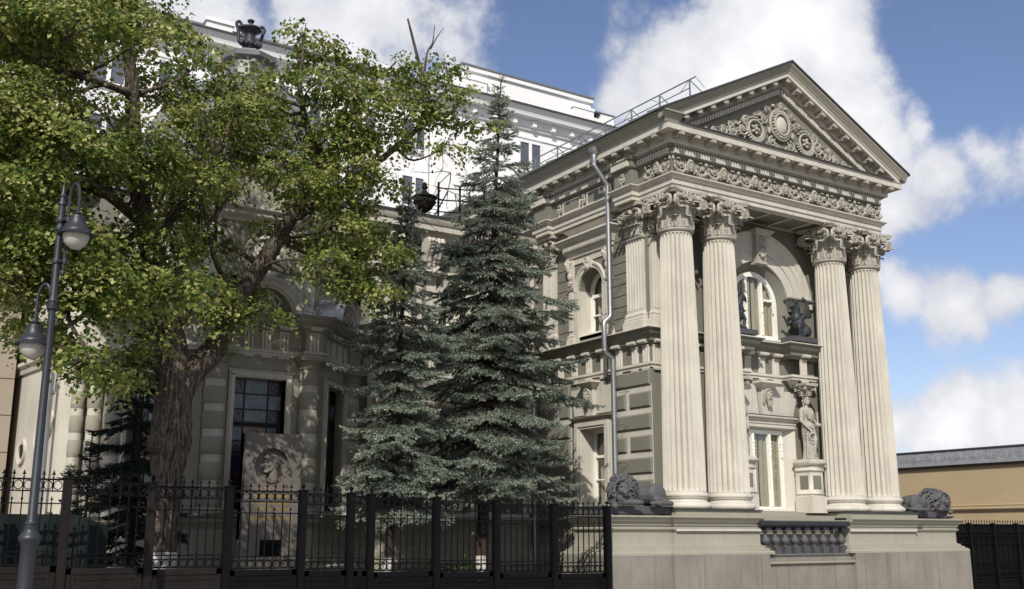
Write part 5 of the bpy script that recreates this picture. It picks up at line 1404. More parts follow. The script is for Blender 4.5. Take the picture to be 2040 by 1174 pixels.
# rusticated round columns on the bay corners
def rustcol(x, y, r=.205, n=6, two=True):
    c = emp('rusticated_column', Tr(x, y, 0))
    q = MB(); q.lathe([(r * .90, 2.0), (r * .90, 4.86)], 24, cap=False); part(q, 'shaft', CREAM, c, 40)
    drum = MB(); drum.lathe([(r * .88, 0), (r * 1.0, .035), (r * 1.0, .30), (r * .88, .335)], 28); dm = meshof(drum, 'drum', OLIVEP, 40)
    for k in range(n): put('drum', dm, c, Tr(0, 0, 2.12 + .455 * k))
    q = MB(); q.lathe([(r * 1.0, 4.70), (r * 1.12, 4.72), (r * 1.12, 4.745), (r * .98, 4.755), (r * .98, 4.80), (r * 1.1, 4.82), (r * 1.25, 4.86), (r * 1.3, 4.87)], 28)
    q.box(-r * 1.4, r * 1.4, -r * 1.4, r * 1.4, 4.87, 4.93); q.box(-r * 1.48, r * 1.48, -r * 1.48, r * 1.48, 4.915, 4.95)
    part(q, 'column_cap', OLIVEP, c, 40)
    q = MB(); q.lathe([(r * 1.25, 2.0), (r * 1.25, 2.05), (r * 1.1, 2.09), (r * 1.0, 2.12)], 28); part(q, 'column_foot', OLIVEP, c, 40)
rc = [(bx0 + .20, by - .12, .205), (bx1 - .22, by - .12, .20), (bx1 + cl - .10, by + cl - .16, .19), (bx0 - cl + .10, by + cl - .12, .175)]
for x, y, r in rc: rustcol(x, y, r)
for x, y, r in ((4.28, 21.0, .14), (4.02, 21.2, .13)): rustcol(x, y, r)
# bay entablature, breaking out over the columns
def brk(path):
    return path
EB = [(bx0 - cl, 21.6), (bx0 - cl - .02, by + cl + .05), (bx0 - cl + .12, by + cl - .36), (bx0 - .15, by - .05), (bx0 + .02, by - .20), (bx0 + .52, by - .20), (bx0 + .52, by), (bx1 - .36, by), (bx1 - .36, by - .22), (bx1 - .02, by - .22), (bx1 + .14, by - .06), (bx1 + .06, by + .06), (bx1 + cl - .30, by + cl - .30), (bx1 + cl - .22, by + cl - .38), (bx1 + cl + .12, by + cl - .12), (bx1 + cl + .12, 21.2)]
q = MB(); q.sweep(EB, [(-.03, 4.94), (.03, 4.94), (.03, 5.0), (.06, 5.005), (.06, 5.03), (.045, 5.035), (.045, 5.06), (-.03, 5.06)]); part(q, 'frieze_band', CREAM2)
q = MB(); q.sweep(EB, [(-.03, 5.06), (0, 5.06), (0, 5.43), (-.03, 5.43)]); part(q, 'bay_frieze', OLIVEP)
q = MB(); q.sweep(EB, [(-.03, 5.43), (.02, 5.43), (.03, 5.46), (.10, 5.49), (.115, 5.55), (.15, 5.565), (.22, 5.63), (.235, 5.67), (.265, 5.675), (.265, 5.71), (-.03, 5.74)]); part(q, 'bay_cornice', OLIVEP)
q = MB(); q.sweep(EB, [(0, 5.708), (.285, 5.708), (.29, 5.724), (.1, 5.76), (-.3, 5.80)]); part(q, 'bay_cornice_flashing', ZINC)
D = Tr(0, 0, -.13)
for M_, us in ((MBF @ Tr(0, 0, 0), (.80, 1.15, 1.50)), (MBF @ Tr(0, -.20, 0), (.22,)), (MBF @ Tr(0, -.22, 0), (LBF - .2,)), (MBR, (.35, .70, 1.05, 1.40)), (MBL, (.45, .80, 1.15))): trig_run(M_ @ D, us)
# attic storey of the bay
AP = [(bx0 - cl + .35, 21.6), (bx0 - cl + .35, by + cl + .25), (bx0 + .15, by + .42), (bx1 - .15, by + .42), (bx1 + cl - .35, by + cl + .25), (bx1 + cl - .35, 21.8)]
q = MB(); q.sweep(AP, [(-.2, 5.6), (0, 5.6), (0, 7.75), (-.2, 7.75)]); part(q, 'attic_wall', OLIVEP)
q = MB(); q.sweep(AP, [(-.2, 7.62), (.03, 7.62), (.05, 7.68), (.14, 7.74), (.15, 7.82), (.22, 7.86), (.23, 7.92), (-.2, 7.96)]); q.sweep(AP, [(-.2, 8.62), (.03, 8.62), (.06, 8.68), (.12, 8.72), (.12, 8.80), (-.2, 8.84)]); part(q, 'attic_cornice', CREAM2)
q = MB(); q.sweep(AP, [(-.2, 7.94), (-.02, 7.94), (-.02, 8.64), (-.2, 8.64)]); part(q, 'upper_attic', OLIVEP)
q = MB()
for (x, y), a in zip(AP[1:5], (-65, -25, 25, 65)):
    M_ = frame(x, y, a)
    q.sweep([(-.13, .06), (-.13, -.10), (.13, -.10), (.13, .06)], [(-.12, 5.70), (.10, 5.70), (.10, 5.80), (.06, 5.84), (.08, 5.88), (.04, 5.92), (.05, 5.97), (.0, 6.0), (0, 7.60), (.03, 7.62), (-.12, 7.64)], M=M_)
    q.box(-.10, .10, -.16, 0, 7.98, 8.60, M_); q.box(-.05, .05, -.18, -.15, 8.0, 8.56, M_)
    for k in range(7): q.ell((0, -.11, 6.12 + .06 * k), (.05 - .004 * k, .03, .045), M_, 6, 4)
part(q, 'attic_pilaster', CREAM2, kind='stuff')
MAF = frame(bx0 + .15, by + .42, 0); LAF = LBF - .3
def archhood(M, cx, r0, r1, dep, roofm=True):
    e = emp('segmental_pediment', M)
    q = MB(); q.ringarc(cx, 5.72, [(r0, .0), (r0, -.05), (r0 + .04, -.07), (r0 + .05, -.12), (r1 - .06, -.13), (r1 - .03, -.18), (r1, -.19), (r1, .0)], 0, 180, 30)
    part(q, 'arch_moulding', CREAM2, e, 30)
    q = MB(); q.ringarc(cx, 5.72, [(r1 - .01, .0), (r1 - .01, -.20), (r1 + .015, -.20), (r1 + .015, dep), (r1 - .01, dep)], 0, 180, 30); part(q, 'hood_sheet', ZINC, e, 30)
    q = MB()
    for s in (-1, 1):
        q.tube([(cx + s * .05, -.04, 6.06), (cx + s * .16, -.06, 6.10), (cx + s * .25, -.06, 6.0), (cx + s * .22, -.06, 5.90), (cx + s * .14, -.05, 5.93)], .028, 6)
        q.tube([(cx + s * .03, -.04, 6.0), (cx + s * .10, -.06, 5.88), (cx + s * .2, -.05, 5.80)], .025, 6)
    for k in range(9): a = math.pi * (k + .5) / 9; q.tube([(cx, -.02, 5.86), (cx + .12 * math.cos(a), -.09, 5.86 + .14 * math.sin(a)), (cx + .19 * math.cos(a), -.05, 5.86 + .22 * math.sin(a))], [.012, .024, .03], 5)
    q.ell((cx, -.05, 6.14), (.06, .05, .08), None, 8, 6); part(q, 'shell_carving', ORN, e, 45)
    q = MB(); q.box(cx - r0, cx + r0, .0, .03, 5.72, 5.74); q.add([(cx + r0 * math.cos(math.pi * i / 20), .01, 5.72 + r0 * math.sin(math.pi * i / 20)) for i in range(21)], [tuple(range(21))]); part(q, 'arch_field', OLIVE, e, None)
archhood(MBF @ Tr(0, -.04, 0), 1.10, .52, .70, .45); archhood(MBR @ Tr(0, -.12, 0), .98, .45, .62, .9); archhood(MBL @ Tr(0, -.12, 0), .93, .45, .62, .9)
q = MB()
for M_, cx in ((MAF, LAF / 2 + .05), (frame(*AP[3], 51), .78), (frame(*AP[1], -51), .72)):
    q.lathe([(.44, 0), (.44, .07), (.40, .10), (.36, .10), (.34, .05), (.001, .05)], 36, M_ @ Tr(cx, 0, 6.95) @ Ro(90, 'X'), cap=False)
part(q, 'round_medallion', CREAM2, kind='stuff')
# mansard with fish-scale tiles
def ringp(s_, z_): 
    cx_, cy_ = 6.87, 21.2
    return [(cx_ + (x - cx_) * s_, cy_ + (y - cy_) * s_, z_) for x, y in AP]
lev = [(1.0, 8.84), (.99, 9.2), (.93, 9.8), (.82, 10.3), (.66, 10.7), (.45, 11.0), (.2, 11.15)]
q = MB(); v = [p for s_, z_ in lev for p in ringp(s_, z_)]; k = 6
q.add(v, [(i * k + a, i * k + a + 1, (i + 1) * k + a + 1, (i + 1) * k + a) for i in range(len(lev) - 1) for a in range(5)] + [tuple((len(lev) - 1) * k + a for a in range(6))])
man = part(q, 'mansard_roof', ROOF, None, 20)
tile = MB(); tile.add([(0.105 * math.cos(a), 0, .07 + .10 * math.sin(a)) for a in [math.pi + math.pi * i / 8 for i in range(9)]] + [(-.105, .012, .20), (.105, .012, .20)] + [(0.105 * math.cos(a), .02, .07 + .10 * math.sin(a)) for a in [math.pi + math.pi * i / 8 for i in range(9)]],
    [(0, 1, 2, 3, 4, 5, 6, 7, 8, 10, 9)] + [(i, i + 1, 12 + i, 11 + i) for i in range(8)])
tme = meshof(tile, 'scale_tile', ROOF, None)
cnt = 0
for fi, (a, b_) in enumerate(((2, 3), (3, 4))):
    for j in range(1, 9):
        zz = 8.9 + .15 * j
        for l in range(len(lev) - 1):
            if lev[l][1] <= zz < lev[l + 1][1]: break
        t = (zz - lev[l][1]) / (lev[l + 1][1] - lev[l][1]); s_ = lev[l][0] + (lev[l + 1][0] - lev[l][0]) * t
        tilt = math.degrees(math.atan2((lev[l][0] - lev[l + 1][0]) * 1.7, lev[l + 1][1] - lev[l][1]))
        P = ringp(s_, zz); A, B_ = Vector(P[a]), Vector(P[b_]); L_ = (B_ - A).length; n = int(L_ / .21); d = (B_ - A).normalized(); ang = math.degrees(math.atan2(d.y, d.x))
        for i in range(n):
            p = A + d * ((i + .5 + .5 * (j % 2)) * .21); o_ = Vector((d.y, -d.x, 0)) * .03
            if (p - A).length > L_: continue
            put('scale_tile', tme, man, Tr(*(p + o_)) @ Ro(ang, 'Z') @ Ro(-tilt, 'X')); cnt += 1
q = MB(); q.lathe([(.9, 10.95), (.95, 11.05), (.60, 11.12), (.52, 11.3), (.50, 11.62), (.62, 11.70), (.64, 11.80), (.40, 11.86), (.36, 11.95)], 8, Tr(6.95, 21.3, 0)); part(q, 'finial_pedestal', ROOF, None, 30)
q = MB()
for k in range(6):
    a = k * math.pi / 3 + .3; M_ = Tr(6.95, 21.3, 0) @ Ro(math.degrees(a), 'Z')
    q.tube([(.95, 0, 11.25), (.80, 0, 11.35), (.72, 0, 11.15), (.9, 0, 11.05)], .07, 7, M_); q.ell((.95, 0, 11.33), (.12, .1, .1), M_, 8, 6)
part(q, 'roof_scrolls', ROOF, None, 40, kind='stuff')
q = MB(); q.box(4.5, 14.0, 22.5, 31.9, .3, 8.72); part(q, 'rear_block', OLIVE, None, None)
# left flank of the mansion, set back and slightly rounded
FP = [(3.45, 30.0), (3.35, 27.0), (3.40, 24.6), (3.62, 22.8), (3.72, 21.5), (4.0, 21.3), (4.5, 21.3)]
q = MB(); q.sweep(FP, [(-.2, .3), (0, .3), (0, 7.3), (-.2, 7.3)]); part(q, 'flank_wall', CREAM)
q = MB(); q.sweep(FP, [(-.2, 4.9), (.05, 4.9), (.08, 5.0), (.14, 5.05), (.14, 5.12), (-.2, 5.14)]); q.sweep(FP, [(-.2, 7.25), (.05, 7.25), (.2, 7.45), (.2, 7.5), (-.2, 7.52)]); q.sweep(FP, [(-.2, .3), (.12, .3), (.12, 1.9), (.06, 2.0), (-.2, 2.0)]); part(q, 'flank_string_course', CREAM2, kind='stuff')
for (y, z_) in ((21.95, 3.72), (22.6, 3.5), (23.7, 3.28)):
    x = 3.69 if y < 22.5 else (3.64 if y < 23 else 3.52)
    e = emp('round_window', frame(x, y, -84 if y < 23 else -82))
    q = MB(); q.ringarc(0, z_, [(.16, -.05), (.16, .02), (.26, .02), (.26, -.07)], 0, 360, 20, cap=False); part(q, 'window_surround', CREAM2, e)
    q = MB(); q.add([(.165 * math.cos(i * .3927), -.025, z_ + .165 * math.sin(i * .3927)) for i in range(16)], [tuple(range(16))]); part(q, 'pane', ROOM, e, None)
q = MB(); q.tube([(3.50, 21.45, 7.3), (3.50, 21.45, 5.0), (3.42, 21.45, 4.85), (3.42, 21.45, 4.7), (3.55, 21.45, 4.6), (3.55, 21.45, .8)], .055, 10); part(q, 'downpipe', ZINC)

# ------------------------------------------------------------------ urns
def urn(root, s, handles):
    pr = [(.16, 0), (.17, .03), (.10, .06), (.07, .12), (.06, .17), (.09, .20), (.20, .27), (.27, .38), (.30, .50), (.31, .56), (.35, .58), (.36, .62), (.33, .64), (.22, .68), (.12, .74), (.07, .80), (.05, .85), (.08, .88), (.09, .93), (.06, .97), (.07, 1.0), (.04, 1.05), (.001, 1.07)]
    if handles: pr = [(.17, 0), (.18, .03), (.13, .06), (.10, .12), (.10, .16), (.15, .22), (.19, .32), (.17, .40), (.14, .46), (.14, .55), (.17, .62), (.28, .68), (.31, .72), (.30, .76), (.22, .80), (.12, .84), (.06, .88), (.05, .93), (.09, .96), (.10, 1.0), (.05, 1.04), (.001, 1.06)]
    m = MB(); m.lathe([(r * s, z_ * s) for r, z_ in pr], 32, cap=False); relpart(m, 'vessel', URNM if handles else IRONB, root, 40)
    if handles:
        for q_ in (-1, 1):
            m = MB(); m.tube([(c.x * s, c.y * s, c.z * s) for c in curve([(.17 * q_, 0, .22), (.30 * q_, 0, .30), (.32 * q_, 0, .50), (.36 * q_, 0, .70), (.40 * q_, 0, .82), (.33 * q_, 0, .90), (.26 * q_, 0, .82), (.30 * q_, 0, .74)], 26)], .045 * s, 8); m.ell((.22 * q_ * s, 0, .30 * s), (.10 * s, .10 * s, .09 * s)); relpart(m, 'handle', URNM, root, 50)
        m = MB()
        for k in range(8): a = k * .785; m.ell((.17 * s * math.cos(a), .17 * s * math.sin(a), .28 * s), (.06 * s, .06 * s, .08 * s), None, 8, 6)
        relpart(m, 'relief_band', URNM, root, 50)
    else:
        m = MB()
        for k in range(24):
            a = k * math.pi / 12; dr = .05 * abs(math.sin(a * 3)); m.ell((.295 * s * math.cos(a), .295 * s * math.sin(a), (.50 - dr) * s), (.035 * s, .035 * s, .035 * s), None, 6, 4)
        relpart(m, 'garland', IRONB, root, 50)
U1 = thing('urn', 'large dark grey handled urn on the top of the domed bay roof', 'urn', (6.93, 21.3, 11.95)); urn(U1, .80, True)
U2 = thing('urn', 'small black lidded urn with garland on the cornice beside the roof railing', 'urn', (11.28, 21.15, 8.86)); urn(U2, .84, False)
# ------------------------------------------------------------------ iron fence along the pavement
fence = thing('iron_fence', 'black iron fence with spear finials and rings running along the pavement to the plinth', 'fence', (2.0, 15.6, 0))
FI = Matrix.Translation((-2.0, -15.6, 0))
def fp(mb, name, m, parent=None, M=None, angle=35, **p):
    o = mb.build(name, m, None, angle, None, **p); o.parent = parent or fence
    M = M or Matrix.Identity(4)
    o.matrix_basis = FI @ M if (parent is None) else M
    return o
postX = [-.3, .75, 1.80, 2.92, 4.06, 5.17, 6.32, 7.12, 7.47, 8.65, 9.81, 11.00, 12.19]
def zoff(x): return (12.19 - x) * .0285
# shared pieces, z 0 = bottom of the open part
fin = MB()
fin.lathe([(.006, 0), (.012, .01), (.012, .02), (.006, .03), (.006, .045), (.014, .055), (.017, .07), (.010, .09), (.001, .115)], 7)
fin.box(-.026, .026, -.004, .004, .052, .064)
finme = meshof(fin, 'finial', IRON, 40)
rg = MB(); rg.ringarc(0, 0, [(.047, -.006), (.047, .006), (.058, .006), (.058, -.006)], 0, 360, 16, cap=False); rgme = meshof(rg, 'ring', IRON, 40)
def barmesh(z0, z1, knobs=()):
    m = MB(); m.box(-.0075, .0075, -.0075, .0075, z0, z1)
    for k in knobs: m.ell((0, 0, k), (.017, .017, .022), None, 8, 6)
    return meshof(m, 'bar', IRON, 40)
H = 1.12
long_me = barmesh(0.0, H + .0, (.25, .86)); short_me = barmesh(0.0, .0 + .80, ()); top_me = barmesh(H - .155, H, ())
lowfin = MB(); lowfin.merge(fin, Sc(.8)); lfme = meshof(lowfin, 'finial', IRON, 40)
random.seed(8)
for i in range(len(postX) - 1):
    x0, x1 = postX[i] + .065, postX[i + 1] - .065; xm = (x0 + x1) / 2; z0 = .97 + zoff(xm); w_ = x1 - x0
    e = bpy.data.objects.new('fence_panel', None); COL.objects.link(e); e.parent = fence; e.matrix_basis = FI @ Tr(xm, 15.6, z0)
    m = MB()
    for z_, h in ((H, .024), (H - .155, .018), (.80, .016), (.17, .016), (.115, .014), (0, .02)): m.box(-w_ / 2 - .03, w_ / 2 + .03, -.014, .014, z_ - h / 2, z_ + h / 2)
    fp(m, 'rail', IRON, e, None, 35, kind='stuff')
    m = MB(); bz = -z0 + .12
    m.box(-w_ / 2 - .03, w_ / 2 + .03, -.010, .010, bz, -.02)
    for a, b_, c, d in ((-w_ / 2, w_ / 2, -.10, -.02), (-w_ / 2, w_ / 2, bz, bz + .1), (-w_ / 2, -w_ / 2 + .07, bz, -.02), (w_ / 2 - .07, w_ / 2, bz, -.02)): m.box(a, b_, -.022, -.01, c, d)
    for a, b_, c, d in ((-w_ / 2 + .12, w_ / 2 - .12, -.18, -.165), (-w_ / 2 + .12, w_ / 2 - .12, bz + .17, bz + .185), (-w_ / 2 + .12, -w_ / 2 + .135, bz + .17, -.165), (w_ / 2 - .135, w_ / 2 - .12, bz + .17, -.165)): m.box(a, b_, -.020, -.01, c, d)
    fp(m, 'sheet_panel', IRON if x0 > 4.5 else IRONB, e)
    n = max(1, round(w_ / .121)); s = w_ / n
    for k in range(n):
        put('ring', rgme, e, Tr(-w_ / 2 + s * (k + .5), 0, H - .0775) @ Sc(s / .121 if s < .121 else 1, 1, 1.12)); put('ring', rgme, e, Tr(-w_ / 2 + s * (k + .5), 0, .058) @ Sc(1, 1, .93))
        if k == 0: continue
        x = -w_ / 2 + s * k
        put('finial', finme, e, Tr(x, 0, H + .01))
        if k % 2: put('bar', short_me, e, Tr(x, 0, 0)); put('bar', top_me, e, Tr(x, 0, 0)); put('finial', lfme, e, Tr(x, 0, .805)); put('finial', lfme, e, Tr(x, 0.0, .175) @ Sc(.01) if False else Tr(x, -.012, .175) @ Sc(.6))
        else: put('bar', long_me, e, Tr(x, 0, 0))
for x in postX:
    zt = .97 + zoff(x) + H + .03
    m = MB(); m.box(-.055, .055, -.055, .055, .12, zt, Tr(x, 15.6, 0)); m.box(-.068, .068, -.068, .068, zt, zt + .02, Tr(x, 15.6, 0)); m.box(-.03, .03, -.062, -.055, .4, zt - .06, Tr(x, 15.6, 0))
    p = fp(m, 'post', IRON if x > 4.5 else IRONB, None)
    m = MB(); m.lathe([(.03, 0), (.014, .018), (.014, .028), (.034, .05), (.034, .065), (.012, .095), (.001, .10)], 12); fp(m, 'ball_cap', IRON, p, Tr(x, 15.6, zt + .02))
m = MB(); m.box(-.5, 12.4, 15.5, 15.72, .0, .13); fp(m, 'kerb_stone', MAUVE, None)
# cables hanging on the basement near the last post
cb = MB()
for k, (a, b_) in enumerate(((13.7, 13.9), (13.6, 13.95), (13.55, 14.05))): cb.tube(curve([(12.6 + .05 * k, 16.97, 1.98), (12.62 + .06 * k, 17.0, 1.5), (12.5 + .1 * k - .35, 17.05, 1.2), (12.1 + .06 * k, 17.1, .6)], 12), .011, 5)
o = cb.build('cable', IRON, None, 40, None, kind='stuff'); o.parent = mansion; o.matrix_basis = MI

# ------------------------------------------------------------------ gate on the right
gate = thing('iron_gate', 'tall black sheet-backed iron gate with small spikes to the right of the plinth', 'gate', (23.2, 16.4, 0))
GI = Matrix.Translation((-23.2, -16.4, 0))
def gp(mb, name, m, parent=None, angle=35, **p):
    o = mb.build(name, m, None, angle, None, **p); o.parent = parent or gate; o.matrix_basis = GI if parent is None else Matrix.Identity(4); return o
m = MB(); m.box(23.0, 31.0, 16.42, 16.44, .1, 1.88); gp(m, 'back_sheet', IRON)
m = MB()
for z_ in (1.88, 1.70, 1.60, 1.42, .95, .72, .60, .15): m.box(23.0, 31.0, 16.38, 16.42, z_ - .012, z_ + .012)
gp(m, 'cross_rail', IRON, None, 35, kind='stuff')
for x in (23.15, 24.15, 25.15, 26.15, 27.2, 28.3): m = MB(); m.box(x - .04, x + .04, 16.36, 16.46, .1, 1.92); gp(m, 'gate_stile', IRON)
sp = MB(); sp.lathe([(.008, 0), (.008, .05), (.016, .065), (.001, .11)], 6); spme = meshof(sp, 'spike', IRON, 40)
rg2 = MB(); rg2.ringarc(0, 0, [(.028, -.006), (.028, .006), (.040, .006), (.040, -.006)], 0, 360, 12, cap=False); rg2.ell((0, -.005, 0), (.012, .012, .012), None, 6, 4); rg2me = meshof(rg2, 'ring', IRON, 40)
for k in range(44):
    x = 23.25 + .11 * k; put('spike', spme, gate, GI @ Tr(x, 16.40, 1.89))
    for z_ in (1.65, .66): put('ring', rg2me, gate, GI @ Tr(x, 16.39, z_))
br = MB(); br.box(-.008, .008, -.008, .008, 0, 1); brme = meshof(br, 'bar', IRON, None)
for k in range(22):
    x = 23.3 + .22 * k; put('bar', brme, gate, GI @ Tr(x, 16.40, .72) @ Sc(1, 1, .88))
    for z_ in (1.79, 1.51, .84): put('finial', finme, gate, GI @ Tr(x + .11, 16.40, z_ - .05))
for i, x in enumerate((23.2, 24.2, 25.2, 26.2)):
    for (c, d) in ((.24, .255), (.5, .515)): 
        m = MB(); m.box(x + .12, x + .88, 16.395, 16.42, c, d); gp(m, 'panel_moulding', IRON)
pil = thing('gate_pier', 'pale gate pier with a dark metal cap behind the black gate beside the right lion', 'pier', (24.3, 17.6, 0))
m = MB(); m.box(-.28, .28, -.28, .28, 0, 1.98); m.build('shaft', CREAM2, pil)
m = MB(); m.sweep([(-.28, .28), (-.28, -.28), (.28, -.28), (.28, .28)], [(-.2, 1.98), (.04, 1.98), (.06, 2.02), (.12, 2.07), (.14, 2.08), (.14, 2.10), (-.2, 2.14)]); m.box(-.3, .3, -.3, .3, 1.98, 2.1); m.build('pier_cap', ROOF, pil)

# ------------------------------------------------------------------ street lamp
lamp = thing('street_lamp', 'grey street lamp with two bell-shaped lanterns in front of the lime tree', 'street lamp', (2.09, 13.0, .14))
m = MB(); m.lathe([(.16, 0), (.16, .25), (.13, .30), (.115, .34), (.105, 1.10), (.105, 1.36), (.115, 1.38), (.12, 1.42), (.142, 1.445), (.146, 1.47), (.125, 1.50), (.095, 1.53), (.085, 1.56), (.088, 1.58), (.078, 1.59), (.078, 1.61), (.088, 1.62), (.07, 1.64), (.060, 1.66), (.046, 4.05), (.048, 4.10)], 16)
m.v = [np.concatenate(m.v) * np.array([.86, .86, 1])]; m.build('base_post', LAMPM, lamp, 40)
m = MB(); m.lathe([(.066, 4.05), (.068, 4.09), (.055, 4.10), (.055, 4.13), (.064, 4.14), (.05, 4.17), (.044, 4.2), (.040, 5.30), (.052, 5.31), (.052, 5.34), (.036, 5.36), (.036, 5.40), (.046, 5.41), (.028, 5.45), (.022, 5.52), (.001, 5.60)], 12); m.build('upper_post', LAMPM, lamp, 40)
def lantern(root, p):
    e = bpy.data.objects.new('lantern', None); COL.objects.link(e); e.parent = root; e.matrix_basis = Tr(*p)
    m = MB(); m.lathe([(.035, .235), (.04, .225), (.028, .21), (.06, .20), (.075, .195), (.085, .19), (.09, .15), (.095, .10), (.125, .055), (.150, .03), (.158, .02), (.162, .0), (.205, -.03), (.212, -.04), (.205, -.045), (.15, -.02), (.14, .0)], 28, cap=False); m.build('lamp_shade', LAMPM, e, 35)
    m = MB(); m.lathe([(.148, -.03)] + [(.148 * math.cos(a), -.035 - .175 * math.sin(a)) for a in [i * math.pi / 2 / 9 for i in range(1, 10)]], 26, cap=False); m.build('globe', GLOBE, e, 60)
# upper lantern on an arm reaching along the street, lower one to the other side
def arm(root, x, y, zs, ztop, dx, dy, zl):
    m = MB(); L_ = math.hypot(dx, dy)
    pts = [(x, y, zs), (x, y, ztop - .20)] + [(x + dx * .5 * (1 - math.cos(a)), y + dy * .5 * (1 - math.cos(a)), ztop - .20 + .20 * math.sin(a) * 1.0) for a in [math.pi * i / 12 for i in range(1, 13)]] + [(x + dx, y + dy, zl)]
    m.tube(pts, .018, 8); m.ell((x, y, zs), (.03, .03, .04)); m.build('arm', LAMPM, root, 40)
arm(lamp, .065, -.05, 4.48, 5.56, .08, -.17, 5.19)
lantern(lamp, (.145, -.22, 4.95))
m = MB()
for z_ in (4.62, 5.02, 5.12): m.box(-.01, .10, -.075, .03, z_ - .012, z_ + .012); m.lathe([(.055, -.03), (.06, 0), (.055, .03)], 12, Tr(0, 0, z_)); m.lathe([(.03, -.03), (.033, 0), (.03, .03)], 10, Tr(.075, -.05, z_))
m.build('arm_clamp', LAMPM, lamp, 40, kind='stuff')
arm(lamp, -.02, .05, 4.05, 4.36, -.125, .10, 3.92)
lantern(lamp, (-.145, .15, 3.68))

# ------------------------------------------------------------------ memorial slab in the garden
st = thing('memorial_stone', 'upright granite slab carved with the round relief of a bald bearded man in profile', 'memorial', (6.72, 18.0, .55))
q = MB()
circ = [(-.02 + .315 * math.cos(2 * math.pi * i / 40), 2.25 + .315 * math.sin(2 * math.pi * i / 40)) for i in range(40)]
wall_panel(q, -.51, .51, 1.0, 2.82, [circ], .12, None)
q.add([(-.51, 0, 1.0), (-.51, .26, 1.0), (-.51, .26, 2.82), (-.51, 0, 2.82)], [(0, 1, 2, 3)]); q.add([(.51, 0, 1.0), (.51, .26, 1.0), (.51, .26, 2.82), (.51, 0, 2.82)], [(3, 2, 1, 0)])
q.add([(-.51, 0, 2.82), (.51, 0, 2.82), (.51, .26, 2.82), (-.51, .26, 2.82)], [(0, 1, 2, 3)]); q.box(-.51, .51, .12, .26, 1.0, 2.815)
q.build('slab', GRANITE, st, 20)
q = MB(); q.box(-.58, -.20, -.06, .3, .72, 1.0); q.box(.20, .58, -.06, .3, .72, 1.0); q.box(-.2, .2, .1, .3, .72, 1.0); q.box(-.66, .66, -.14, .36, .0, .72); q.build('plinth', GRANITE, st, 20)
q = MB(); q.box(-.2, .2, -.02, .1, .74, .98); q.build('recess_plate', IRON, st, None)
m = MB(); cx, cz_ = -.02, 2.27   # profile facing left (towards -x)
m.ell((cx + .02, .08, cz_ + .09), (.135, .10, .135)); m.ell((cx - .035, .08, cz_ + .10), (.095, .095, .115)); m.ell((cx - .03, .08, cz_ + .0), (.095, .095, .115)); m.ell((cx + .065, .08, cz_ + .05), (.10, .085, .12))
m.ell((cx - .055, .08, cz_ - .075), (.075, .085, .07))                                   # jaw
m.ell((cx - .105, .055, cz_ + .065), (.030, .05, .016)); m.ell((cx - .075, .02, cz_ + .068), (.045, .025, .014), rot=Ro(-12, 'Y'))   # brow
cap(m, (cx - .115, .06, cz_ + .05), (cx - .158, .06, cz_ - .005), .016, .021)            # nose
m.ell((cx - .135, .05, cz_ - .012), (.022, .04, .014)); m.ell((cx - .07, .01, cz_ - .0), (.035, .03, .03))
m.tube([(cx - .135, .045, cz_ - .038), (cx - .10, .01, cz_ - .035), (cx - .065, .005, cz_ - .052)], [.014, .016, .010], 6)   # moustache
m.ell((cx - .118, .05, cz_ - .062), (.022, .04, .010))
for k in range(6): m.tube([(cx - .055 - .013 * k, .01 + .006 * k, cz_ - .085 - .002 * k), (cx - .08 - .012 * k, .015, cz_ - .12), (cx - .108 - .008 * k, .04, cz_ - .145 + .006 * k)], [.016, .019, .007], 6)
m.tube(curve([(cx + .015, .005, cz_ - .01), (cx - .005, .0, cz_ - .06), (cx - .05, .005, cz_ - .10)], 6), .016, 6)
m.ell((cx + .045, -.02, cz_ + .015), (.022, .022, .040)); m.ell((cx + .07, .0, cz_ + .01), (.035, .05, .07))
cap(m, (cx + .045, .08, cz_ - .05), (cx + .055, .085, cz_ - .25), .085, .095); cap(m, (cx + .045, .015, cz_ - .02), (cx - .015, .03, cz_ - .23), .020, .022)
m.ell((cx + .08, .10, cz_ - .25), (.17, .06, .06))
f = fuse(m, .0065, 2); f.v = [np.concatenate(f.v) * np.array([1.0, 1.0, 1.0])]; f.build('portrait_relief', GRANITE, st, 60)
random.seed(21)
q = MB()
for r_, (zl, n, x0) in enumerate(((1.86, 5, -.14), (1.72, 20, -.33), (1.60, 22, -.35), (1.50, 20, -.33), (1.34, 22, -.35))):
    x = x0
    for k in range(n):
        w_ = random.choice((.018, .022, .026)); h = .042
        kind = random.randint(0, 4)
        if random.random() < .1: x += .02
        q.box(x, x + .005, -.004, .001, zl, zl + h)
        if kind != 1: q.box(x + w_ - .005, x + w_, -.004, .001, zl, zl + h)
        if kind in (0, 2): q.box(x + .005, x + w_ - .005, -.004, .001, zl + h - .005, zl + h)
        if kind in (1, 3): q.box(x + .005, x + w_, -.004, .001, zl + .019, zl + .024)
        if kind == 4: q.box(x + .005, x + w_ - .005, -.004, .001, zl, zl + .005)
        x += w_ + .010
q.build('gold_lettering', GOLD, st, None, kind='stuff')

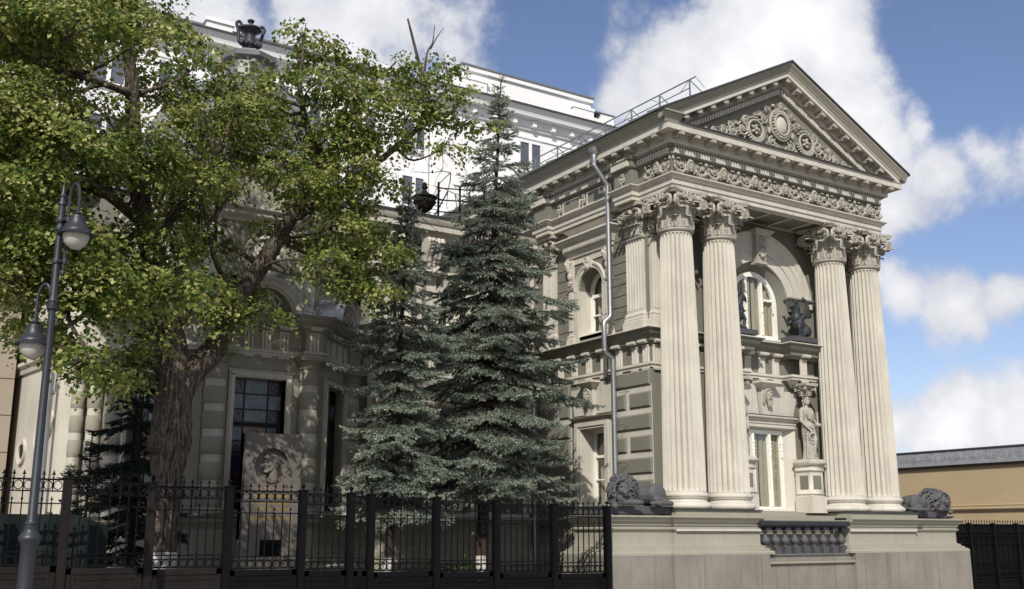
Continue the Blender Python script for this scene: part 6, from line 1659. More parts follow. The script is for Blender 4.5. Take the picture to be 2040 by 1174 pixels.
# dark green sheet behind the left part of the fence
scr = thing('garden_screen', 'dark green sheet screen standing behind the iron fence at the far left', 'screen', (2.3, 16.3, .3))
m = MB(); vv = []; ff = []
for i in range(41):
    x = -3.2 + 4.55 * i / 40; y = .03 * math.sin(i * 1.3) + .02 * math.sin(i * .5)
    zt = 1.62 - (.0 if x < .9 else (x - .9) * .35)
    vv += [(x, y, 0), (x, y + .01, zt * .5), (x, y, zt)]
for i in range(40): ff += [(i * 3, i * 3 + 3, i * 3 + 4, i * 3 + 1), (i * 3 + 1, i * 3 + 4, i * 3 + 5, i * 3 + 2)]
m.add(vv, ff); m.build('sheet', DGREEN, scr, 60)
for x in (-2.6, -1.4, -.2, 1.0): m = MB(); m.tube([(x, .05, 0), (x, .05, 1.6)], .02, 6); m.build('stake', IRON, scr)

# ------------------------------------------------------------------ other buildings
def building(name, label, cat, loc): return thing(name, label, cat, loc)
wb = building('white_building', 'tall plain white building with stepped parapet rising behind the mansion', 'building', (24, 52, 0))
def wp(mb, name, m, parent=None, angle=30, **p):
    o = mb.build(name, m, None, angle, None, **p); o.parent = parent or wb; o.matrix_basis = Matrix.Translation((-24, -52, 0)) if parent is None else Matrix.Identity(4); return o
q = MB(); q.box(4.2, 28.6, 52.6, 70, 0, 26.4); q.box(28.6, 42.2, 52.0, 70, 0, 26.4); wp(q, 'wall', WHITE)
q = MB()
q.box(30.3, 40.1, 52.2, 69, 27.6, 29.45); q.box(30.2, 40.2, 52.05, 69, 29.35, 29.62); q.box(30.25, 31.9, 51.95, 52.2, 27.6, 28.75); q.box(38.5, 40.15, 51.95, 52.2, 27.6, 28.75); q.box(30.2, 32.0, 51.9, 52.2, 28.7, 28.9); q.box(38.4, 40.2, 51.9, 52.2, 28.7, 28.9)
q.box(40.1, 42.0, 52.5, 69, 27.6, 28.6); q.box(41.0, 42.1, 52.3, 69, 27.6, 28.9); q.box(28.9, 30.3, 52.5, 69, 27.6, 28.9)
q.box(4.2, 28.6, 52.8, 69, 27.2, 28.15); q.box(14.7, 16.1, 52.5, 53, 27.2, 28.5); q.box(14.6, 16.2, 52.4, 53.05, 28.4, 28.62)
q.box(24.6, 26.0, 52.5, 53, 27.2, 28.5); q.box(6.0, 7.4, 52.5, 53, 27.2, 28.5)
wp(q, 'parapet', WHITE, None, 30, kind='stuff')
q = MB(); q.box(30.15, 40.25, 52.0, 69, 29.62, 29.74); q.box(4.2, 28.6, 52.75, 69, 28.15, 28.28); q.box(40.1, 42.15, 52.25, 69, 28.9, 28.98); wp(q, 'parapet_flashing', ROOF, None, 30, kind='stuff')
q = MB(); q.sweep([(4.2, 52.6), (28.6, 52.6), (28.6, 52.0), (42.2, 52.0), (42.2, 60)], [(-.3, 26.3), (.15, 26.3), (.2, 26.45), (.3, 26.5), (.35, 26.85), (.75, 26.95), (.8, 27.2), (1.0, 27.45), (-.3, 27.5)]); q.sweep([(4.2, 52.6), (28.6, 52.6), (28.6, 52.0), (42.2, 52.0)], [(-.1, 25.75), (.08, 25.75), (.08, 25.85), (-.1, 25.9)]); wp(q, 'cornice', WHITE)
q = MB(); q.sweep([(4.2, 52.6), (28.6, 52.6), (28.6, 52.0), (42.2, 52.0), (42.2, 60)], [(-.3, 27.45), (1.05, 27.45), (1.05, 27.58), (-.3, 27.72)]); wp(q, 'cornice_flashing', DFLASH)
bk = MB(); bk.box(-.14, .14, -.45, .05, 26.45, 26.85); bkme = meshof(bk, 'bracket', WHITE)
for k in range(17): put('bracket', bkme, wb, Tr(5.2 + 1.42 * k - 24, .6, 0))
for k in range(9): put('bracket', bkme, wb, Tr(29.4 + 1.45 * k - 24, 0, 0))
q = MB(); q.box(27.9, 28.1, 52.3, 52.5, 1, 26); wp(q, 'downpipe', WHITE)
wf = MB(); 
for a, b_, c, d in ((-.9, .9, 0, .12), (-.9, .9, 1.85, 1.98), (-.9, -.76, .12, 1.85), (.76, .9, .12, 1.85), (-.1, .1, .12, 1.85)): wf.box(a, b_, -.08, .1, c, d)
wf.box(-1.05, 1.05, -.2, .05, -.12, 0); wfme = meshof(wf, 'window_frame', WHITE)
wg = MB(); wg.box(-.8, .8, -.02, .04, .1, 1.9); wgme = meshof(wg, 'pane', GREYWIN, None)
for r_ in range(7):
    z_ = 23.6 - 3.5 * r_ - (.0)
    for x in (6.5, 10.0, 13.2, 17.2, 20.6, 24.0, 27.3, 35.1, 38.8):
        yy = 52.6 if x < 28.6 else 52.0
        w_ = bpy.data.objects.new('window', None); COL.objects.link(w_); w_.parent = wb; w_.matrix_basis = Tr(x - 24, yy - 52 - .01, z_)
        put('window_frame', wfme, w_, Matrix.Identity(4)); put('pane', wgme, w_, Matrix.Identity(4))
# lower white building at the far left with dark passage under it
lw = building('white_annex', 'white wall of a smaller building between the street lamp and the curved flank', 'building', (4.3, 32, 0))
q = MB(); q.box(-1.6, 2.4, 0, 8, 3.75, 13.5); q.box(.35, .75, -.15, 0, 3.75, 13.5); q.build('wall', WHITE, lw)
q = MB(); q.box(-1.6, 2.4, -.1, 8, 3.62, 3.75); q.build('string_course', ROOF, lw)
q = MB(); q.box(.5, 2.4, .1, 8, .1, 3.6); q.build('lower_wall', BEIGEW, lw)
q = MB(); q.box(-.2, .5, 1.2, 8, .1, 3.6); q.build('passage', ROOM, lw)
q = MB(); q.box(-.1, .3, -.5, -.42, 1.7, 2.2); q.build('orange_board', mat('orange_board', (.42, .12, .05), .7), lw)
bb_ = building('beige_building', 'beige rendered building with horizontal joints cut off by the left edge of the view', 'building', (1.5, 24, 0))
q = MB(); q.box(-6, 1.78, .1, 9, 0, 6.4); q.build('wall', BEIGEW, bb_)
for k in range(8):
    z0 = .25 + .76 * k
    for j in range(4): q = MB(); q.box(1.775 - 1.9 * (j + 1) + .01, 1.775 - 1.9 * j, .08, .11, z0, z0 + .735); q.build('render_panel', BEIGEW, bb_, None)
q = MB(); q.box(-6, 2.0, -.1, 9.2, 6.4, 6.75); q.build('cornice', BEIGEW, bb_)
tb = building('tan_building', 'low tan rendered building with a grey ornamented parapet behind the gate', 'building', (32, 21, 0))
TM = frame(32, 21, -90)
def tp(mb, name, m, **p):
    o = mb.build(name, m, None, 30, None, **p); o.parent = tb; o.matrix_basis = Matrix.Translation((-32, -21, 0)) @ TM; return o
q = MB(); q.box(-14, 8, 0, 12, 0, 3.86); tp(q, 'wall', TANW)
q = MB(); q.box(-14, 8, -.10, 12, 3.90, 4.38); tp(q, 'parapet', GREYST)
q = MB(); q.sweep([(-14, 0), (8, 0)], [(-.1, 3.82), (.10, 3.84), (.16, 3.90), (-.1, 3.91)]); q.sweep([(-14, 0), (8, 0)], [(-.1, 4.38), (.14, 4.38), (.14, 4.42), (-.1, 4.43)]); tp(q, 'parapet_moulding', DFLASH)
sc_ = MB()
for s in (-1, 1): scroll(sc_, .13 * s, .14, .10, R(90), -s, None, .02, True, -.01)
sc_.ell((0, 0, .14), (.05, .03, .12), None, 6, 5); scme = meshof(sc_, 'parapet_scroll', GREYST, 40)
for k in range(28): put('parapet_scroll', scme, tb, Matrix.Translation((-32, -21, 0)) @ TM @ Tr(-9 + .55 * k, -.10, 4.0) @ Sc(1, .35, 1))
q = MB(); q.tube([(-14, -.08, 2.46), (8, -.08, 2.46)], .035, 8); q.tube([(-14, -.08, 2.56), (8, -.08, 2.56)], .025, 8); tp(q, 'wall_pipe', TANW)
# ------------------------------------------------------------------ vegetation
CLUMPS = [(1.52, 14.5, 6.07, 0.43), (1.97, 16.5, 6.46, 0.5), (1.67, 14.62, 7.13, 0.44), (1.74, 16.21, 7.43, 0.48), (2.06, 15.21, 8.53, 0.46), (2.26, 16.73, 8.91, 0.51), (3.17, 16.57, 7.68, 0.35), (2.57, 14.95, 5.12, 0.41), (3.13, 16.98, 5.78, 0.47), (1.92, 15.0, 5.29, 0.4), (2.02, 16.91, 5.78, 0.45), (2.0, 14.68, 6.3, 0.4), (2.19, 17.1, 7.06, 0.46), (1.51, 15.03, 8.71, 0.6), (1.84, 16.42, 9.09, 0.66), (2.3, 14.46, 8.57, 0.59), (2.63, 16.34, 9.84, 0.67), (3.34, 14.44, 8.65, 0.46), (3.58, 17.06, 10.11, 0.54), (1.83, 15.18, 7.63, 0.61), (1.93, 16.92, 8.74, 0.68), (4.05, 16.88, 8.98, 0.51), (1.68, 15.38, 7.01, 0.56), (1.66, 16.16, 7.02, 0.59), (2.4, 14.44, 6.77, 0.55), (2.74, 16.22, 7.13, 0.61), (3.46, 15.39, 7.13, 0.55), (3.6, 16.14, 7.38, 0.57), (4.7, 16.33, 8.29, 0.48), (2.04, 14.97, 5.86, 0.51), (2.2, 16.75, 6.18, 0.56), (2.46, 14.49, 5.47, 0.5), (2.95, 17.02, 6.25, 0.59), (4.09, 16.37, 6.13, 0.59), (4.43, 15.36, 6.94, 0.4), (4.92, 17.07, 7.52, 0.44), (5.24, 16.11, 8.42, 0.45), (5.54, 16.43, 9.0, 0.34), (1.71, 14.93, 4.93, 0.35), (2.19, 16.59, 5.15, 0.39), (2.8, 14.76, 4.76, 0.41), (3.49, 15.23, 4.92, 0.46), (3.97, 16.89, 5.42, 0.51), (4.08, 14.5, 5.05, 0.4), (4.82, 16.61, 5.47, 0.46), (2.41, 15.28, 4.23, 0.24), (2.73, 16.52, 4.48, 0.26), (2.84, 14.58, 3.89, 0.28), (3.46, 16.64, 4.18, 0.32), (4.13, 16.64, 4.5, 0.36), (3.26, 14.48, 3.69, 0.2), (3.94, 16.87, 4.08, 0.23), (5.23, 16.41, 5.06, 0.29), (4.57, 16.24, 9.3, 0.3), (1.16, 14.77, 7.27, 0.58), (1.21, 16.19, 7.48, 0.63), (1.23, 15.05, 5.66, 0.59), (2.4, 16.93, 10.31, 0.69), (3.67, 16.86, 11.19, 0.66), (1.14, 15.08, 8.7, 0.59), (1.33, 16.4, 9.48, 0.64), (1.9, 15.3, 6.37, 0.41), (2.03, 16.43, 6.47, 0.44), (3.01, 16.11, 7.93, 0.45), (2.17, 15.01, 7.14, 0.41), (2.24, 16.26, 7.56, 0.44), (4.34, 16.32, 7.94, 0.36), (3.03, 14.64, 5.11, 0.41), (3.64, 16.89, 5.81, 0.48), (2.14, 14.92, 5.31, 0.35), (4.44, 16.8, 7.05, 0.43), (2.25, 15.28, 4.37, 0.26), (2.44, 16.82, 4.65, 0.29), (6.34, 16.54, 10.33, 0.27), (6.71, 16.57, 10.03, 0.34), (7.22, 16.56, 10.06, 0.34), (6.35, 15.73, 9.09, 0.38), (7.15, 15.85, 8.92, 0.5), (8.41, 15.93, 9.69, 0.33), (6.93, 16.64, 8.29, 0.52), (7.75, 16.29, 8.55, 0.48), (8.85, 16.01, 9.28, 0.28), (5.79, 15.74, 7.51, 0.31), (6.77, 16.01, 7.45, 0.39), (7.89, 16.53, 7.82, 0.37), (7.0, 16.05, 6.76, 0.4), (7.87, 16.25, 6.55, 0.36), (6.62, 15.77, 6.02, 0.34), (7.46, 16.54, 5.91, 0.28), (7.86, 16.43, 5.84, 0.28), (9.63, 16.06, 9.17, 0.22), (9.0, 16.0, 8.55, 0.2), (5.76, 16.11, 5.18, 0.18), (9.1, 16.33, 10.34, 0.22), (8.22, 15.96, 9.13, 0.4), (7.18, 15.99, 9.23, 0.32), (7.78, 15.79, 9.67, 0.32), (7.14, 15.91, 7.74, 0.38), (6.92, 15.87, 8.35, 0.38), (6.23, 15.78, 7.23, 0.31), (9.18, 15.73, 9.55, 0.2), (5.02, 17.06, 8.91, 0.4), (5.31, 16.93, 9.16, 0.34), (5.85, 17.16, 9.05, 0.38), (5.89, 17.16, 8.3, 0.42), (5.44, 17.69, 8.28, 0.42), (6.45, 17.39, 8.11, 0.39), (6.78, 17.19, 7.45, 0.39), (6.34, 17.69, 6.99, 0.32), (7.04, 17.04, 6.71, 0.36), (7.7, 17.07, 6.26, 0.33), (8.56, 17.66, 7.19, 0.38), (4.83, 17.66, 7.97, 0.41), (6.29, 17.45, 9.84, 0.32), (6.91, 17.68, 9.07, 0.37), (7.55, 16.95, 7.52, 0.36), (5.26, 17.62, 6.58, 0.31), (5.96, 17.46, 5.66, 0.27), (5.54, 17.43, 5.87, 0.31), (4.74, 17.57, 6.93, 0.41)]
LIMBS = {'left': [(4.58, 16.95, 4.33), (4.34, 16.9, 5.27), (3.93, 16.7, 6.41), (3.63, 16.5, 7.54), (3.44, 16.3, 8.7), (3.11, 16.2, 10.02), (2.91, 16.2, 11.1)], 'right': [(4.65, 16.9, 3.69), (4.87, 16.95, 4.15), (5.26, 17.0, 4.65), (5.55, 17.0, 5.44), (5.95, 17.0, 6.1), (6.37, 16.9, 6.94), (6.84, 16.7, 7.98), (7.29, 16.5, 9.05)], 'r2': [(6.37, 16.9, 6.94), (7.28, 16.8, 7.62), (8.2, 16.7, 8.53), (8.78, 16.6, 9.22), (8.74, 16.6, 10.02), (8.63, 16.6, 10.5), (8.42, 16.6, 11.19)], 'r3': [(8.75, 16.6, 9.71), (8.79, 16.5, 10.5), (8.91, 16.5, 10.79), (8.95, 16.5, 11.17)], 'r3b': [(8.87, 16.5, 10.65), (9.02, 16.5, 10.96), (9.15, 16.5, 11.16)], 'r4': [(8.76, 16.6, 9.21), (9.02, 16.5, 9.64), (9.28, 16.4, 10.07)], 'l2': [(3.93, 16.7, 6.41), (3.04, 15.8, 6.58), (2.24, 15.2, 6.63), (1.6, 14.8, 6.74)], 'l3': [(3.52, 16.4, 8.41), (2.9, 15.8, 8.25), (2.31, 15.2, 8.0)], 'l4': [(4.29, 16.9, 5.43), (3.35, 16.0, 4.99), (2.53, 15.2, 4.75), (1.84, 14.8, 4.86)], 'l5': [(4.04, 16.7, 6.01), (4.41, 16.0, 6.88), (4.78, 15.6, 7.75)], 'r5': [(5.55, 17.0, 5.44), (4.99, 16.4, 5.92), (4.61, 15.8, 6.46)], 'r6': [(5.95, 17.0, 6.1), (5.39, 17.2, 6.41), (4.82, 17.3, 6.44)], 'r7': [(6.84, 16.7, 7.98), (6.26, 16.3, 8.93), (6.22, 16.2, 9.9)]}
def mesh_np(name, V, F4=None, F3=None, m=None):
    """fast mesh from numpy: quads and/or triangles"""
    me = bpy.data.meshes.new(name)
    nq = 0 if F4 is None else len(F4); nt = 0 if F3 is None else len(F3)
    me.vertices.add(len(V)); me.vertices.foreach_set('co', np.ascontiguousarray(V, dtype=np.float32).ravel())
    loops = np.concatenate([a.ravel() for a in (F4, F3) if a is not None]).astype(np.int32)
    me.loops.add(len(loops)); me.loops.foreach_set('vertex_index', loops)
    st_ = np.concatenate([np.arange(nq) * 4, nq * 4 + np.arange(nt) * 3]).astype(np.int32)
    me.polygons.add(nq + nt); me.polygons.foreach_set('loop_start', st_)
    me.update(calc_edges=True); me.validate()
    me.materials.append(m)
    return me
def norm(a): return a / np.maximum(1e-9, np.linalg.norm(a, axis=-1, keepdims=True))
def leaves_mesh(name, pos, axis, nrm, size, m):
    """heart-shaped folded leaves"""
    axis = norm(axis); side = norm(np.cross(axis, nrm)); nrm = np.cross(side, axis)
    sh = np.array([(0, 0, 0), (.50, .42, .11), (0, 1.06, -.03), (-.50, .42, .11)])
    V = pos[:, None, :] + size[:, None, None] * (sh[None, :, 0:1] * side[:, None, :] + sh[None, :, 1:2] * axis[:, None, :] + sh[None, :, 2:3] * nrm[:, None, :])
    n = len(pos); b = (np.arange(n) * 4)[:, None]
    F = np.concatenate([b + np.array([[0, 1, 2]]), b + np.array([[2, 3, 0]])])
    return mesh_np(name, V.reshape(-1, 3), None, F, m)
rng = np.random.default_rng(7)
def lime_leaves(clumps, dens, size0):
    PP, AA, NN, SS = [], [], [], []; twigs = []
    for (cx, cy, cz, r) in clumps:
        ns = int(dens * r * r) + 4
        d = norm(rng.normal(size=(ns, 3)) * np.array([1, 1, .8])); rad = r * (0.42 + .60 * rng.random(ns) ** .6)
        base = np.array([cx, cy, cz]) + d * rad[:, None] * np.array([1.08, 1.08, .60]); base[:, 2] += np.round(base[:, 2] / .34) * .10 - base[:, 2] * .10 / .34
        ax = norm(d * np.array([1, 1, .15]) + rng.normal(size=(ns, 3)) * .35 + np.array([0, 0, -.38]))
        L_ = rng.uniform(.22, .50, ns)
        nl = 17
        t = (np.arange(nl) + .5) / nl
        sgn = np.where(np.arange(nl) % 2 == 0, 1.0, -1.0)
        upv = norm(np.array([0, 0, 1.0]) + d * .55 + rng.normal(size=(ns, 3)) * .28)
        sd = norm(np.cross(ax, upv))
        p = base[:, None, :] + ax[:, None, :] * (L_[:, None] * t[None, :])[..., None] + np.array([0, 0, -1.0]) * (L_[:, None] * t[None, :] ** 2 * .30)[..., None]
        p = p + sd[:, None, :] * (sgn[None, :] * (.02 + .05 * rng.random((ns, nl))))[..., None] + rng.normal(size=(ns, nl, 3)) * .028
        a = ax[:, None, :] * .6 + sd[:, None, :] * sgn[None, :, None] * .75 + np.array([0, 0, -.35]) + rng.normal(size=(ns, nl, 3)) * .25
        nn = upv[:, None, :] + rng.normal(size=(ns, nl, 3)) * .42
        s = size0 * rng.uniform(.45, 1.4, (ns, nl)) * (1.08 - .35 * t[None, :])
        PP.append(p.reshape(-1, 3)); AA.append(a.reshape(-1, 3)); NN.append(nn.reshape(-1, 3)); SS.append(s.ravel())
        twigs.append((base, base + ax * L_[:, None] * .9))
    return np.concatenate(PP), np.concatenate(AA), np.concatenate(NN), np.concatenate(SS), twigs
lime = thing('lime_tree', 'big lime tree with furrowed forked trunk and yellow-green leaves in front of the polygonal bay', 'tree', (4.62, 16.9, .5))
LI = Matrix.Translation((-4.62, -16.9, -.5))
def lp(me_or_mb, name, m=None, **p):
    if isinstance(me_or_mb, MB): o = me_or_mb.build(name, m, None, 70, None, **p)
    else: o = put(name, me_or_mb, None, None, **p)
    o.parent = lime; o.matrix_basis = LI; return o
def rough_tube(pts, rad, seg=20, n=40, amp=.06, seed=1, flare=0):
    C_ = curve(pts, n); rr = [rad[min(len(rad) - 1, int(i / n * (len(rad) - 1)))] * (1 - (i / n * (len(rad) - 1)) % 1) + rad[min(len(rad) - 1, int(i / n * (len(rad) - 1)) + 1)] * ((i / n * (len(rad) - 1)) % 1) for i in range(n + 1)]
    m = MB(); m.tube(C_, rr, seg); a = m.v[0]; rd = random.Random(seed); ph = [rd.uniform(0, 6.28) for _ in range(6)]
    for i in range(n + 1):
        c = np.array(C_[i]); ring = a[i * seg:(i + 1) * seg] - c
        for k in range(seg):
            t = k / seg * 2 * math.pi
            f_ = 1 + amp * (math.sin(3 * t + ph[0] + i * .10) + .7 * math.sin(5 * t + ph[1] - i * .07) + .5 * math.sin(9 * t + ph[2] + i * .05) + .5 * math.sin(13 * t + ph[3]) + .6 * math.sin(i * .6 + ph[4] + 2 * t))
            ring[k] *= f_
        a[i * seg:(i + 1) * seg] = ring + c
    return m
tk = rough_tube([(4.56, 16.9, .3), (4.57, 16.9, 1.0), (4.59, 16.9, 2.0), (4.60, 16.9, 2.6), (4.62, 16.9, 3.05), (4.66, 16.92, 3.4)], [.30, .235, .22, .235, .31, .27], 40, 60, .05, 3)
tk.ell((4.40, 16.82, 3.02), (.17, .18, .20), None, 14, 10); tk.ell((4.40, 16.75, 3.0), (.07, .09, .10), None, 10, 8)
lp(tk, 'trunk', BARK)
wt = rough_tube([(4.56, 16.9, .3), (4.57, 16.9, 1.0), (4.575, 16.9, 1.38)], [.312, .247, .236], 40, 20, .05, 3); lp(wt, 'whitewash', CHALK)
rads = dict(left=[.25, .20, .16, .13, .10, .06, .03], right=[.24, .21, .19, .16, .14, .12, .08, .04], r2=[.09, .07, .055, .05, .04, .03, .018], r3=[.03, .02, .014, .006], r3b=[.015, .01, .004], r4=[.03, .015, .005], l2=[.09, .07, .05, .03], l3=[.07, .045, .02], l4=[.08, .06, .04, .02], l5=[.07, .045, .02], r5=[.07, .04, .02], r6=[.05, .03, .015], r7=[.07, .05, .02])
allpts = []
for k, pts in LIMBS.items():
    P_ = [tuple(p) for p in pts]
    if k == 'left': P_ = [(4.62, 16.9, 3.1)] + P_
    r_ = rads[k]
    if k == 'left': r_ = [.30] + r_
    if k == 'right': P_ = [(4.64, 16.9, 2.9)] + P_; r_ = [.27] + r_
    lp(rough_tube(P_, r_, 14, 8 * len(P_), .05, len(k)), 'limb', BARK)
    allpts += curve(P_, 20)
bm_ = MB(); rd = random.Random(5)
ap = np.array([tuple(p) for p in allpts])
for (cx, cy, cz, r) in CLUMPS:
    d = np.linalg.norm(ap - np.array([cx, cy, cz - .6]), axis=1); q0 = ap[int(np.argmin(d))]
    c = Vector((cx, cy, cz)); q0 = Vector(q0); mid = q0.lerp(c, .5) + Vector((rd.uniform(-.2, .2), rd.uniform(-.2, .2), rd.uniform(-.25, .1)))
    L_ = (c - q0).length
    if L_ > 3.2: continue
    bm_.tube(curve([q0, mid, c], 8), [.022 + .012 * L_ - (.016 + .012 * L_) * i / 8 for i in range(9)], 6)
    for k in range(4):
        dd = Vector((rd.uniform(-1, 1), rd.uniform(-1, 1), rd.uniform(-.7, .6))).normalized() * r * .85
        bm_.tube([mid.lerp(c, .5), c + dd * .5 + Vector((0, 0, .05)), c + dd], [.012, .008, .003], 4)
lp(bm_, 'branches', BARK, kind='stuff')
# bare hanging twigs under the crown
tw = MB()
for (x, y, z) in ((4.6, 15.6, 8.6), (4.3, 15.4, 8.0), (7.9, 16.6, 6.3), (8.6, 16.5, 7.4), (7.4, 16.8, 6.4), (9.4, 16.6, 8.3), (9.1, 16.6, 8.8), (5.9, 16.7, 6.3), (9.5, 16.6, 7.9), (8.9, 16.6, 9.6), (8.7, 16.6, 9.3)):
    for k in range(3):
        p = Vector((x, y, z)); pts = [p]; v = Vector((rd.uniform(-.5, .5), rd.uniform(-.2, .2), rd.uniform(-.9, .2))).normalized()
        for j in range(5):
            v = (v + Vector((rd.uniform(-.5, .5), rd.uniform(-.3, .3), rd.uniform(-.5, .2)))).normalized(); p = p + v * .16; pts.append(p)
            if rd.random() < .6: tw.tube([p, p + (v + Vector((rd.uniform(-1, 1), 0, rd.uniform(-1, .5)))).normalized() * .16], [.005, .002], 4)
        tw.tube(pts, [.010, .009, .007, .006, .004, .002], 4)
lp(tw, 'bare_twigs', BARK, kind='stuff')
p_, a_, n_, s_, tws = lime_leaves(CLUMPS, 300, .074)
lp(leaves_mesh('crown', p_, a_, n_, s_, LIME), 'crown')

def spruce(name, label, x, y, z0, top, Rz, z_lo, seed, m, lean=(0, 0), dens=1.0, trunk_r=.12, group=None, wash=True, need=.034):
    rg_ = np.random.default_rng(seed)
    root = thing(name, label, 'tree', (x, y, z0), group)
    segs_p, segs_d, segs_l, segs_s = [], [], [], []
    tub = MB(); H_ = top - z0
    axis_pt = lambda z: np.array([lean[0] * ((z - z0) / H_) ** 1.3, lean[1] * (z - z0) / H_, z - z0])
    z = z_lo
    while z < top - .12:
        f_ = (z - z0) / H_
        R_ = Rz(z); nb = max(3, int((4.4 + 3.6 * R_) * dens)); a0 = rg_.uniform(0, 6.28)
        for b in range(nb):
            an = a0 + 6.283 * b / nb + rg_.uniform(-.25, .25); L_ = R_ * rg_.uniform(.60, 1.2) * (1 + .20 * math.sin(an * 2 + z * 1.7) + .16 * math.sin(an * 3 - z * 2.9 + seed)); dv = rg_.uniform(-.12, .16)
            if L_ < .08: L_ = .08
            o = axis_pt(z + rg_.uniform(-.14, .14)); dr = np.array([math.cos(an), math.sin(an), 0])
            up = .55 if z > top - 1.0 else (.10 if z > top - 2.5 else -.02)
            droop = .10 if z > top - 2 else (.34 if f_ > .3 else .42)
            ts = np.linspace(0, 1, 9)
            pts = o + dr * (ts * L_)[:, None] + np.array([0, 0, 1.0]) * (up * ts * L_ - (droop + dv) * L_ * (ts ** 1.3) + .30 * L_ * droop * 1.6 * ts ** 4)[:, None]
            tub.tube([tuple(q) for q in pts], [max(.003, .018 * (1 - t) * (.5 + L_ * .5)) for t in ts], 4, caps=False)
            # shoots along the branch and side twigs
            s = .18 * L_ if L_ > .5 else .02
            while s < L_:
                t = s / L_; i = min(7, int(t * 8)); fr = t * 8 - i; p = pts[i] * (1 - fr) + pts[i + 1] * fr; tg = pts[i + 1] - pts[i]; tg /= max(1e-6, np.linalg.norm(tg))
                segs_p.append(p); segs_d.append(tg); segs_l.append(.09); segs_s.append(1.0)
                sl = min(.58, (L_ - s) * .72 + .08) * rg_.uniform(.7, 1.15)
                lat = np.cross(tg, [0, 0, 1.0]); lat /= max(1e-6, np.linalg.norm(lat))
                for sg in (-1, 1):
                    if rg_.random() < .06: continue
                    dd = tg * .62 + lat * sg * .80 + np.array([0, 0, rg_.uniform(-.28, .02)]); dd /= np.linalg.norm(dd)
                    n = max(1, int(sl / .085))
                    for j in range(n):
                        q = p + dd * (j * .085) + np.array([0, 0, -.05 * (j / n) ** 2 * sl])
                        segs_p.append(q); segs_d.append(dd); segs_l.append(.10); segs_s.append(1.0)
                        for _q in range(2 if j else 0):
                            d2 = dd * .6 + tg * rg_.uniform(-.2, .8) + lat * sg * rg_.uniform(-.5, .5) + np.array([0, 0, rg_.uniform(-.45, .15)]) + rg_.normal(size=3) * .15; d2 /= np.linalg.norm(d2)
                            segs_p.append(q); segs_d.append(d2); segs_l.append(.09); segs_s.append(1.0)
                s += .085
        z += ((.24 + .13 * rg_.random()) if z < top - 1.5 else .14) + .03 * R_
    for k in range(int(.35 / .06)):
        o = axis_pt(top - .35 + k * .06); segs_p.append(o); segs_d.append(np.array([0, 0, 1.0])); segs_l.append(.07); segs_s.append(.9)
    P_ = np.array(segs_p); D_ = norm(np.array(segs_d)); L_ = np.array(segs_l)
    nn = 20; n = len(P_)
    e1 = norm(np.cross(D_, np.array([.31, .17, .93]))); e2 = np.cross(D_, e1)
    ang = rg_.random((n, nn)) * 6.283; tt = (np.arange(nn)[None, :] + rg_.random((n, nn))) / nn
    rad = np.cos(ang)[..., None] * e1[:, None, :] + np.sin(ang)[..., None] * e2[:, None, :]
    rad[..., 2] = np.where(rad[..., 2] < -.2, rad[..., 2] * .5, rad[..., 2])
    b = P_[:, None, :] + D_[:, None, :] * (tt * L_[:, None])[..., None]
    nd = norm(rad * .85 + D_[:, None, :] * .75)
    w = norm(np.cross(nd, rad + rg_.normal(size=rad.shape) * .4)) * .0070
    ln = need * 1.12 * rg_.uniform(.8, 1.2, (n, nn))[..., None]
    V = np.stack([b - w, b + w, b + nd * ln], axis=2).reshape(-1, 3)
    F3 = np.arange(len(V)).reshape(-1, 3)
    me = mesh_np('crown', V, None, F3, m)
    put('crown', me, root)
    tub.build('branches', BARKR, root, None, kind='stuff')
    t = MB(); t.tube([tuple(axis_pt(z0 + H_ * k / 10)) for k in range(11)], [trunk_r * (1 - .97 * k / 10) + .006 for k in range(11)], 14)
    t.build('trunk', BARKR, root, 60)
    if wash: t = MB(); t.tube([(0, 0, -.1), (0, 0, .72)], [trunk_r * 1.06, trunk_r * 1.0], 14); t.build('whitewash', CHALK, root, 60)
    return root
def interp(tab):
    zs = [a for a, _ in tab]; rs = [b for _, b in tab]
    return lambda z: float(np.interp(z, zs, rs))
spruce('spruce_tree', 'tallest blue-green spruce whose tip rises in front of the white building parapet', 11.05, 18.1, .52, 11.25,
       interp([(2.6, 1.45), (3.2, 1.9), (4.5, 1.8), (6, 1.52), (7.2, 1.35), (8.3, 1.05), (9.2, .68), (10.2, .34), (11.1, .10)]), 2.75, 31, SPRU, (.42, 0), 1.0, .125, 'blue spruces in the garden')
spruce('spruce_tree', 'shorter blue spruce between the polygonal bay and the tallest spruce', 8.72, 17.45, .52, 8.15,
       interp([(2.2, 1.15), (3.2, 1.2), (4.4, 1.05), (5.5, .85), (6.4, .62), (7.2, .32), (8.0, .10)]), 2.25, 32, SPRU, (.26, 0), 1.0, .085, 'blue spruces in the garden')
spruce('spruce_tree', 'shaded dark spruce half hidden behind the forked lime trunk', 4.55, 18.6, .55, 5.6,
       interp([(1.5, .95), (2.5, .95), (3.6, .75), (4.6, .45), (5.5, .08)]), 1.5, 33, SPRD, (0, 0), .8, .07, None, False)
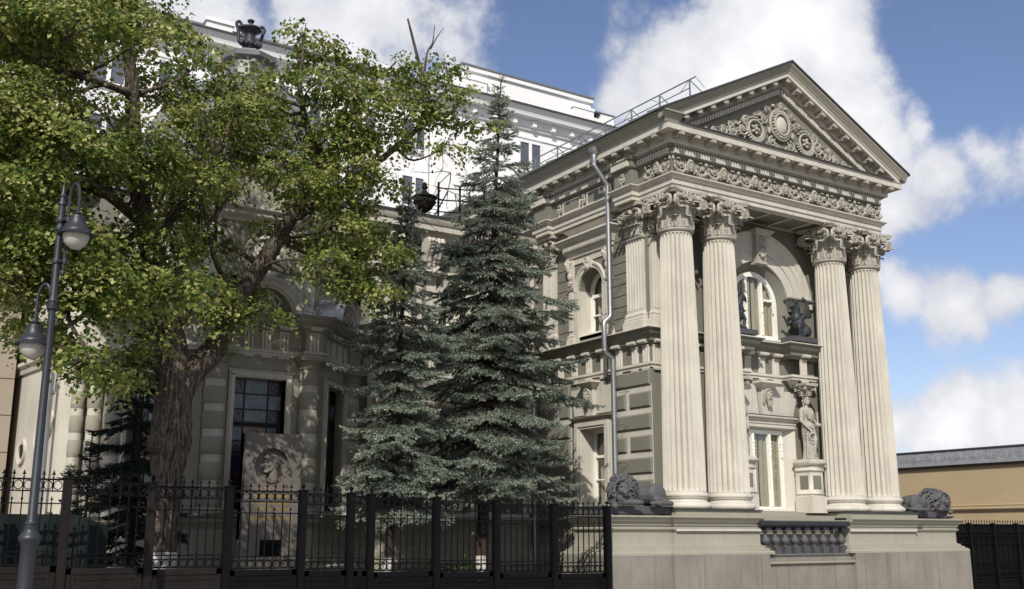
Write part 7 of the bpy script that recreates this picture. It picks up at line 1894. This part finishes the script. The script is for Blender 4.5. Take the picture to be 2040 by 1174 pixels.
spruce('young_spruce', 'small thin dark young spruce against the sunlit flank left of the lime trunk', 3.75, 18.4, .55, 3.3,
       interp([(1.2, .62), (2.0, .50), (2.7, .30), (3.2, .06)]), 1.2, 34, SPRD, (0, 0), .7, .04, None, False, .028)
# low plants and grass in the garden
def shrub(name, label, x, y, r, h, n, seed, m=SHRUB, size=.06):
    r_ = np.random.default_rng(seed); root = thing(name, label, 'plant', (x, y, .55))
    p = r_.normal(size=(n, 3)) * np.array([r * .5, r * .4, h * .28]) + np.array([0, 0, h * .5]); p[:, 2] = np.abs(p[:, 2])
    a = r_.normal(size=(n, 3)) + np.array([0, 0, .3]); nn = r_.normal(size=(n, 3)) * .6 + np.array([0, -.2, 1])
    put('foliage', leaves_mesh('foliage', p, a, nn, r_.uniform(.6, 1.3, n) * size, m), root)
    t = MB()
    for k in range(6): t.tube([(0, 0, -.05), (r_.uniform(-r, r) * .4, r_.uniform(-r, r) * .3, h * .8)], [.01, .003], 4)
    t.build('stem', BARK, root, None)
shrub('garden_plant', 'low leafy plant just behind the fence between the two blue spruces', 9.25, 16.2, .55, .7, 420, 1)
shrub('garden_plant', 'small green plant in front of the sunlit bay basement behind the fence', 6.95, 16.6, .25, .62, 130, 2)
shrub('garden_plant', 'tuft of narrow leaves beside the whitewashed foot of the tallest spruce', 10.2, 16.4, .5, .45, 260, 3)
shrub('garden_plant', 'small dark plant at the foot of the memorial stone', 6.1, 16.9, .6, .35, 300, 4)
r_ = np.random.default_rng(9); n = 26000
gx = r_.uniform(-.5, 14.2, n); gy = r_.uniform(15.8, 19.2, n); gz = .55 + .035 * np.sin(gx * 2.1) * np.cos(gy * 1.7)
b = np.stack([gx, gy, gz], 1); tip = b + np.stack([r_.normal(size=n) * .03, r_.normal(size=n) * .03, r_.uniform(.06, .16, n)], 1); w = np.stack([r_.normal(size=n), r_.normal(size=n), np.zeros(n)], 1); w = norm(w) * .006
V = np.stack([b - w, b + w, tip], 1).reshape(-1, 3)
o = put('garden_grass', mesh_np('garden_grass', V, None, np.arange(len(V)).reshape(-1, 3), SHRUB), None, None, kind='stuff', label='patchy grass in the garden behind the iron fence', category='grass')
